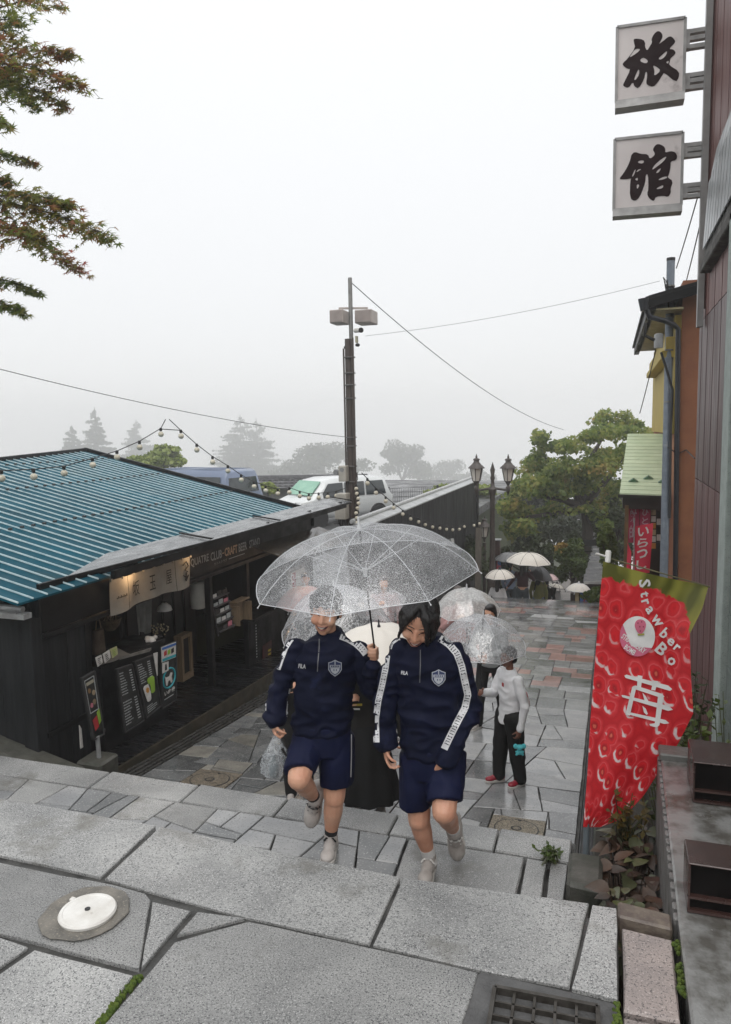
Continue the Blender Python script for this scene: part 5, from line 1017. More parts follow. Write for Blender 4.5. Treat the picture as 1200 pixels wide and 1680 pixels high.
def leaf_plant(name, label, base, spots, size, kinds, rs, stems=leafA, height=.25):
    t = thing(name, label, 'plant', base); base = A(*base); mb = MB()
    for p in spots:
        p = A(*p); k = rs.choice(kinds); o = bpy.data.objects.new('leaf', LM[k, rs.randrange(3)]); COL.objects.link(o); o.parent = t
        s_ = size*rs.uniform(.65, 1.25); o.scale = (s_, s_, s_); a = rs.uniform(0, 6.28)
        o.rotation_euler = (rs.uniform(-.8, .5), rs.uniform(-.5, .5), a); o.location = [float(v) for v in p-base]
        mb.tube([A(p[0]*.6+base[0]*.4, p[1]*.6+base[1]*.4, base[2]), p], .004, 4)
    mb.build('stems', stems, t, kind='stuff'); return t
rs = random.Random(21)
def scat(x0, x1, y0, y1, n, zf): return [(x, y, zf(x, y)+rs.uniform(0, .10)) for x, y in ((rs.uniform(x0, x1), rs.uniform(y0, y1)) for _ in range(n))]
leaf_plant('broad_leaf_plant', 'brown withering broad leaved plant below the strawberry flag', (.12, 3.55, -.58), scat(.02, .25, 3.12, 4.5, 210, lambda x, y: -.40 if y < 3.6 else -.50), .105, ['a', 'a', 'a', 'b'], rs)
leaf_plant('broad_leaf_plant', 'greenish broad leaves at the near end of the planter bed', (.12, 3.2, -.58), scat(.04, .25, 3.05, 3.4, 22, lambda x, y: -.33), .14, ['b', 'c', 'a'], rs)
def sprig_plant(name, label, base, H, n, rs, m, sp=.2, leaf=.05, up=(0, 0, 1)):
    t = thing(name, label, 'plant', base); base = A(*base); st_ = MB(); lf = MB()
    for i in range(n):
        a = rs.uniform(0, 6.28); tip = base+A(math.cos(a)*sp*rs.random(), math.sin(a)*sp*rs.random(), H*rs.uniform(.5, 1)); mid = (base+tip)/2+A(rs.gauss(0, .02), rs.gauss(0, .02), .03)
        st_.tube([base+A(rs.gauss(0, .03), rs.gauss(0, .03), 0), mid, tip], [.006, .004, .002], 4)
        for j in range(9):
            u = rs.uniform(.3, 1); p = (mid*(1-u)+tip*u) if u > .5 else (base*(1-2*u)+mid*2*u); d = nrm(A(rs.gauss(0, 1), rs.gauss(0, 1), rs.gauss(.1, .5))); s_ = nrm(np.cross(d, A(rs.gauss(0, .4), rs.gauss(0, .4), 1))); l = leaf*rs.uniform(.6, 1.3)
            lf.add([p, p+d*l*.5+s_*l*.28, p+d*l, p+d*l*.5-s_*l*.28], [(0, 1, 2, 3)])
    st_.build('stems', leafB, t, kind='stuff'); lf.build('leaves', m, t, kind='stuff'); return t
gleaf = M_leaf('shrub_leaf', [(.03, .05, .012), (.07, .11, .02), (.13, .17, .03)])
dleaf = M_leaf('dark_shrub_leaf', [(.018, .028, .012), (.045, .065, .022), (.08, .10, .035)])
for (x, y, z, H, n, l, lb_) in ((.48, 5.1, -.9, 1.0, 26, .07, 'green leafy shrub rising behind the farther brown trough'), (.75, 5.0, -.9, 1.15, 24, .05, 'fine leaved dark shrub against the green stucco wall'), (.40, 4.75, -.9, .85, 22, .06, 'low green weeds at the end of the concrete wall'), (.62, 6.2, -1.0, 1.0, 22, .07, 'shrub further back along the foot of the house')): sprig_plant('shrub', lb_, (x, y, z), H, n, rs, gleaf if 'green' in lb_ else dleaf, .22, l)
sprig_plant('weed', 'small weeds under the lower edge of the strawberry flag', (.14, 4.4, -.6), .45, 22, rs, M_leaf('weed_leaf', [(.05, .04, .012), (.12, .09, .02), (.2, .14, .03)]), .16, .045)
sprig_plant('weed', 'tuft of weeds growing in a joint of the step by the flag block', (-.28, 4.09, ZM), .05, 16, rs, gleaf, .09, .03)
# ------------------------------------------------------------------ strawberry flag
DF = 4.45; fp = thing('flag_pole', 'white flag pole leaning in the concrete block beside the gutter', 'pole', (-.1, 4.1, -.5))
pb_, pt_ = at(961, 1412, D=4.30), at(998, 914, D=DF); pm = at(963, 1340, D=4.32)
MB().tube([pb_, pm], .017, 10).build('holder_pipe', M('holder_grey', (.16, .19, .21), rough=.4, metal=.3), fp, smooth=True); MB().tube([pm, pt_], .010, 10).build('shaft', white_paint, fp, smooth=True)
MB().lathe(pt_, [(.016, -.03), (.017, .03), (.012, .04)], 12, pt_-pb_).build('joint', white_paint, fp, smooth=True)
arm = at(1165, 963, D=DF-.03); MB().tube([pt_+A(0, 0, -.005), arm], .004, 8).build('cross_arm', M('rod_olive', (.16, .15, .08), rough=.5), fp, smooth=True); MB().tube([pt_, at(978, 908, D=DF)], .006, 8).build('arm_tail', white_paint, fp, smooth=True)
fl = thing('strawberry_flag', 'red strawberry print flag with green top and white lettering on the leaning pole', 'flag', (-.05, 4.4, -.5))
Lf_ = [(990, 921), (983, 1000), (976, 1090), (969, 1180), (964, 1270), (957, 1357)]
Rt = [(1163, 961), (1152, 1000), (1132, 1040), (1134, 1110), (1138, 1170), (1112, 1222), (1084, 1262), (1056, 1306), (1020, 1344), (985, 1357)]
def along(P, t):
    P = [A(*p) for p in P]; L_ = [0]
    for a, b in zip(P[:-1], P[1:]): L_.append(L_[-1]+np.linalg.norm(b-a))
    s_ = t*L_[-1]; i = min(max(np.searchsorted(L_, s_)-1, 0), len(P)-2); u = (s_-L_[i])/(L_[i+1]-L_[i]); return P[i]*(1-u)+P[i+1]*u
NU, NV = 26, 60; vs = []; uv = []
for j in range(NV+1):
    v = j/NV; l = along(Lf_, v); r = along(Rt, v)
    for i in range(NU+1):
        u = i/NU; p = l*(1-u)+r*u; p = p+A(0, 10*math.sin(math.pi*u)*(.3*(v < .05))) if v < .05 else p
        dd = .05*math.sin(3.2*u+5*v)*u+.05*u*v+.022*math.sin(9*u+2.5*v)*u**1.5+.010*math.sin(12*u-9*v)*u-.006*math.sin(16*v+6*u)*u
        vs.append(at(p[0], p[1], D=DF-.03-.125*v+dd)); uv.append((u, v))
fcs = [(j*(NU+1)+i, j*(NU+1)+i+1, (j+1)*(NU+1)+i+1, (j+1)*(NU+1)+i) for j in range(NV) for i in range(NU)]
fm_ = bpy.data.materials.new('strawberry_cloth'); fm_.use_nodes = True; nt = fm_.node_tree; L = nt.links.new; b = nt.nodes['Principled BSDF']; b.inputs['Roughness'].default_value = .6
uvn = node(nt, 'ShaderNodeUVMap'); mp = node(nt, 'ShaderNodeMapping'); mp.inputs['Scale'].default_value = (6.0, 13, 1); L(uvn.outputs[0], mp.inputs[0])
nz = node(nt, 'ShaderNodeTexNoise'); nz.inputs['Scale'].default_value = 2.2; L(mp.outputs[0], nz.inputs['Vector']); vm = node(nt, 'ShaderNodeMixRGB'); vm.inputs[0].default_value = .22; L(mp.outputs[0], vm.inputs[1]); L(nz.outputs['Color'], vm.inputs[2])
vo_ = node(nt, 'ShaderNodeTexVoronoi'); vo_.inputs['Scale'].default_value = 1.15; vo_.inputs['Randomness'].default_value = .55; L(vm.outputs[0], vo_.inputs['Vector'])
rp = node(nt, 'ShaderNodeValToRGB'); e = rp.color_ramp.elements; e[0].position = 0; e[0].color = (.66, .10, .07, 1); e[1].position = 1; e[1].color = (.68, .02, .026, 1)
for p_, c_ in ((.07, (.72, .16, .10, 1)), (.12, (.42, .012, .02, 1)), (.27, (.74, .022, .03, 1)), (.37, (.66, .02, .03, 1)), (.40, (.76, .10, .11, 1)), (.45, (.72, .035, .045, 1)), (.6, (.56, .014, .022, 1))): x = e.new(p_); x.color = c_
L(vo_.outputs['Distance'], rp.inputs[0])
# printed white crescents on one side of every seed pit
vo2 = node(nt, 'ShaderNodeTexVoronoi'); vo2.inputs['Scale'].default_value = 1.15; vo2.inputs['Randomness'].default_value = .55; mpo = node(nt, 'ShaderNodeVectorMath', operation='ADD'); mpo.inputs[1].default_value = (-.10, .16, 0); L(vm.outputs[0], mpo.inputs[0]); L(mpo.outputs[0], vo2.inputs['Vector'])
sb_ = node(nt, 'ShaderNodeMath', operation='SUBTRACT'); L(vo2.outputs['Distance'], sb_.inputs[0]); L(vo_.outputs['Distance'], sb_.inputs[1])
mr = node(nt, 'ShaderNodeMapRange'); mr.inputs['From Min'].default_value = .10; mr.inputs['From Max'].default_value = .15; L(sb_.outputs[0], mr.inputs[0])
bd_ = node(nt, 'ShaderNodeMapRange'); bd_.inputs['From Min'].default_value = .30; bd_.inputs['From Max'].default_value = .34; L(vo_.outputs['Distance'], bd_.inputs[0]); bd2 = node(nt, 'ShaderNodeMapRange'); bd2.inputs['From Min'].default_value = .46; bd2.inputs['From Max'].default_value = .41; L(vo_.outputs['Distance'], bd2.inputs[0])
m1 = node(nt, 'ShaderNodeMath', operation='MULTIPLY'); L(bd_.outputs[0], m1.inputs[0]); L(bd2.outputs[0], m1.inputs[1]); m2 = node(nt, 'ShaderNodeMath', operation='MULTIPLY'); L(m1.outputs[0], m2.inputs[0]); L(mr.outputs[0], m2.inputs[1])
su = node(nt, 'ShaderNodeSeparateXYZ'); L(uvn.outputs[0], su.inputs[0])
fade = node(nt, 'ShaderNodeMapRange'); fade.inputs['From Min'].default_value = .18; fade.inputs['From Max'].default_value = .42; L(su.outputs['Y'], fade.inputs[0]); m3 = node(nt, 'ShaderNodeMath', operation='MULTIPLY'); L(m2.outputs[0], m3.inputs[0]); L(fade.outputs[0], m3.inputs[1])
mx = node(nt, 'ShaderNodeMixRGB'); mx.inputs[2].default_value = (.80, .66, .66, 1); L(m3.outputs[0], mx.inputs[0]); L(rp.outputs[0], mx.inputs[1])
# green calyx along the top and in the free corner
ca = node(nt, 'ShaderNodeMath', operation='MULTIPLY_ADD'); ca.inputs[1].default_value = -.16; L(su.outputs['X'], ca.inputs[0]); L(su.outputs['Y'], ca.inputs[2]); nw = node(nt, 'ShaderNodeMath', operation='MULTIPLY_ADD'); nw.inputs[1].default_value = .06; nw.inputs[2].default_value = .03; L(nz.outputs['Fac'], nw.inputs[0])
pwx = node(nt, 'ShaderNodeMath', operation='POWER'); pwx.inputs[1].default_value = 7; L(su.outputs['X'], pwx.inputs[0]); pw2 = node(nt, 'ShaderNodeMath', operation='MULTIPLY_ADD'); pw2.inputs[1].default_value = .13; L(pwx.outputs[0], pw2.inputs[0]); L(nw.outputs[0], pw2.inputs[2])
lt1 = node(nt, 'ShaderNodeMath', operation='SUBTRACT'); L(pw2.outputs[0], lt1.inputs[0]); L(su.outputs['Y'], lt1.inputs[1]); sm = node(nt, 'ShaderNodeMapRange'); sm.inputs['From Min'].default_value = -.004; sm.inputs['From Max'].default_value = .004; L(lt1.outputs[0], sm.inputs[0])
gn = node(nt, 'ShaderNodeValToRGB'); gn.color_ramp.elements[0].color = (.10, .105, .016, 1); gn.color_ramp.elements[1].color = (.30, .29, .05, 1); gn.color_ramp.elements[0].position = .42; gn.color_ramp.elements[1].position = .6; nz2 = node(nt, 'ShaderNodeTexNoise'); nz2.inputs['Scale'].default_value = 5; nz2.inputs['Detail'].default_value = 1; L(uvn.outputs[0], nz2.inputs['Vector']); L(nz2.outputs['Fac'], gn.inputs[0])
mg = node(nt, 'ShaderNodeMixRGB'); L(sm.outputs[0], mg.inputs[0]); L(mx.outputs[0], mg.inputs[1]); L(gn.outputs[0], mg.inputs[2])
tlc = node(nt, 'ShaderNodeBsdfTranslucent'); L(mg.outputs[0], tlc.inputs[0]); L(mg.outputs[0], b.inputs['Base Color']); ms = node(nt, 'ShaderNodeMixShader'); ms.inputs[0].default_value = .35; out = nt.nodes['Material Output']; L(b.outputs[0], ms.inputs[1]); L(tlc.outputs[0], ms.inputs[2]); L(ms.outputs[0], out.inputs[0]); MATS['strawberry_cloth'] = fm_
mb = MB(); mb.add(vs, fcs); fo = mb.build('cloth', fm_, fl, smooth='all'); lay = fo.data.uv_layers.new(name='uv')
for lp in fo.data.loops: lay.data[lp.index].uv = uv[lp.vertex_index]
fbv = BVHTree.FromPolygons([tuple(v) for v in vs], fcs)
def on_flag(x, y, off=.006):
    off = off*1.5+.006; d = ray(x, y); h = fbv.ray_cast(Vector(EYE), Vector(nrm(d))); 
    if h[0] is None: return at(x, y, D=DF-.02)
    return np.array(h[0])-nrm(d)*off
def flag_poly(v, f, name, m, off=.006):
    bm = bmesh.new(); bv_ = [bm.verts.new((p[0], p[1], 0)) for p in v]
    for q in f:
        try: bm.faces.new([bv_[i] for i in q])
        except ValueError: pass
    bmesh.ops.triangulate(bm, faces=bm.faces)
    for _ in range(4):
        le = [e for e in bm.edges if e.calc_length() > 5]
        if not le: break
        bmesh.ops.subdivide_edges(bm, edges=le, cuts=1); bmesh.ops.triangulate(bm, faces=bm.faces)
    bm.verts.index_update(); mb = MB(); mb.add([on_flag(p.co[0], p.co[1], off) for p in bm.verts], [[p.index for p in q.verts] for q in bm.faces]); bm.free(); return mb.build(name, m, fl)
fw = M('flag_white', (.74, .73, .72), rough=.6); fpink = M('flag_pink', (.60, .13, .22), rough=.6)
def flag_text(s, c, w, h, ang, name, m, bold=.0, off=.008):
    v, f = text_poly(s, bold); ca_, sa_ = math.cos(ang), math.sin(ang); pts = [(c[0]+(x-.5)*w*ca_+(y-.5)*h*sa_, c[1]+(x-.5)*w*sa_-(y-.5)*h*ca_) for x, y, _ in v]; return flag_poly(pts, f, name, m, off)
for ch, x, y, w, h, a in (('S', 1058, 957, 13, 19, 1.45), ('t', 1058, 975, 9, 14, 1.4), ('r', 1059, 988, 9, 12, 1.25), ('a', 1066, 1001, 11, 12, 1.05), ('w', 1078, 1019, 20, 13, .95), ('b', 1091, 1039, 11, 18, .75), ('e', 1101, 1053, 12, 12, .7), ('r', 1111, 1063, 9, 11, .7), ('B', 1086, 1065, 16, 20, .75), ('o', 1102, 1085, 13, 13, .8)): flag_text(ch, (x, y), w, h, a, 'letter', fw, .025)
el = [(1046+29*math.cos(t), 1044+33*math.sin(t)) for t in np.linspace(0, 2*math.pi, 40, endpoint=False)]
flag_poly([(1046, 1044)]+el, [(0, 1+i, 1+(i+1) % 40) for i in range(40)], 'badge', fw, .006)
half = [(1046+29*math.cos(t), 1044+33*math.sin(t)) for t in np.linspace(.62, .62+math.pi, 20)]
flag_poly([np.mean(half, 0)]+half, [(0, 1+i, 2+i) for i in range(19)], 'badge_band', fpink, .009)
flag_text('STRAWBERRY', (1040, 1056), 46, 9, .62, 'letter', fw, .02, .012); flag_text('BOMB', (1034, 1066), 20, 9, .62, 'letter', fw, .02, .012)
sbp = [(1051+9*math.cos(t)*(1-.25*math.sin(t)), 1028+12*math.sin(t)) for t in np.linspace(0, 2*math.pi, 20, endpoint=False)]; flag_poly([(1051, 1028)]+sbp, [(0, 1+i, 1+(i+1) % 20) for i in range(20)], 'badge_berry', fpink, .010)
for x, y in ((1047, 1022), (1053, 1020), (1050, 1028), (1056, 1028), (1051, 1035)): flag_poly([(x-1, y-1), (x+1, y-1), (x+1, y+1.4), (x-1, y+1.4)], [(0, 1, 2, 3)], 'badge_seed', M('seed_dark', (.25, .03, .06)), .013)
flag_poly([(1046, 1040), (1057, 1039), (1058, 1042), (1047, 1043)], [(0, 1, 2, 3)], 'badge_leaf', M('badge_leaf', (.35, .33, .05)), .011)
for stroke in ([(318, 768), (325, 780), (570, 852), (582, 842), (560, 822), (330, 762)], [(392, 765), (418, 770), (410, 832), (388, 828)], [(478, 795), (505, 798), (488, 850), (466, 846)], [(362, 828), (384, 834), (348, 988), (324, 982)],
  [(366, 826), (370, 840), (515, 888), (540, 884), (525, 868), (380, 822)], [(505, 872), (535, 880), (512, 1040), (496, 1054), (460, 1044), (456, 1034), (486, 1030)], [(302, 874), (306, 886), (560, 962), (586, 956), (562, 934), (318, 876)], [(332, 968), (334, 980), (540, 1034), (566, 1030), (545, 1012), (340, 968)],
  [(418, 862), (436, 880), (450, 906), (444, 914), (428, 900)], [(418, 934), (436, 950), (448, 978), (440, 984), (426, 970)]):
    P_ = [(930+x/3.36, 880+y/3.36) for x, y in stroke]; flag_poly(P_, [list(range(len(P_)))], 'character_stroke', fw, .008)
# ------------------------------------------------------------------ trees
bark = M('bark', (.06, .05, .042), (.035, .03, .026), 8, .8, bump=.5, bscale=30, stretch=(3, 3, .8))
def foliage_mb(clumps, n, size, rs, flat=.5, star=None):
    """n leaves gathered in clumps [(centre, radius3)]"""
    mb = MB(); g = np.random.default_rng(rs); w = np.array([np.prod(c[1])**(2/3) for c in clumps]); w /= w.sum(); idx = g.choice(len(clumps), n, p=w)
    C = np.array([c[0] for c in clumps]); Rr = np.array([c[1] for c in clumps]); d = g.normal(size=(n, 3)); d /= np.linalg.norm(d, axis=1)[:, None]; r = g.random(n)**.45
    P = C[idx]+d*Rr[idx]*r[:, None]; a = g.normal(size=(n, 3)); a /= np.linalg.norm(a, axis=1)[:, None]; nn = g.normal(size=(n, 3))*flat+np.array([0, 0, 1.0])*(1-flat)+d*.4; b = np.cross(nn, a); b /= np.linalg.norm(b, axis=1)[:, None]+1e-9
    s = size*(.6+.8*g.random(n)); V = np.stack([P-a*s[:, None]*.55, P+b*s[:, None]*.36, P+a*s[:, None]*.6, P-b*s[:, None]*.36], 1).reshape(-1, 3)
    mb.v = [V]; mb.n = len(V); mb.f = np.arange(len(V)).reshape(-1, 4).tolist(); return mb
def tree(label, base, limbs, clumps, n, size, leafm, seed, name='tree', trunk_r=.25, group=None, flat=.6):
    t = thing(name, label, 'tree', base, group); mb = MB()
    for pts, r in limbs: mb.tube(pts, [r*(1-.75*i/(len(pts)-1)) for i in range(len(pts))], 7)
    mb.build('trunk', bark, t, smooth=True, kind='stuff' if len(limbs) > 1 else None); foliage_mb(clumps, n, size, seed, flat).build('crown', leafm, t, kind='stuff'); return t
def conifer(label, px, ytop, ybot, D, wpx, seed, leafm, group, gaps=.5):
    rs = random.Random(seed); b = at(px, ybot, D=D); tp_ = at(px, ytop, D=D); H = tp_[2]-b[2]; W = wpx*D/F*.72; cl = []; base = A(b[0], b[1], hground(b[0], b[1])); limbs = [([base, A(b[0], b[1], b[2]+H*.5), A(b[0]+rs.gauss(0, .2), b[1], tp_[2])], H*.018)]
    k = int(8+H*1.0)
    for i in range(k):
        v = (i+rs.uniform(-.3, .3))/k; w = W*(1-v)**.75+.25
        for j in range(3 if v < .7 else 2):
            a = rs.uniform(0, 6.28); r = w*rs.uniform(.25, .8); c = A(b[0]+math.cos(a)*r, b[1]+math.sin(a)*r, b[2]+H*v*.97); cl.append((c, A(w*.45, w*.45, H/k*.75)))
            if rs.random() < .4: limbs.append(([A(b[0], b[1], c[2]-.2), c], .05))
    return tree(label, base, limbs, cl, int(2200+H*W*16), 1.0, leafm, seed, 'conifer_tree', group=group)
def broad(label, px, ytop, ybot, D, wpx, seed, leafm, group=None, n=3500, size=.5, base_z=None, lean=0, name='broadleaf_tree', gapx=0):
    rs = random.Random(seed); b = at(px, ybot, D=D); tp_ = at(px, ytop, D=D); H = tp_[2]-b[2]; W = wpx*D/F/2; base = A(b[0], b[1], hground(b[0], b[1]) if base_z is None else base_z); cl = []; fork = A(b[0], b[1], b[2]+H*.25); limbs = [([base, (base+fork)/2+A(W*.03, 0, 0), fork], H*.045)]
    for i in range(26):
        a = rs.uniform(0, 6.28); e = rs.uniform(-.15, 1.45); r = rs.uniform(.55, .95); c = fork+A(math.cos(a)*math.cos(e)*W*r, math.sin(a)*math.cos(e)*W*r, math.sin(e)*H*.66*r+H*.08); cl.append((c, A(W*.30, W*.30, H*.13)*rs.uniform(.7, 1.25)))
        if i % 3 == 0: m = (fork+c)/2+A(rs.gauss(0, W*.06), rs.gauss(0, W*.06), H*.04); limbs.append(([fork-A(0, 0, H*.05), m, c], H*.016))
    return tree(label, base, limbs, cl, n, size, leafm, seed, name, group=group)
farleaf = M_leaf('far_leaf', [(.025, .035, .02), (.05, .065, .032), (.085, .10, .05)]); midleaf = M_leaf('mid_leaf', [(.10, .14, .03), (.22, .28, .06), (.36, .40, .12)])
G = 'foggy trees beyond the car park'
conifer('small dark conifer left of the taller one above the teal roof', 122, 697, 781, 303, 45, 1, farleaf, G)
conifer('taller slim conifer above the teal roof ridge', 160, 668, 781, 303, 55, 2, farleaf, G)
conifer('pale conifer just right of the two conifers above the roof', 228, 688, 786, 364, 70, 3, farleaf, G)
conifer('big broad conifer left of the pole, twin topped and faded by fog', 398, 680, 801, 364, 95, 4, farleaf, G); conifer('second top of the faded conifer mass, slightly right', 425, 686, 801, 368, 80, 5, farleaf, G)
broad('round broad crowned tree in fog directly behind the brown pole', 530, 722, 800, 291, 150, 6, farleaf, G, 5200, 1.1)
broad('faded dense tree in fog right of the brown pole', 660, 722, 805, 316, 95, 7, farleaf, G, 4200, 1.1)
broad('faint spreading pine in fog behind the boarded wall', 730, 752, 805, 364, 90, 8, farleaf, G, 2000, 1.1); broad('faint low tree in fog just left of the lamp', 785, 765, 806, 340, 60, 9, farleaf, G, 1500, 1.1)
broad('bright light green bushy tree right behind the teal roof', 262, 732, 800, 42, 118, 10, midleaf, None, 5200, .24, -1.3)
broad('low light green hedge tree beside the fence end', 765, 792, 825, 36, 120, 11, midleaf, None, 2600, .2, -2.2)
broad('small shrub standing beside the blue grey van', 440, 790, 815, 30, 40, 12, midleaf, None, 900, .12, -1.3)
# the big maple right of the lamp
mleaf = M_leaf('maple_leaf', [(.06, .10, .026), (.16, .23, .055), (.30, .34, .085), (.46, .34, .12)], trans=.6)
MD = 30; mbse = at(950, 905, D=MD); rs = random.Random(33); mp_ = lambda x, y, d=0: at(x, y, D=MD+d)
spots = [(1005, 690, 30, 20), (1020, 710, 40, 22), (975, 715, 45, 22), (935, 730, 45, 22), (900, 735, 35, 18), (885, 715, 22, 14), (870, 765, 35, 22), (905, 770, 45, 26), (955, 765, 50, 28), (1000, 755, 45, 30), (1030, 740, 35, 25), (850, 795, 30, 20), (880, 805, 40, 24), (925, 805, 45, 22), (985, 800, 50, 26), (835, 830, 26, 22), (860, 840, 35, 24), (905, 835, 35, 16), (845, 862, 30, 20), (985, 835, 40, 24), (1005, 870, 35, 26), (1015, 820, 25, 25), (1040, 700, 20, 14), (1060, 712, 18, 10), (945, 835, 26, 12), (870, 872, 24, 12)]
cl = []
for x, y, w, h in spots:
    for k in range(4): d_ = rs.uniform(-2.2, 2.2); cl.append((mp_(x+rs.gauss(0, w*.35), y+rs.gauss(0, h*.3), d_), A(w, w, h)*MD/F*rs.uniform(.42, .75)))
fk = mp_(955, 825); base = A(mbse[0], mbse[1], hground(mbse[0], mbse[1]))
limbs = [([base, mp_(965, 870), fk], .34)]+[([fk-A(0, 0, .2)]+[mp_(x, y, d_) for x, y in q_], .17) for q_, d_ in (([(940, 800), (915, 775), (890, 745)], 0), ([(925, 820), (895, 815), (860, 800)], -.5), ([(960, 790), (970, 750), (1000, 700)], .4), ([(985, 800), (1010, 770), (1030, 735)], 0), ([(930, 838), (890, 845), (850, 850)], -.8), ([(985, 840), (1005, 860)], -.5))]
tree('large maple with green and yellowing leaves right of the street lamp', base, limbs, cl, 15000, .17, mleaf, 34, 'maple_tree', flat=.7)
for i, (px, py, D, w, h, n, lf, lb_) in enumerate(((860, 915, 29, 110, 80, 4500, dleaf, 'dark shrubs below the maple behind the umbrellas'), (905, 885, 36, 120, 80, 3600, farleaf, 'greyish bush in the gap under the maple branches'), (940, 930, 25, 75, 90, 4200, gleaf, 'green bush with orange tips by the stairs'), (972, 905, 33, 90, 110, 4200, dleaf, 'dark bush behind the tile capped wall'), (995, 900, 19, 40, 90, 2200, gleaf, 'bush climbing beside the shop post'), (770, 925, 25.5, 70, 110, 3000, dleaf, 'ivy covered bank behind the lamp post'), (985, 975, 19.5, 60, 25, 900, gleaf, 'low green plants at the top right of the stairs'))):
    b_ = at(px, py+h/2, D=D); broad(lb_, px, py-h/2, py+h/2, D, w, 50+i, lf, None, n, .10 if D < 27 else .15, b_[2]-.25, name='bush')
ol = M_leaf('orange_leaf', [(.18, .13, .02), (.32, .20, .03), (.35, .25, .05)]); broad('small bush turning orange and yellow beside the stairs', 925, 890, 915, 25, 34, 61, ol, None, 700, .09, at(925, 922, D=25)[2], name='bush')
for i, (px, py, D, w, h, lb_) in enumerate(((880, 850, 50, 150, 130, 'hazy greenery down the valley seen through the maple, left side'), (960, 840, 52, 170, 150, 'hazy greenery down the valley seen through the maple, right side'), (1010, 880, 30, 70, 130, 'dark bush filling the gap left of the shop post'))): broad(lb_, px, py-h/2, py+h/2, D, w, 80+i, farleaf if i < 2 else dleaf, None, 4500, .32 if i < 2 else .15, at(px, py+h/2, D=D)[2]-1, name='bush')
# tile capped wall stepping down at the right of the stairs
ts = thing('stepped_tile_wall', 'dark wall with white edged tiles stepping down right of the stairs', 'wall', at(975, 960, D=25))
for k in range(8):
    y_ = 955-k*11; c = at(975+k*1.2, y_, D=21.5+k*1.3); MB().slab([c+A(-.30+.02*k, 0, 0), c+A(.30-.02*k, 0, .0), c+A(.30-.02*k, .9, .05), c+A(-.30+.02*k, .9, .05)], (0, 0, -.06)).build('cap_tile', tilem, ts); MB().slab([c+A(-.28+.02*k, -.012, .0), c+A(.2, -.012, .05), c+A(.28-.02*k, -.012, -.02), c+A(.2, -.012, -.05), c+A(-.28+.02*k, -.012, -.07)], (0, .02, 0)).build('tile_edge', M('tile_edge_white', (.42, .42, .41), (.3, .3, .3), 8), ts)
    MB().box((c[0]-.25, c[1]+.05, c[2]-2), (c[0]+.28, c[1]+1.2, c[2]-.05)).build('wall_body', M('dark_brown_wood', (.02, .01, .01)), ts)
gt = thing('timber_gate', 'dark timber lattice frame standing among the bushes by the stairs', 'gate', at(950, 965, D=27)); MB().beam(at(953, 975, D=27), at(953, 893, D=27), .10, .10, up=(0, 1, 0)).build('post', M('weathered_post', (.1, .1, .1)), gt); MB().beam(at(930, 892, D=27), at(980, 890, D=27), .12, .22).build('lintel', blackwood2, gt)
for k in range(3): MB().beam(at(940, 905+k*8, D=27.2), at(972, 904+k*8, D=27.2), .04, .05).build('rail', blackwood2, gt)
MB().slab([at(935, 965, D=24.5), at(982, 965, D=24.5), at(978, 945, D=26), at(940, 945, D=26)], (0, 0, .08)).build('low_roof', M('brown_roof', (.07, .04, .035), (.05, .03, .025), 4, .5), kind='structure')
rr = thing('red_roof_house', 'far house with a faded red roof seen under the maple', 'house', at(975, 870, D=55)); MB().slab([at(955, 862, D=55), at(998, 862, D=55), at(985, 845, D=58), at(970, 845, D=58)], (0, 0, .15)).build('roof', M('faded_red_roof', (.30, .10, .09), (.24, .09, .08), 3, .6), rr); MB().box((at(958, 880, D=55.5)[0], at(970, 880, D=55.5)[1], -14), (at(994, 880, D=55.5)[0], at(970, 880, D=55.5)[1]+4, at(970, 862, D=55.5)[2])).build('wall', M('pale_wall', (.35, .34, .31), rough=.8), rr)
# near maple at the left: trunk outside the frame, sprays of star shaped leaves
nm = thing('japanese_maple', 'maple with red and green star shaped leaves reaching in at upper left', 'tree', (-4.6, 4.6, -.5))
rs = random.Random(77); ND = 6.2; npx = lambda x, y, d=0: at(x, y, D=ND+d)
MB().tube([A(-5.4, 4.4, -.5), A(-5.3, 4.5, 1.5), A(-4.9, 4.8, 3.4), A(-4.5, 5.0, 5.6)], [.16, .14, .11, .06], 10).build('trunk', bark, nm, smooth=True)
br = MB(); lm = MB()
star = []
for k in range(7): a = math.radians(-126+42*k); star.append((a, [.62, .85, 1.0, 1.12, 1.0, .85, .62][k]))
def star_leaf(p, d, nn, s):
    a = nrm(d); nn = nrm(nn); b_ = nrm(np.cross(nn, a)); a = np.cross(b_, nn); vs = [p]
    for i, (t_, r) in enumerate(star):
        if i: tm_ = (t_+star[i-1][0])/2; vs.append(p+(a*math.cos(tm_)+b_*math.sin(tm_))*s*.36)
        vs.append(p+(a*math.cos(t_)+b_*math.sin(t_))*s*r-nn*s*.12*r)
    lm.add(vs, [(0, i, i+1) for i in range(1, len(vs)-1)])
sprays = [((-60, 40), (95, 8), 38, 40), ((-60, 60), (35, 45), 32, 30), ((-70, 100), (140, 152), 30, 70), ((-60, 120), (110, 185), 26, 55), ((-50, 130), (60, 185), 24, 45), ((-40, 110), (120, 95), 22, 45), ((-60, 190), (12, 215), 18, 20), ((-60, 260), (62, 280), 15, 32), ((-70, 320), (180, 398), 36, 90), ((-60, 350), (135, 455), 26, 60), ((-60, 330), (120, 345), 26, 60), ((-60, 300), (20, 310), 18, 22), ((-60, 380), (70, 400), 25, 50), ((-60, 460), (65, 492), 14, 30), ((-60, 500), (42, 525), 14, 26), ((-60, 150), (30, 120), 40, 45), ((-50, -10), (60, 5), 30, 30), ((-60, 20), (30, 85), 22, 22)]
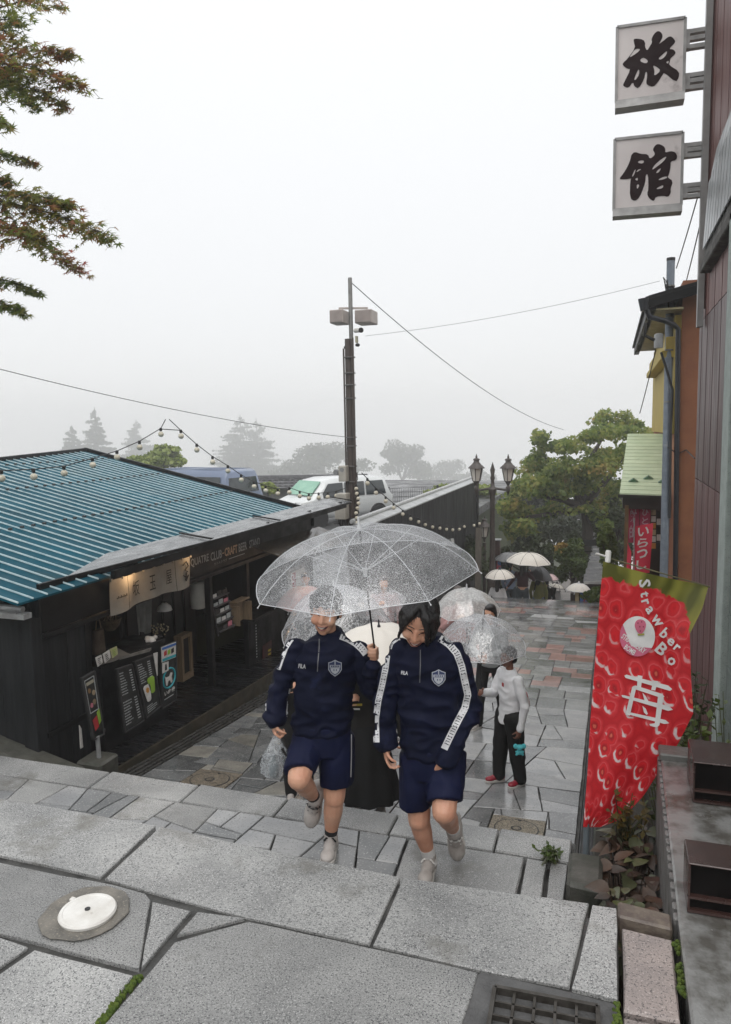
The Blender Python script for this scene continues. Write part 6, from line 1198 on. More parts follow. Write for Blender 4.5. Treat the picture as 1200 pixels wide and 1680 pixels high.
for a, e, w, n in sprays:
    d0 = rs.uniform(-.5, .6); d1 = d0+rs.uniform(-.3, .3); P = [npx(a[0]+(e[0]-a[0])*t, a[1]+(e[1]-a[1])*t-18*math.sin(math.pi*t*.8), d0+(d1-d0)*t) for t in np.linspace(0, 1, 6)]
    br.tube([A(-4.75, 4.9, P[0][2]+.2)]+P, [.018, .012, .009, .007, .005, .004, .002], 5)
    for i in range(int(n*4.6)):
        t = rs.random()**.7; k = min(int(t*5), 4); p = P[k]+(P[k+1]-P[k])*(t*5-k); ww = w*(1.05-.75*t)*ND/F; off = A(rs.gauss(0, ww*.6), rs.gauss(0, ww*1.2), rs.gauss(-.02, ww*.55)); q = p+off
        if i % 3 == 0: br.tube([p, (p+q)/2+A(0, 0, .02), q], .002, 3, cap=False)
        d = nrm(A(rs.gauss(.5, .5), rs.gauss(0, .6), -.35+rs.gauss(0, .3))); star_leaf(q, d, A(rs.gauss(0, .55), rs.gauss(0, .55)-.5, 1), rs.uniform(.04, .064))
br.build('branches', bark, nm, kind='stuff'); lm.build('leaves', M_leaf('star_leaf', [(.09, .14, .03), (.15, .20, .045), (.26, .26, .06), (.38, .17, .08), (.44, .10, .10)], trans=.65), nm, kind='stuff')
# ------------------------------------------------------------------ umbrellas
vinyl = M_vinyl('wet_clear_vinyl', .12, .62, (.92, .94, .97), 210, .50); vinyl2 = M_vinyl('clear_vinyl_far', .26, .40, (.85, .86, .88), 60, .5); vinyl3 = M_vinyl('milky_vinyl', .5, .3, (.88, .87, .84), 40, .5)
creamcloth = M('cream_umbrella', (.70, .66, .60), (.64, .60, .54), 3, .5); greycloth = M('grey_umbrella', (.20, .205, .21), rough=.45); blackcloth = M('black_umbrella', (.03, .03, .035), rough=.4); pinkcloth = M('pink_umbrella', (.60, .42, .42), rough=.5)
ribwhite = M('rib_white', (.60, .61, .63), rough=.3); ribdark = M('rib_dark', (.06, .06, .065), rough=.3, metal=.4); shaftblack = M('shaft_black', (.012, .012, .013), rough=.25); handlew = M('handle_white', (.72, .70, .64), rough=.25)
def umbrella(label, apex, axis, R, rise, mat, shaft=.72, nr=8, phase=0.0, ribm=ribwhite, handle='hook', hdir=None, group=None, shaftm=shaftblack, hm=handlew, rs_=1.0, rings=10):
    apex = A(*apex); ax = nrm(axis); a = nrm(np.cross(ax, A(*CF))); b = np.cross(ax, a); t = thing('umbrella', label, 'umbrella', apex-ax*shaft, group)
    def pt(th, u):      # u 0..1 out along the canopy, th angle
        k = (th-phase)/(2*math.pi/nr); fr = k-math.floor(k); m = math.sin(math.pi*fr); r = R*(.82*u+.18*math.sin(u*math.pi/2))*(1-.045*m*u**2); z = -rise*u**2.15+rise*.045*m*u**3-rise*.05*m*math.sin(math.pi*u)
        return apex+ax*z+(a*math.cos(th)+b*math.sin(th))*r
    ns = nr*5; mb = MB(); vs = [apex]; vs += [pt(phase+2*math.pi*j/ns, (i+1)/rings) for i in range(rings) for j in range(ns)]
    fs = [(0, 1+j, 1+(j+1) % ns) for j in range(ns)]+[(1+i*ns+j, 1+(i+1)*ns+j, 1+(i+1)*ns+(j+1) % ns, 1+i*ns+(j+1) % ns) for i in range(rings-1) for j in range(ns)]
    mb.add(vs, fs).build('canopy', mat, t, smooth='all')
    hem = MB().tube([pt(phase+2*math.pi*j/ns, 1.0) for j in range(ns+1)], .0022*rs_, 4, cap=False).build('hem', ribm, t)
    for k in range(nr):
        th = phase+2*math.pi*k/nr; P = [pt(th, u)-ax*.004 for u in np.linspace(.02, 1, 9)]; P.append(P[-1]+nrm(P[-1]-P[-2])*.018*rs_)
        rb = MB().tube(P, .0022*rs_, 4).build('rib', ribm, t); MB().ball(P[-1], .0045*rs_, 6, 4).build('rib_tip', ribm, rb)
        MB().tube([apex-ax*rise*.95, P[4]], .0018*rs_, 4).build('stretcher', ribm, rb)
    MB().tube([apex+ax*.0, apex-ax*(shaft-.02)], .0052*rs_, 8).build('shaft', shaftm, t, smooth=True)
    MB().lathe(apex-ax*.01, [(.016*rs_, 0), (.012*rs_, .02), (.007*rs_, .03), (.006*rs_, .065), (.004*rs_, .072)], 10, ax).build('ferrule', ribm, t, smooth=True)
    MB().lathe(apex-ax*(rise*.95+.03), [(.010*rs_, 0), (.013*rs_, .05)], 10, ax).build('runner', ribm, t, smooth=True)
    e = apex-ax*shaft
    if handle == 'hook':
        hd = nrm(hdir if hdir is not None else -a); P = [e+ax*.05, e-ax*.045]+[e-ax*.045-ax*.030*math.sin(x)+hd*.030*(1-math.cos(x)) for x in np.linspace(.3, math.pi, 8)]+[e-ax*.02+hd*.060]; MB().tube(P, [.0085]*2+[.0095]*9, 10).build('handle', hm, t, smooth=True)
    else: MB().tube([e+ax*.06, e-ax*.02], .011, 8).build('handle', hm, t, smooth=True)
    return t
UPI = lambda tilt, view: nrm(CU*math.cos(math.radians(tilt))-CR*math.sin(math.radians(tilt))-CF*math.tan(math.radians(view)))
# ------------------------------------------------------------------ figures
def skinmat(n, c): 
    m = M(n, c, (c[0]*.86, c[1]*.74, c[2]*.70), 9, .36, .55, 9, .15, 180, spec=.45); b = m.node_tree.nodes['Principled BSDF']; b.inputs['Subsurface Weight'].default_value = .12; b.inputs['Subsurface Radius'].default_value = (.012, .005, .003); return m
skinA = skinmat('skin_tan', (.60, .345, .235)); skinB = skinmat('skin_warm', (.56, .31, .21)); skinC = skinmat('skin_deep', (.22, .10, .065))
hairm = M('black_hair', (.012, .010, .010), (.006, .005, .005), 40, .3, .5, 20, .4, 150, stretch=(3, 3, .5)); hairb = M('brown_hair', (.05, .028, .018), (.03, .018, .012), 40, .35)
eye_dark = M('eye_dark', (.012, .010, .010), rough=.15); lipm = M('lip', (.30, .10, .085), rough=.35); teeth = M('teeth', (.62, .58, .52), rough=.25); mouth_dark = M('mouth_dark', (.05, .015, .013), rough=.5); browm = M('brow_hair', (.03, .022, .018), rough=.7)
navy = M('navy_jersey', (.0045, .0065, .024), (.003, .0045, .016), 5, .6, .8, 5, .35, 260, spots=((.010, .014, .042), 8, .62), spec=.16); navy2 = M('navy_shorts', (.006, .009, .036), (.004, .006, .024), 5, .55, .75, 5, .35, 260, spec=.16)
sockw = M('white_sock', (.62, .60, .58), (.5, .49, .48), 30, .8); sockb = M('black_sock', (.012, .012, .013), rough=.8)
sneaker = M('beige_sneaker', (.46, .425, .40), (.36, .33, .31), 14, .6, bump=.3, bscale=200); sneaker2 = M('grey_sneaker', (.36, .33, .305), (.27, .245, .225), 14, .6, bump=.3, bscale=200); solem = M('sole_white', (.52, .50, .47), (.42, .40, .37), 20, .5); lace = M('lace_white', (.70, .68, .65), rough=.7)
tape = M('white_tape', (.66, .66, .67), rough=.6); tapeink = M('tape_ink', (.012, .014, .03), rough=.6)
def ering(mb, rings, e, f, k=18):
    e = nrm(e); f = nrm(f); n = len(rings); vs = [A(*c)+e*a*math.cos(2*math.pi*j/k)+f*b*math.sin(2*math.pi*j/k) for c, a, b in rings for j in range(k)]
    mb.add(vs, [(i*k+j, i*k+(j+1) % k, (i+1)*k+(j+1) % k, (i+1)*k+j) for i in range(n-1) for j in range(k)]+[list(range(k))[::-1], [(n-1)*k+j for j in range(k)]]); return mb
def head_prims(mb, c, r, u, f, s=1.0):
    R_ = np.array([r, u, f]); P = lambda x, y, z: A(*c)+(r*x+u*y+f*z)*s; B = lambda p, rad, k=14, m=9: mb.ball(P(*p), tuple(v*s for v in rad), k, m, R_)
    B((0, .030, -.012), (.074, .088, .092), 18, 12); B((0, -.018, .022), (.064, .082, .066)); B((0, -.066, .034), (.047, .042, .045)); B((0, -.094, .050), (.024, .018, .022))
    mb.cap(P(0, .012, .083), P(0, -.026, .100), .008*s, .0125*s); 
    for q in (-1, 1): B((q*.012, -.029, .090), (.009, .008, .009), 8, 5); B((q*.036, -.030, .058), (.029, .027, .027)); B((q*.076, -.006, -.008), (.011, .030, .019), 10, 7); B((q*.028, .024, .073), (.024, .009, .012), 10, 6)
    B((0, -.053, .080), (.024, .008, .012), 10, 6); B((0, -.068, .078), (.020, .009, .012), 10, 6)
def face_feats(parent, bv, c, r, u, f, s, eyes='smile', mouth='grin'):
    O = A(*c)
    def fp(x, y, off=.0015):
        o = O+(r*x+u*y)*s+f*.35; h = bv.ray_cast(Vector(o), Vector(-f)); return (np.array(h[0]) if h[0] is not None else O+(r*x+u*y+f*.09)*s)+f*off*s
    for q in (-1, 1):
        if eyes == 'smile': MB().tube([fp(q*(.030+x), .004+y) for x, y in ((-.017, -.002), (-.009, .0035), (0, .005), (.009, .003), (.017, -.004))], [.0012, .0024, .0028, .0024, .0012], 5).build('eyelid', eye_dark, parent)
        else:
            P = [fp(q*.030+.016*math.cos(t), .003+.006*math.sin(t), .001) for t in np.linspace(0, 2*math.pi, 14, endpoint=False)]; MB().slab(P, f*.001).build('eye_white', teeth, parent); P = [fp(q*.030+.007*math.cos(t), .003+.006*math.sin(t), .002) for t in np.linspace(0, 2*math.pi, 10, endpoint=False)]; MB().slab(P, f*.001).build('iris', eye_dark, parent)
        MB().tube([fp(q*(.030+x), .027+y) for x, y in ((-.020, -.001), (-.008, .004), (.006, .004), (.020, -.002))], [.0015, .003, .003, .0012], 5).build('eyebrow', browm, parent)
        MB().ball(fp(q*.008, -.036, -.001), .0028*s, 6, 4).build('nostril_shade', mouth_dark, parent)  # dark dot painted as the shadow of the nostril
    if mouth == 'grin':
        top_ = [(-.031, -.050), (-.018, -.0535), (0, -.055), (.018, -.0535), (.031, -.050)]; bot = [(.024, -.062), (.012, -.0695), (0, -.0715), (-.012, -.0695), (-.024, -.062)]
        MB().slab([fp(x, y, .002) for x, y in top_+bot], f*.0006).build('mouth', mouth_dark, parent); MB().slab([fp(x, y, .0032) for x, y in [(-.026, -.0520), (-.014, -.0545), (0, -.0555), (.014, -.0545), (.026, -.0520), (.019, -.0600), (0, -.0645), (-.019, -.0600)]], f*.0006).build('teeth', teeth, parent)
        MB().tube([fp(x, y, .002) for x, y in top_], [.0012, .0022, .0024, .0022, .0012], 5).build('upper_lip', lipm, parent); MB().tube([fp(x, y, .002) for x, y in [top_[-1]]+bot+[top_[0]]], [.001, .0022, .003, .0034, .003, .0022, .001], 5).build('lower_lip', lipm, parent)
    else: MB().tube([fp(x, y, .001) for x, y in ((-.022, -.057), (0, -.0585), (.022, -.057))], [.001, .0026, .001], 5).build('lips', lipm, parent)
def hand_prims(mb, w, d, n, th, s=1.0, curl=(.5, .9, .7), spread=.05, thumb=(.75, .55, .35)):
    w = A(*w); d = nrm(d); n = nrm(n-d*(n@d)); th = nrm(th-d*(th@d)-n*(th@n)); mb.ball(w+d*.045*s, (.036*s, .017*s, .048*s), 12, 8, np.array([th, n, d])); mb.cap(w-d*.03*s, w+d*.03*s, .021*s, .024*s)
    for i in range(4):
        p = w+(d*.083+th*(.028-.0187*i))*s; L_ = (.036, .040, .038, .030)[i]*s; a = 0; dd = nrm(d+th*spread*(1.5-i))
        for k in range(3): a += curl[k]; v = dd*math.cos(a)+n*math.sin(a); q = p+v*L_*(1, .72, .58)[k]; mb.cap(p, q, (.0092, .0085, .0078)[k]*s, (.0086, .0078, .0068)[k]*s, 8); p = q
    p = w+(d*.022+th*.026)*s; q = p+nrm(th*thumb[0]+d*.7+n*.25)*.038*s; mb.cap(p, q, .0125*s, .0105*s, 8); q2 = q+nrm(th*thumb[2]*.5+d*.6+n*thumb[1])*.030*s; mb.cap(q, q2, .0102*s, .0092*s, 8); mb.cap(q2, q2+nrm(d*.5-th*.25+n*(thumb[1]+.3))*.024*s, .0092*s, .0075*s, 8)
def shoe(parent, ankle, toe, up, L_=.235, m=sneaker, sm=solem, lm_=lace, vox=.007, side=None):
    t = nrm(toe); n = nrm(up-t*(up@t)); w = np.cross(n, t); a = A(*ankle); g = a-n*.075; R_ = np.array([w, n, t]); mb = MB(); k = L_/.235
    mb.ball(g+n*.035-t*.03*k, (.036*k, .040*k, .045*k), 12, 8, R_); mb.ball(g+n*.038+t*.03*k, (.037*k, .038*k, .07*k), 12, 8, R_); mb.ball(g+n*.026+t*.105*k, (.042*k, .030*k, .062*k), 12, 8, R_); mb.cap(g+n*.03-t*.015*k, a+n*.012, .042*k, .040*k)
    put_mesh('shoe', remesh(mb, vox, 3), m, parent); sh_ = parent.children[-1] if False else [o for o in COL.objects if o.name.startswith('shoe')][-1]
    out = [(-.036, -.04), (-.028, -.062), (0, -.075), (.028, -.062), (.036, -.04), (.034, .02), (.043, .09), (.040, .135), (.02, .165), (-.012, .168), (-.038, .14), (-.043, .09), (-.034, .02)]
    MB().slab([g+w*x*k+t*y*k+n*.016 for x, y in out], -n*.026).build('sole', sm, parent, bevel=.004)
    for i in range(4): y = .028+i*.021; z = .076-.010*i; MB().tube([g+(w*-.024+t*y+n*(z-.010))*k, g+(t*(y+.004)+n*z)*k, g+(w*.024+t*y+n*(z-.010))*k], .0055*k, 5).build('lace', lm_, parent)
    for q in (-1, 1): MB().tube([g+(t*.022+n*.082)*k, g+(t*.04+w*q*.02+n*.088)*k, g+(t*.035+w*q*.034+n*.068)*k, g+(t*.02+w*q*.012+n*.078)*k], .0045*k, 5).build('lace_loop', lm_, parent)
def caster(me): return bvh_of(me)
def decal_px(bv, P, F_, name, m, parent, off=.003, Dfall=4):
    v = []
    for x, y in P:
        d = nrm(ray(x, y)); h = bv.ray_cast(Vector(EYE), Vector(d)); v.append(np.array(h[0])-d*off if h[0] is not None else None)
    good = [q for q in v if q is not None]
    if not good: return None
    F2 = [f for f in F_ if all(v[i] is not None for i in f)]; v = [q if q is not None else good[0] for q in v]; mb = MB(); mb.add(v, F2); return mb.build(name, m, parent, smooth='all')
def ribbon_px(bv, path, w, name, m, parent, step=4.0, ink_=None, off=.003):
    P = [A(*p) for p in path]; S = [0]
    for a, b in zip(P[:-1], P[1:]): S.append(S[-1]+np.linalg.norm(b-a))
    n = max(2, int(S[-1]/step)); pts = []
    def atl(s_): i = min(max(np.searchsorted(S, s_)-1, 0), len(P)-2); u = (s_-S[i])/(S[i+1]-S[i]+1e-9); return P[i]*(1-u)+P[i+1]*u
    def fr(s_): d = nrm(atl(min(s_+4, S[-1]))-atl(max(s_-4, 0))); return atl(s_), A(-d[1], d[0])
    for i in range(n+1):
        c, q = fr(S[-1]*i/n)
        for j in range(4): pts.append(c+q*w*(j/3-.5))
    decal_px(bv, pts, [(i*4+j, i*4+j+1, (i+1)*4+j+1, (i+1)*4+j) for i in range(n) for j in range(3)], name, m, parent, off)
    if ink_:
        V, Fc = [], []; s_ = 4.0; k = 0
        while s_ < S[-1]-5:
            wd = 2.0 if k % 4 != 3 else 3.4; shape = [(-.30, 0, wd)] if k % 4 != 3 else None
            c, q = fr(s_); d = A(q[1], -q[0])
            def quad(u0, u1, l0, l1, sh=0): b_ = len(V); V.extend([c+q*w*u0+d*l0, c+q*w*u1+d*(l0+sh), c+q*w*u1+d*(l1+sh), c+q*w*u0+d*l1]); Fc.append((b_, b_+1, b_+2, b_+3))
            if k % 4 == 3: quad(-.32, -.2, -1.6, 1.6); quad(.2, .32, -1.6, 1.6); quad(-.25, .25, -.9, .1, .9)
            elif k % 4 == 1: quad(-.32, .32, -1.0, .1); quad(.18, .32, -1, 1.5)
            else: quad(-.32, .32, -.65, .65)
            s_ += 4.4 if k % 4 != 2 else 5.2; k += 1
        decal_px(bv, V, Fc, name+'_lettering', ink_, parent, off+.0012)
def text_px(bv, s, cx, cy, w, h, ang, name, m, parent, off=.004, bold=.02):
    v, f = text_poly(s, bold); ca, sa = math.cos(ang), math.sin(ang); return decal_px(bv, [(cx+(x-.5)*w*ca+(y-.5)*h*sa, cy+(x-.5)*w*sa-(y-.5)*h*ca) for x, y, _ in v], f, name, m, parent, off)
def shield_px(bv, cx, cy, k, parent):
    sh = lambda s_, dy=0: [(cx+x*k*s_, cy+y*k*s_+dy) for x, y in ((-11, -9), (-6, -10.5), (0, -13.5), (6, -10.5), (11, -9), (11, 3), (7, 9), (0, 14), (-7, 9), (-11, 3))]
    fan = lambda P: ([(cx, cy)]+P, [(0, 1+i, 1+(i+1) % len(P)) for i in range(len(P))])
    silver = M('emblem_silver', (.46, .48, .52), rough=.5); deep = M('emblem_navy', (.02, .035, .11), rough=.5)
    for s_, m_, o_ in ((1.0, silver, .009), (.88, deep, .0125)): decal_px(bv, *fan(sh(s_)), 'emblem', m_, parent, o_)
    P = [(cx-7.5*k, cy+0*k), (cx+7.5*k, cy+0*k), (cx+7*k, cy+4*k), (cx+4.5*k, cy+7.5*k), (cx, cy+10.5*k), (cx-4.5*k, cy+7.5*k), (cx-7*k, cy+4*k)]; decal_px(bv, P, [list(range(7))], 'emblem_field', silver, parent, .0165)
    decal_px(bv, [(cx-8.5*k, cy-5*k), (cx+8.5*k, cy-5*k), (cx+8.5*k, cy-.6*k), (cx-8.5*k, cy-.6*k)], [(0, 1, 2, 3)], 'emblem_band', silver, parent, .0165); decal_px(bv, [(cx-.8*k, cy-12*k), (cx+.8*k, cy-12*k), (cx+.8*k, cy-5*k), (cx-.8*k, cy-5*k)], [(0, 1, 2, 3)], 'emblem_cross', silver, parent, .0165)
    for i in range(5): x = cx+(-6.5+i*2.9)*k; decal_px(bv, [(x, cy-4*k), (x+1.9*k, cy-4*k), (x+1.9*k, cy-1.6*k), (x, cy-1.6*k)], [(0, 1, 2, 3)], 'emblem_lettering', deep, parent, .019)
    for x in (-2.6, 1.4): decal_px(bv, [(cx+x*k, cy+2*k), (cx+(x+1.6)*k, cy+2*k), (cx+(x+1.6)*k, cy+4.6*k), (cx+x*k, cy+4.6*k)], [(0, 1, 2, 3)], 'emblem_lettering', deep, parent, .019)
def bone(mb, P, R_): 
    for i in range(len(P)-1): mb.cap(P[i], P[i+1], R_[i], R_[i+1])
UPZ = A(0, 0, 1)
# ---------- the boy in front, left
Db = lambda y, d=0: 4.32-.108*(1400-y)/1240*4.2+d
pb = lambda x, y, d=0: at(x, y, D=Db(y, d))
fb_ = nrm(A(-CF[0], -CF[1], 0)+A(CR[0], CR[1], 0)*-.08); eb = np.cross(UPZ, fb_)*1.0; eb = nrm(A(CR[0], CR[1], 0))
boy = thing('person', 'smiling boy in a navy tracksuit and shorts holding the big clear umbrella', 'person', pb(535, 1405))
hc = pb(535, 1003, -.015); hr = nrm(eb*.99-UPZ*.06); hf = nrm(fb_+UPZ*-.10+eb*-.10); hr = nrm(hr-hf*(hr@hf)); hu = np.cross(hf, -hr); hu = hu if hu[2] > 0 else -hu
HS = 1.06; body = MB(); head_prims(body, hc, hr, hu, hf, HS)
shL, shR = pb(487, 1064), pb(588, 1067, .02); elL, wrL = pb(458, 1132, .03), pb(451, 1182, -.02); elR, wrR = pb(612, 1128, -.02), pb(611, 1100, -.10)
kn1, an1 = pb(491, 1277, -.20), pb(516, 1308, .04); kn2, an2 = pb(549, 1308, -.02), pb(543, 1370, .03); hp1, hp2 = pb(507, 1205, .02), pb(552, 1205, .02)
body.cap(pb(540, 1062, .02), hc-hu*.05-hf*.01, .052, .050); ering(body, [(pb(530, 1215), .14, .10), (pb(532, 1160), .13, .09), (pb(537, 1085), .145, .085), (pb(540, 1060), .09, .06)], eb, fb_)
bone(body, [shL, elL, wrL], [.045, .036, .025]); bone(body, [shR, elR, wrR], [.045, .036, .026])
bone(body, [hp1, kn1], [.085, .064]); bone(body, [kn1, kn1*.55+an1*.45, an1], [.060, .054, .031]); body.ball(kn1+fb_*.012, .058, 12, 8)
bone(body, [hp2, kn2], [.088, .062]); bone(body, [kn2, kn2*.62+an2*.38, an2], [.056, .056, .031]); body.ball(kn2+fb_*.010, (.054, .05, .06), 12, 8)
axm = UPI(7, 13); apexm = at(590, 867, D=3.97); gripc = apexm-axm*.690
hd = nrm(eb*.55+fb_*.65); hand_prims(body, gripc-nrm(eb*.2+fb_*.5)*.062-axm*.012+fb_*-.0, nrm(fb_*.8+eb*.42), -nrm(eb*.8-fb_*.5), axm, .98, (.75, 1.25, 1.0), .0, (.35, .9, .2))
hand_prims(body, wrL+UPZ*.01, A(0, 0, -1)+fb_*.15, nrm(eb+fb_*-.3), fb_, .95, (.9, 1.3, .9), .0, (.4, .9, .2))
bm_ = remesh(body, .0055, 3, .5); bvb = bvh_of(bm_); put_mesh('body', bm_, skinA, boy); face_feats(boy, bvb, hc, hr, hu, hf, HS)
hair = MB(); HP = lambda x, y, z: hc+(hr*x+hu*y+hf*z)*HS; R_ = np.array([hr, hu, hf])
hair.ball(HP(0, .045, -.018), (.080*HS, .088*HS, .092*HS), 18, 12, R_); hair.ball(HP(0, .085, .035), (.066*HS, .042*HS, .050*HS), 14, 9, R_); hair.ball(HP(0, -.02, -.06), (.070*HS, .06*HS, .05*HS), 14, 9, R_)
for q in (-1, 1): hair.ball(HP(q*.068, .035, .012), (.014*HS, .05*HS, .03*HS), 10, 7, R_)
for i in range(11): x = -.06+.012*i; hair.cap(HP(x, .09, .062), HP(x*1.05+.006, .048+.006*math.sin(i*2.1), .083-.35*x*x*8), .016*HS, .006*HS, 6)
put_mesh('hair', remesh(hair, .006, 2, .4, wr=.007, wsc=(85, 85, 18)), hairm, boy)
jk = MB(); ering(jk, [(pb(530, 1198), .145, .115), (pb(530, 1186), .163, .118), (pb(531, 1150), .158, .112), (pb(535, 1105), .165, .115), (pb(537, 1075), .170, .108), (pb(538, 1061), .155, .092), (pb(539, 1051), .108, .08), (pb(541, 1044), .072, .070)], eb, fb_, 24)
ering(jk, [(pb(541, 1062), .080, .080), (pb(541, 1046), .070, .072), (pb(542, 1036, .01), .064, .066)], eb, fb_, 20)
bone(jk, [shL, elL, wrL+(elL-wrL)*.12], [.058, .060, .052]); ering(jk, [(wrL+UPZ*.035, .045, .045), (wrL+UPZ*.005, .040, .040)], eb, fb_); bone(jk, [shR-UPZ*.008, elR], [.060, .064]); bone(jk, [elR, wrR*.75+elR*.25], [.070, .056]); jk.cap(wrR*.8+elR*.2, wrR+(wrR-elR)*.05, .044, .042)
jm = remesh(jk, .0075, 3, .5, wr=.024, wsc=(9, 9, 19), seed=3); bvj = bvh_of(jm); put_mesh('jacket', jm, navy, boy)
so = MB(); ering(so, [(pb(530, 1185), .150, .112), (pb(530, 1215), .155, .118), (pb(531, 1232), .145, .115)], eb, fb_, 22)
d1 = nrm(kn1-hp1); ering(so, [(hp1, .092, .10), (hp1*.35+kn1*.65, .088, .092), (hp1*.12+kn1*.88+UPZ*.01, .084, .084)], eb, nrm(np.cross(d1, eb)), 18); ering(so, [(hp2, .095, .10), (pb(552, 1245), .096, .10), (pb(552, 1284), .093, .095)], eb, fb_, 18)
sm_ = remesh(so, .0075, 3, .4, wr=.013, wsc=(13, 13, 6), seed=8); bvs = bvh_of(sm_); put_mesh('shorts', sm_, navy2, boy)
for p, q in ((an1, kn1), (an2, kn2)): d = nrm(q-p); MB().tube([p-d*.05, p+d*.005, p+d*.045], [.037, .036, .039], 14).build('sock', sockb, boy, smooth=True)
shoe(boy, an1+nrm(an1-kn1)*.02, nrm(A(0, 0, -1)-eb*.22+fb_*.12), nrm(fb_+UPZ*.1), .275, lm_=shaftblack); shoe(boy, an2+A(0, 0, -.012), nrm(fb_-eb*.05), UPZ, .24, lm_=shaftblack)
ribbon_px(bvj, [(514, 1036), (492, 1041), (478, 1048), (469, 1062), (462, 1080), (456, 1098)], 9, 'sleeve_tape', tape, boy, ink_=tapeink); ribbon_px(bvj, [(559, 1043), (572, 1048), (584, 1055), (594, 1064), (601, 1073)], 12, 'sleeve_tape', tape, boy, ink_=tapeink)
text_px(bvj, 'FILA', 496, 1093, 12, 7, .1, 'chest_lettering', tape, boy); shield_px(bvj, 550, 1096, 1.0, boy)
ribbon_px(bvj, [(524, 1048), (524, 1062), (522, 1085), (521, 1102)], 1.5, 'zip', M('zip_grey', (.14, .14, .15), rough=.3), boy); ribbon_px(bvj, [(476, 1130), (473, 1150), (471, 1170), (473, 1180)], 2.5, 'pocket_trim', tape, boy); ribbon_px(bvs, [(577, 1205), (577, 1240), (576, 1275)], 1.5, 'side_piping', tape, boy); ribbon_px(bvj, [(436, 1150), (436, 1166)], 2.5, 'cuff_trim', tape, boy)
umbrella('big clear vinyl umbrella speckled with rain held over the two children', apexm, axm, .605, .250, vinyl, .79, 8, math.radians(-62), hdir=-CR-CF*.2)
# clear plastic bag in his left fist
bgp = wrL+A(0, 0, -.10); bag = thing('plastic_bag', 'clear plastic bag with a grey bottle hanging from the smiling boy’s fist'.replace('’', "'"), 'bag', pb(450, 1275)); bvn = M_vinyl('bag_film', .22, .45, (.75, .78, .80), 45, .5)
mb = MB(); rsb = random.Random(4); k = 20
for i, (px, py, hw) in enumerate(((455, 1204, 4), (454, 1214, 9), (452, 1226, 15), (450, 1240, 19), (449, 1255, 20), (448, 1268, 17), (448, 1275, 10))):
    c = pb(px, py, -.03); r_ = hw*4.2/1240; mb.v.append(np.array([c+eb*math.cos(t)*r_*(1+.22*math.sin(3*t+i*.9))+fb_*math.sin(t)*r_*.6*(1+.2*math.cos(4*t+i)) for t in np.linspace(0, 2*math.pi, k, endpoint=False)]))
mb.n = 7*k; mb.f = [[i*k+j, i*k+(j+1) % k, (i+1)*k+(j+1) % k, (i+1)*k+j] for i in range(6) for j in range(k)]+[[6*k+j for j in range(k)]]; mb.build('film', bvn, bag, smooth='all'); MB().lathe(pb(450, 1272, -.03), [(.026, 0), (.030, .02), (.028, .07), (.012, .10), (.012, .12)], 14).build('bottle', M('bottle_grey', (.20, .23, .24), rough=.2), bag, smooth=True); MB().tube([pb(462, 1208, -.04), pb(468, 1222, -.05), pb(476, 1232, -.05), pb(470, 1240, -.05), pb(463, 1228, -.05)], .008, 6).build('dark_strap', ink, bag, smooth=True)
# ---------- the girl in front, right
Dg = lambda y, d=0: 4.05-.108*(1440-y)/1240*4.0+d
pg = lambda x, y, d=0: at(x, y, D=Dg(y, d))
fg = nrm(A(-CF[0], -CF[1], 0)-eb*.12); eg = nrm(eb)
girl = thing('person', 'laughing girl with dark hair looking down in a navy tracksuit and shorts', 'person', pg(700, 1440))
hc = pg(688, 1020, -.04); hf = nrm(fg-UPZ*.52-eg*.16); hr = nrm(eg-UPZ*.10); hr = nrm(hr-hf*(hr@hf)); hu = np.cross(hf, -hr); hu = hu if hu[2] > 0 else -hu
HS = 1.12; body = MB(); head_prims(body, hc, hr, hu, hf, HS)
shL, shR = pg(657, 1067), pg(744, 1070); elL, wrL = pg(633, 1150, .03), pg(634, 1226, -.02); elR, wrR = pg(770, 1160, .03), pg(737, 1235, -.12)
kn1, an1 = pg(688, 1345, -.02), pg(704, 1404, .03); kn2, an2 = pg(729, 1332, -.17), pg(745, 1362, .08); hp1, hp2 = pg(686, 1235, .02), pg(733, 1235, .02)
body.cap(pg(702, 1066, .02), hc-hu*.05-hf*.02, .052, .050); ering(body, [(pg(708, 1240), .14, .10), (pg(706, 1180), .13, .09), (pg(702, 1095), .14, .085), (pg(702, 1068), .09, .06)], eg, fg)
bone(body, [shL, elL, wrL], [.045, .036, .025]); bone(body, [shR, elR, wrR], [.045, .036, .026])
bone(body, [hp1, kn1], [.082, .060]); bone(body, [kn1, kn1*.65+an1*.35, an1], [.055, .053, .030]); body.ball(kn1+fg*.008, .054, 12, 8)
bone(body, [hp2, kn2], [.085, .063]); bone(body, [kn2, kn2*.6+an2*.4, an2], [.057, .053, .031]); body.ball(kn2+fg*.010, .056, 12, 8)
hand_prims(body, wrL+A(0, 0, .01), A(0, 0, -1)+fg*.2+eg*.05, nrm(eg), fg, .92, (.5, .8, .6), .02); hand_prims(body, wrR+nrm(A(-.3, 0, -1))*.005, nrm(A(0, 0, -1)-eg*.5+fg*.2), -fg, eg*-1, .92, (.35, .6, .4), .04)
bm_ = remesh(body, .0055, 3, .5); bvg = bvh_of(bm_); put_mesh('body', bm_, skinB, girl); face_feats(girl, bvg, hc, hr, hu, hf, HS)
hair = MB(); HP = lambda x, y, z: hc+(hr*x+hu*y+hf*z)*HS; R_ = np.array([hr, hu, hf])
hair.ball(HP(0, .040, -.022), (.084*HS, .092*HS, .094*HS), 18, 12, R_); hair.ball(HP(0, -.05, -.07), (.072*HS, .09*HS, .045*HS), 14, 9, R_)
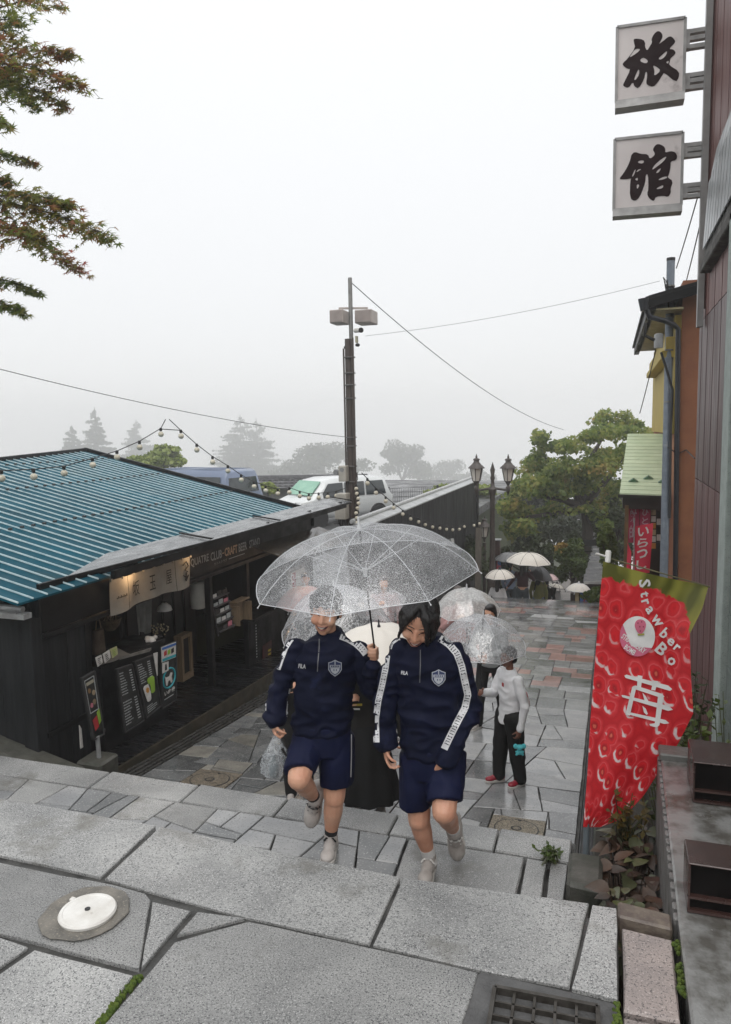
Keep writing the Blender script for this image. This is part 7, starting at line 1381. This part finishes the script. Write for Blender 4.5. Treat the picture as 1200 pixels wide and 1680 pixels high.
for q in (-1, 1):
    for j in range(7):
        s_ = j*.011; hair.cap(HP(q*.006, .122-s_*.4, .030), HP(q*(.040+s_*.5), .085-s_*.3, .070-s_*.8), .014*HS, .015*HS, 7); hair.cap(HP(q*(.040+s_*.5), .085-s_*.3, .070-s_*.8), HP(q*(.066+s_*.25), .02-s_*.2, .058-s_*.9), .015*HS, .013*HS, 7)
        if j < 5: hair.cap(HP(q*(.066+s_*.25), .02-s_*.2, .058-s_*.9), HP(q*(.068+s_*.3), -.06-.012*(j % 3)+(.02 if q < 0 else -.035), .050-s_*.9), .012*HS, .004*HS, 7)
hair.cap(HP(.022, .095, .072), HP(.046, .04, .088), .012*HS, .011*HS, 7); hair.cap(HP(.046, .04, .088), HP(.056, -.035, .080), .011*HS, .009*HS, 7); hair.cap(HP(.056, -.035, .080), HP(.058, -.095, .066), .009*HS, .003*HS, 7)
hair.cap(HP(-.05, .05, .075), HP(-.072, -.02, .062), .009*HS, .007*HS, 7); hair.cap(HP(-.072, -.02, .062), HP(-.078, -.07, .066), .007*HS, .003*HS, 7)
put_mesh('hair', remesh(hair, .0055, 2, .4, wr=.007, wsc=(85, 85, 18)), hairm, girl)
jk = MB(); ering(jk, [(pg(710, 1238), .145, .112), (pg(710, 1226), .164, .118), (pg(709, 1185), .160, .112), (pg(705, 1125), .166, .118), (pg(702, 1085), .168, .112), (pg(702, 1066), .155, .095), (pg(702, 1056), .112, .08), (pg(702, 1048), .074, .070)], eg, fg, 24)
ering(jk, [(pg(703, 1068), .084, .084), (pg(704, 1052, .01), .074, .074), (pg(706, 1038, .03), .066, .060)], eg, fg, 20)
bone(jk, [shL, elL, wrL*.9+elL*.1], [.056, .060, .054]); ering(jk, [(wrL+UPZ*.04, .048, .048), (wrL-UPZ*.012, .042, .042)], eg, fg); bone(jk, [shR-UPZ*.008, elR, wrR*.86+elR*.14], [.062, .068, .060]); d = nrm(wrR-elR); jk.cap(wrR*.9+elR*.1, wrR+d*.03, .050, .046)
jm = remesh(jk, .0075, 3, .5, wr=.024, wsc=(9, 9, 18), seed=11); bvj = bvh_of(jm); put_mesh('jacket', jm, navy, girl)
so = MB(); ering(so, [(pg(710, 1222), .150, .112), (pg(710, 1250), .157, .118), (pg(710, 1268), .145, .115)], eg, fg, 22); ering(so, [(hp1, .092, .10), (pg(683, 1285), .090, .098), (pg(682, 1319), .084, .09)], eg, fg, 18); d1 = nrm(kn2-hp2); ering(so, [(hp2, .10, .105), (hp2*.45+kn2*.55, .098, .10), (hp2*.17+kn2*.83, .092, .092)], eg, nrm(np.cross(d1, eg)), 18)
sm_ = remesh(so, .0075, 3, .4, wr=.013, wsc=(13, 13, 6), seed=15); bvs = bvh_of(sm_); put_mesh('shorts', sm_, navy2, girl)
for p, q in ((an1, kn1), (an2, kn2)): d = nrm(q-p); MB().tube([p-d*.05, p+d*.005, p+d*.055], [.038, .037, .039], 14).build('sock', sockw, girl, smooth=True)
shoe(girl, an1+A(0, 0, -.012), nrm(fg-eg*.15), UPZ, .235, sneaker2); shoe(girl, an2+nrm(an2-kn2)*.015, nrm(A(0, 0, -1)+eg*.10+fg*.10), nrm(fg+UPZ*.1), .27, sneaker2)
ribbon_px(bvj, [(668, 1043), (652, 1046), (641, 1054), (636, 1070), (633, 1095), (628, 1120), (621, 1150), (617, 1180), (618, 1218)], 10, 'sleeve_tape', tape, girl, ink_=tapeink); ribbon_px(bvj, [(722, 1047), (737, 1057), (750, 1072), (758, 1094), (763, 1118), (768, 1140), (763, 1162), (752, 1182), (738, 1210), (729, 1229)], 11.5, 'sleeve_tape', tape, girl, ink_=tapeink)
text_px(bvj, 'FILA', 664, 1104, 11, 6, .1, 'chest_lettering', tape, girl); shield_px(bvj, 720, 1112, 1.02, girl); ribbon_px(bvj, [(690, 1066), (690, 1090), (689, 1120)], 1.3, 'zip', MATS['zip_grey'], girl)
# ---------- the other people under their umbrellas
clothw = M('white_knit', (.80, .80, .81), (.70, .70, .71), 6, .85, bump=.3, bscale=150); blackfab = M('black_fabric', (.012, .012, .013), (.008, .008, .008), 5, .7, spec=.3); charcoal = M('charcoal_shirt', (.022, .020, .019), (.015, .014, .013), 6, .8, spec=.3); greyknit = M('grey_knit', (.36, .37, .37), (.28, .29, .29), 8, .85); burg = M('burgundy_knit', (.050, .014, .018), (.035, .010, .013), 8, .85); denim = M('dark_denim', (.055, .075, .085), (.04, .055, .065), 8, .8); olive = M('lime_knit', (.26, .27, .08), (.2, .21, .06), 6, .85); bluesh = M('blue_shirt', (.20, .25, .34), (.14, .18, .26), 6, .8); redwhite = M('red_white_bag', (.35, .05, .06), (.6, .55, .54), 14, .5, contrast=(.48, .52)); redsh = M('red_shoe', (.30, .012, .03), rough=.45); blackleather = M('black_leather', (.012, .012, .012), rough=.35); sweat_pink = M('pink_top', (.45, .25, .24), rough=.8); denimlt = M('pale_denim', (.22, .27, .32), (.17, .21, .25), 6, .8)
def walker(label, foot, H, fdir, top, bottom, skin=skinA, hair=hairm, hairstyle='short', arms=None, legs='pants', stride=.06, vox=.012, shoes=None, lean=0, group=None, tophem=.50, sleeve=1.0, wr=.008, bow=0, feat=False, skirt_hem=.12, shoe_m=None, pw=1.0):
    """arms: {-1: (elbow, wrist), 1: (elbow, wrist)} offsets (side, forward, up) in units of H from the foot point"""
    f = nrm(A(fdir[0], fdir[1], 0)); e = np.cross(f, UPZ); B = A(*foot); t = thing('person', label, 'person', B, group); P = lambda s_, fw, up: B+(e*s_+f*fw+UPZ*up)*H
    ar = {-1: ((-.15, .0, .62), (-.14, .05, .48)), 1: ((.15, .0, .62), (.14, .05, .48))}; ar.update(arms or {}); s = H/1.7
    hc = P(0, .015+lean, .925); hf = nrm(f-UPZ*(.05+bow)); hu = nrm(UPZ+hf*(-(UPZ@hf))); hu = nrm(hu); hr = np.cross(hf, hu); HS = s*1.0
    mb = MB(); head_prims(mb, hc, hr, hu, hf, HS); mb.cap(P(0, lean*.8, .80), P(0, lean+.005, .88), .048*s, .046*s)
    ering(mb, [(P(0, 0, .50), .15*s, .10*s), (P(0, 0, .62), .125*s, .085*s), (P(0, lean*.5, .74), .15*s, .095*s), (P(0, lean*.7, .81), .10*s, .06*s)], e, f)
    K = {}
    for q in (-1, 1):
        el, wr_ = P(*ar[q][0]), P(*ar[q][1]); sh_ = P(q*.105, lean*.7, .795); bone(mb, [sh_, el, wr_], [.043*s, .035*s, .025*s]); K[q] = (sh_, el, wr_); d = nrm(wr_-el); n_ = nrm(f*.8-e*q*.5) if abs(d@f) < .8 else UPZ*-1; hand_prims(mb, wr_, d, -e*q if abs(d@e) < .8 else f, f if abs(d@f) < .8 else UPZ, s, (.5, .9, .7))
        hp = P(q*.055, 0, .50); kn = P(q*.06, q*stride*.6+.01, .275); an = P(q*.058, q*stride, .045); bone(mb, [hp, kn, an], [.085*s, .058*s, .036*s]); K[q+10] = (hp, kn, an)
    me = remesh(mb, vox*.8, 2, .5); bv = bvh_of(me); put_mesh('body', me, skin, t)
    if feat: face_feats(t, bv, hc, hr, hu, hf, HS, 'open', 'calm')
    hb = MB(); R_ = np.array([hr, hu, hf]); HP = lambda x, y, z: hc+(hr*x+hu*y+hf*z)*HS
    hb.ball(HP(0, .045, -.022), (.082*HS, .088*HS, .092*HS), 14, 9, R_); hb.ball(HP(0, -.02, -.06), (.072*HS, .065*HS, .05*HS), 12, 8, R_); hb.ball(HP(0, .092, .035), (.06*HS, .03*HS, .05*HS), 10, 7, R_)
    if hairstyle == 'long': hb.cap(HP(0, -.02, -.06), HP(0, -.26, -.085), .075*HS, .06*HS); [hb.cap(HP(q*.065, .03, -.01), HP(q*.07, -.2, -.03), .03*HS, .022*HS) for q in (-1, 1)]
    if hairstyle == 'bun': hb.ball(HP(0, .07, -.11), .045*HS)
    put_mesh('hair', remesh(hb, vox*.7, 2, .4, wr=.004, wsc=(50, 50, 20)), hair, t)
    g = MB(); ering(g, [(P(0, 0, tophem), .175*s, .125*s), (P(0, 0, .60), .160*s, .115*s), (P(0, lean*.4, .70), .165*s, .115*s), (P(0, lean*.6, .775), .155*s, .10*s), (P(0, lean*.7, .815), .10*s, .075*s), (P(0, lean*.75, .835), .066*s, .06*s)], e, f, 20)
    for q in (-1, 1): sh_, el, wr_ = K[q]; bone(g, [sh_-UPZ*.012*s, el, el*(1-sleeve)+(wr_*.96+el*.04)*sleeve], [.058*s, .052*s, .042*s])
    put_mesh('top', remesh(g, vox, 2, .5, wr=wr, wsc=(9, 9, 13), seed=H*10), top, t)
    g = MB()
    if legs == 'pants':
        ering(g, [(P(0, 0, .545), .125*s, .085*s), (P(0, 0, .49), .150*s, .105*s), (P(0, 0, .455), .14*s, .105*s)], e, f, 20)
        for q in (-1, 1): hp, kn, an = K[q+10]; bone(g, [hp, kn, an+UPZ*.02*s], [.095*s*pw, .075*s*pw, .062*s*pw])
        put_mesh('trousers', remesh(g, vox, 2, .4, wr=wr, wsc=(12, 12, 9), seed=3), bottom, t)
    else:
        k = 40; rg = [(.56, .13, 0), (.50, .17, .01), (.38, .205, .03), (.24, .25, .07), (skirt_hem, .29, .10)]; vs = [P(0, 0, h)+(e*math.cos(a)*r*1.05+f*math.sin(a)*r*.85)*s*(1+w*math.sin(9*a)) for h, r, w in rg for a in np.linspace(0, 2*math.pi, k, endpoint=False)]; g.add(vs, [(i*k+j, i*k+(j+1) % k, (i+1)*k+(j+1) % k, (i+1)*k+j) for i in range(4) for j in range(k)]); g.build('skirt', bottom, t, smooth='all')
    for q in (-1, 1): hp, kn, an = K[q+10]; shoe(t, an+UPZ*.035*s, f+e*q*.15, UPZ, .25*s, shoe_m or sneaker, vox=max(.007, vox*.7))
    return t, P, K
def umb_at(label, x, y, D, Rp, rp_, tilt, view, mat, shaft=.68, nr=8, ph=.2, group=None, **k): 
    return umbrella(label, at(x, y, D=D), UPI(tilt, view), Rp*D/F, rp_*D/F, mat, shaft, nr, ph, group=group, rs_=max(1, D/6), rings=7, **k)
# woman in black right behind the pair
foot = on_street(606, 1334); w_, P, K = walker('person in a black shirt and long black skirt walking behind the two children', foot, 1.52, A(-CF[0], -CF[1], 0), charcoal, blackfab, skinA, hairm, 'long', legs='skirt', arms={1: ((.16, .02, .62), (.10, .15, .72)), -1: ((-.17, .0, .62), (-.19, .09, .50))}, vox=.011, skirt_hem=.10, tophem=.47)
umb_at('cream cloth umbrella of the person in black, seen between the children', 622, 1028, 6.1, 92, 52, 3, 14, creamcloth, .66, group=None, ribm=ribdark, handle='stub')
p_ = P(.06, .13, .68); MB().slab([p_+A(-.05, 0, .0), p_+A(.05, 0, .012), p_+A(.05, 0, .03), p_+A(-.05, 0, .018)], (0, -.004, 0)).build('shirt_print', M('yellow_print', (.5, .4, .05)), w_); MB().slab([p_+A(-.03, -.0, -.03), p_+A(.03, 0, -.025), p_+A(.03, 0, -.012), p_+A(-.03, 0, -.017)], (0, -.004, 0)).build('shirt_print', paper, w_)
# person behind the boy with a clear umbrella
foot = on_street(492, 1304); walker('person in dark clothes with white shoes mostly hidden behind the smiling boy', foot, 1.50, A(-CF[0], -CF[1], 0)+eb*.2, blackfab, blackfab, skinA, hairm, 'short', arms={1: ((.15, .04, .64), (.08, .18, .74))}, vox=.013)
umb_at('clear umbrella with fogged panels behind the smiling boy', 548, 962, 6.9, 96, 78, 4, 12, vinyl2, .72, ph=.5, handle='stub')
umb_at('small clear umbrella far behind between the two heads', 632, 966, 11.5, 54, 40, -2, 10, vinyl2, .7, ph=.1, ribm=ribdark, handle='stub'); foot = on_street(632, 1110); walker('person in a pink top far behind the two children', foot, 1.58, A(-CF[0], -CF[1], 0), sweat_pink, denim, skinA, hairb, 'long', arms={1: ((.15, .03, .64), (.06, .14, .74))}, vox=.016)
umb_at('pale pink umbrella seen through the big clear one', 500, 962, 12.0, 48, 30, 0, 10, pinkcloth, .7, ph=.3, handle='stub'); foot = on_street(505, 1092); walker('person in grey hidden under the pale pink umbrella', foot, 1.55, A(-CF[0], -CF[1], 0), greyknit, denim, skinA, hairm, 'short', arms={-1: ((-.15, .03, .64), (-.05, .14, .74))}, vox=.016)
# boy in white with a clear umbrella
foot = on_street(836, 1286); fl_ = nrm(-eb*.93+A(-CF[0], -CF[1], 0)*.36); s_ = 1.36
t, P, K = walker('boy in a white long sleeved shirt and black trousers facing left under a clear umbrella', foot, s_, fl_, clothw, blackfab, skinC, hairm, 'short', arms={1: ((.12, .06, .63), (.06, .18, .675)), -1: ((-.145, -.03, .60), (-.13, .0, .445))}, stride=.05, vox=.0085, tophem=.455, feat=True, shoe_m=redsh, wr=.012, pw=1.22)
p_ = P(-.06, .085, .74); MB().slab([p_+A(0, 0, 0), p_+fl_*.0+np.cross(fl_, UPZ)*.03, p_+np.cross(fl_, UPZ)*.03+UPZ*.035, p_+UPZ*.035], fl_*.004).build('shirt_print', redp, t)

bp_ = thing('backpack', 'red and white patterned bag on the back of the boy in white', 'bag', P(-.0, -.14, .5)); mb = MB(); ering(mb, [(P(.02, -.10, .50), .09, .05), (P(.02, -.11, .58), .11, .07), (P(.02, -.10, .66), .08, .05)], np.cross(fl_, UPZ), fl_, 14); put_mesh('bag_body', remesh(mb, .01, 3), redwhite, bp_)
k_ = K[-1][2]+A(0, 0, -.17); toy = thing('plush_charm', 'turquoise plush charm dangling from the hand of the boy in white', 'charm', k_+A(0, 0, -.12)); tq = M('turquoise_plush', (.10, .52, .56), (.07, .42, .48), 30, .9); mb = MB(); mb.ball(k_, (.030, .030, .030)); 
for q in (-1, 1): mb.ball(k_+eb*q*.038+UPZ*.012, (.024, .016, .026)); mb.cap(k_+UPZ*-.03, k_+eb*q*.03-UPZ*.07, .018, .012); mb.cap(k_-UPZ*.035, k_+eb*q*.035-UPZ*.04, .012, .009)
mb.ball(k_-UPZ*.045, (.024, .02, .03)); put_mesh('plush', remesh(mb, .006, 2), tq, toy); MB().tube([K[-1][2]+A(0, 0, -.09), k_+UPZ*.03], .004, 5).build('cord', ink, toy)
umb_at('clear umbrella with a black tip held by the boy in white', 793, 1012, 7.15, 74, 50, 0, 15, vinyl2, .70, ph=.25, ribm=ribwhite, handle='stub', hm=shaftblack)
# walker hidden behind that umbrella and girl
foot = on_street(805, 1190); walker('person in a grey sweater and black leggings walking behind the clear umbrella', foot, 1.5, A(-CF[0], -CF[1], 0)-eb*.6, greyknit, blackfab, skinA, hairm, 'long', arms={-1: ((-.14, .04, .64), (-.04, .15, .62)), 1: ((.14, .05, .64), (.03, .16, .60))}, stride=.12, vox=.013)
foot = on_street(752, 1140); walker('person with brown hair under the milky umbrella right of the girl', foot, 1.55, A(-CF[0], -CF[1], 0)+eb*.2, sweat_pink, denim, skinA, hairb, 'long', arms={1: ((.15, .03, .64), (.06, .14, .74))}, vox=.014, feat=True)
umb_at('milky clear umbrella just right of the girl with dark hair', 766, 966, 9.3, 56, 38, 2, 12, vinyl3, .70, ph=.1, handle='stub')
# group going down the stairs at the crest
G2 = 'people with umbrellas going down the far stairs'; away = A(.12, 1, 0)
def far(label, x, ytop, D, H, top, bottom, hair='long', arms=None, um=None, leg='pants', hm_=hairm, ulabel='', th=.48):
    hd = at(x, ytop, D=D); foot = A(hd[0], hd[1], hd[2]-H); walker(label, foot, H, away, top, bottom, skinA, hm_, hair, arms=arms, vox=.02, group=G2, wr=.008, tophem=th, legs=leg, stride=.05)
    if um: ux, uy, uR, ur, m_, tl = um; umb_at(ulabel, ux, uy, D-.1, uR, ur, tl, 7, m_, .75, group='umbrellas of the group on the far stairs', handle='stub', ribm=ribdark)
far('person in a burgundy sweater over a white hem seen from behind at the stairs', 858, 921, 21.6, 1.66, burg, denim, um=(868, 906, 37, 17, creamcloth, -2), ulabel='large cream umbrella over the person in the burgundy sweater', arms={-1: ((-.17, .02, .66), (-.26, .02, .54)), 1: ((.18, .06, .68), (.10, .2, .78))}, th=.56)
far('person in a white shawl at the left of the group on the stairs', 817, 948, 21.2, 1.55, clothw, blackfab, um=(820, 934, 25, 13, creamcloth, 3), ulabel='low cream umbrella at the left of the group, over a white shawl', arms={-1: ((-.16, 0, .64), (-.12, .1, .5))})
far('person in a blue shirt under the grey umbrella', 838, 921, 23.5, 1.66, bluesh, denim, 'short', um=(838, 906, 28, 12, greycloth, 2), ulabel='grey umbrella behind the large cream umbrella')
far('person in a lime top beside the burgundy sweater', 884, 938, 22.3, 1.58, olive, denimlt, um=(884, 929, 26, 19, blackcloth, -8), ulabel='black umbrella tilted over the person in the lime top')
far('person in black with a pinkish umbrella further down the stairs', 897, 949, 24.0, 1.6, blackfab, blackfab, 'short', um=(900, 941, 17, 9, pinkcloth, 0), ulabel='pinkish umbrella further down right of the black one')
far('person in white patterned clothes right of the group', 909, 955, 24.5, 1.55, clothw, denimlt, um=(914, 957, 14, 6, creamcloth, -10), ulabel='small white umbrella at the right end of the group')
far('person far left in dark clothes close to the lamp post', 828, 945, 24.0, 1.6, blackfab, denim, 'short')
# stand with a white parasol and banner on the right
sv = at(951, 985, D=21.4); umb_at('small white parasol over the drinks stand right of the stairs', 950, 957, 21.2, 20, 11, 0, 7, creamcloth, .8, group=None, handle='stub'); st2 = thing('drinks_stand', 'small drinks stand with a blue and red banner under the white parasol', 'stand', (sv[0], sv[1], sv[2]-.3))
MB().box((sv[0]-.25, sv[1]+.05, sv[2]-.3), (sv[0]+.2, sv[1]+.5, sv[2]+.18)).build('cart', M('cart_brown', (.07, .045, .04), rough=.6), st2)
c = [at(952, 971, D=21.1), at(970, 971, D=21.1), at(966, 994, D=21.1), at(952, 994, D=21.1)]; MB().slab(c, (0, .02, 0)).build('banner', bluep, st2); q = lambda u, v: c[0]*(1-u)*(1-v)+c[1]*u*(1-v)+c[2]*u*v+c[3]*(1-u)*v+A(0, -.01, 0)
MB().slab([q(.5+.38*math.cos(a)*(1 if i % 2 else .45), .42+.36*math.sin(a)*(1 if i % 2 else .45)) for i, a in enumerate(np.linspace(0, 2*math.pi, 10, endpoint=False))], (0, -.004, 0)).build('red_burst', redp, st2)
MB().slab([at(944, 972, D=21.1), at(950, 970, D=21.1), at(950, 990, D=21.1), at(944, 988, D=21.1)], (0, .02, 0)).build('menu_card', M('cream_card', (.5, .42, .26)), st2)
nb = thing('small_banner', 'small colourful banner behind the group beside the lamp post', 'banner', at(819, 936, D=23.8)); c = [at(815, 919, D=23.4), at(822, 917, D=23.4), at(822, 935, D=23.4), at(815, 937, D=23.4)]; MB().slab(c, (0, .02, 0)).build('cloth', M('banner_mixed', (.55, .1, .14), (.12, .25, .55), 9, .6, contrast=(.45, .55)), nb)
# ------------------------------------------------------------------ fog
hz = MB().box((-430, -430, -92), (430, 430, 14)).build('haze', None, kind='stuff'); hm = bpy.data.materials.new('haze'); hm.use_nodes = True; nt = hm.node_tree; nt.nodes.clear()
o_ = node(nt, 'ShaderNodeOutputMaterial'); pv = node(nt, 'ShaderNodeVolumePrincipled'); pv.inputs['Color'].default_value = (.995, .995, 1.0, 1); pv.inputs['Density'].default_value = .0033; pv.inputs['Anisotropy'].default_value = .7; nt.links.new(pv.outputs[0], o_.inputs['Volume']); hz.data.materials.append(hm); MATS['haze'] = hm
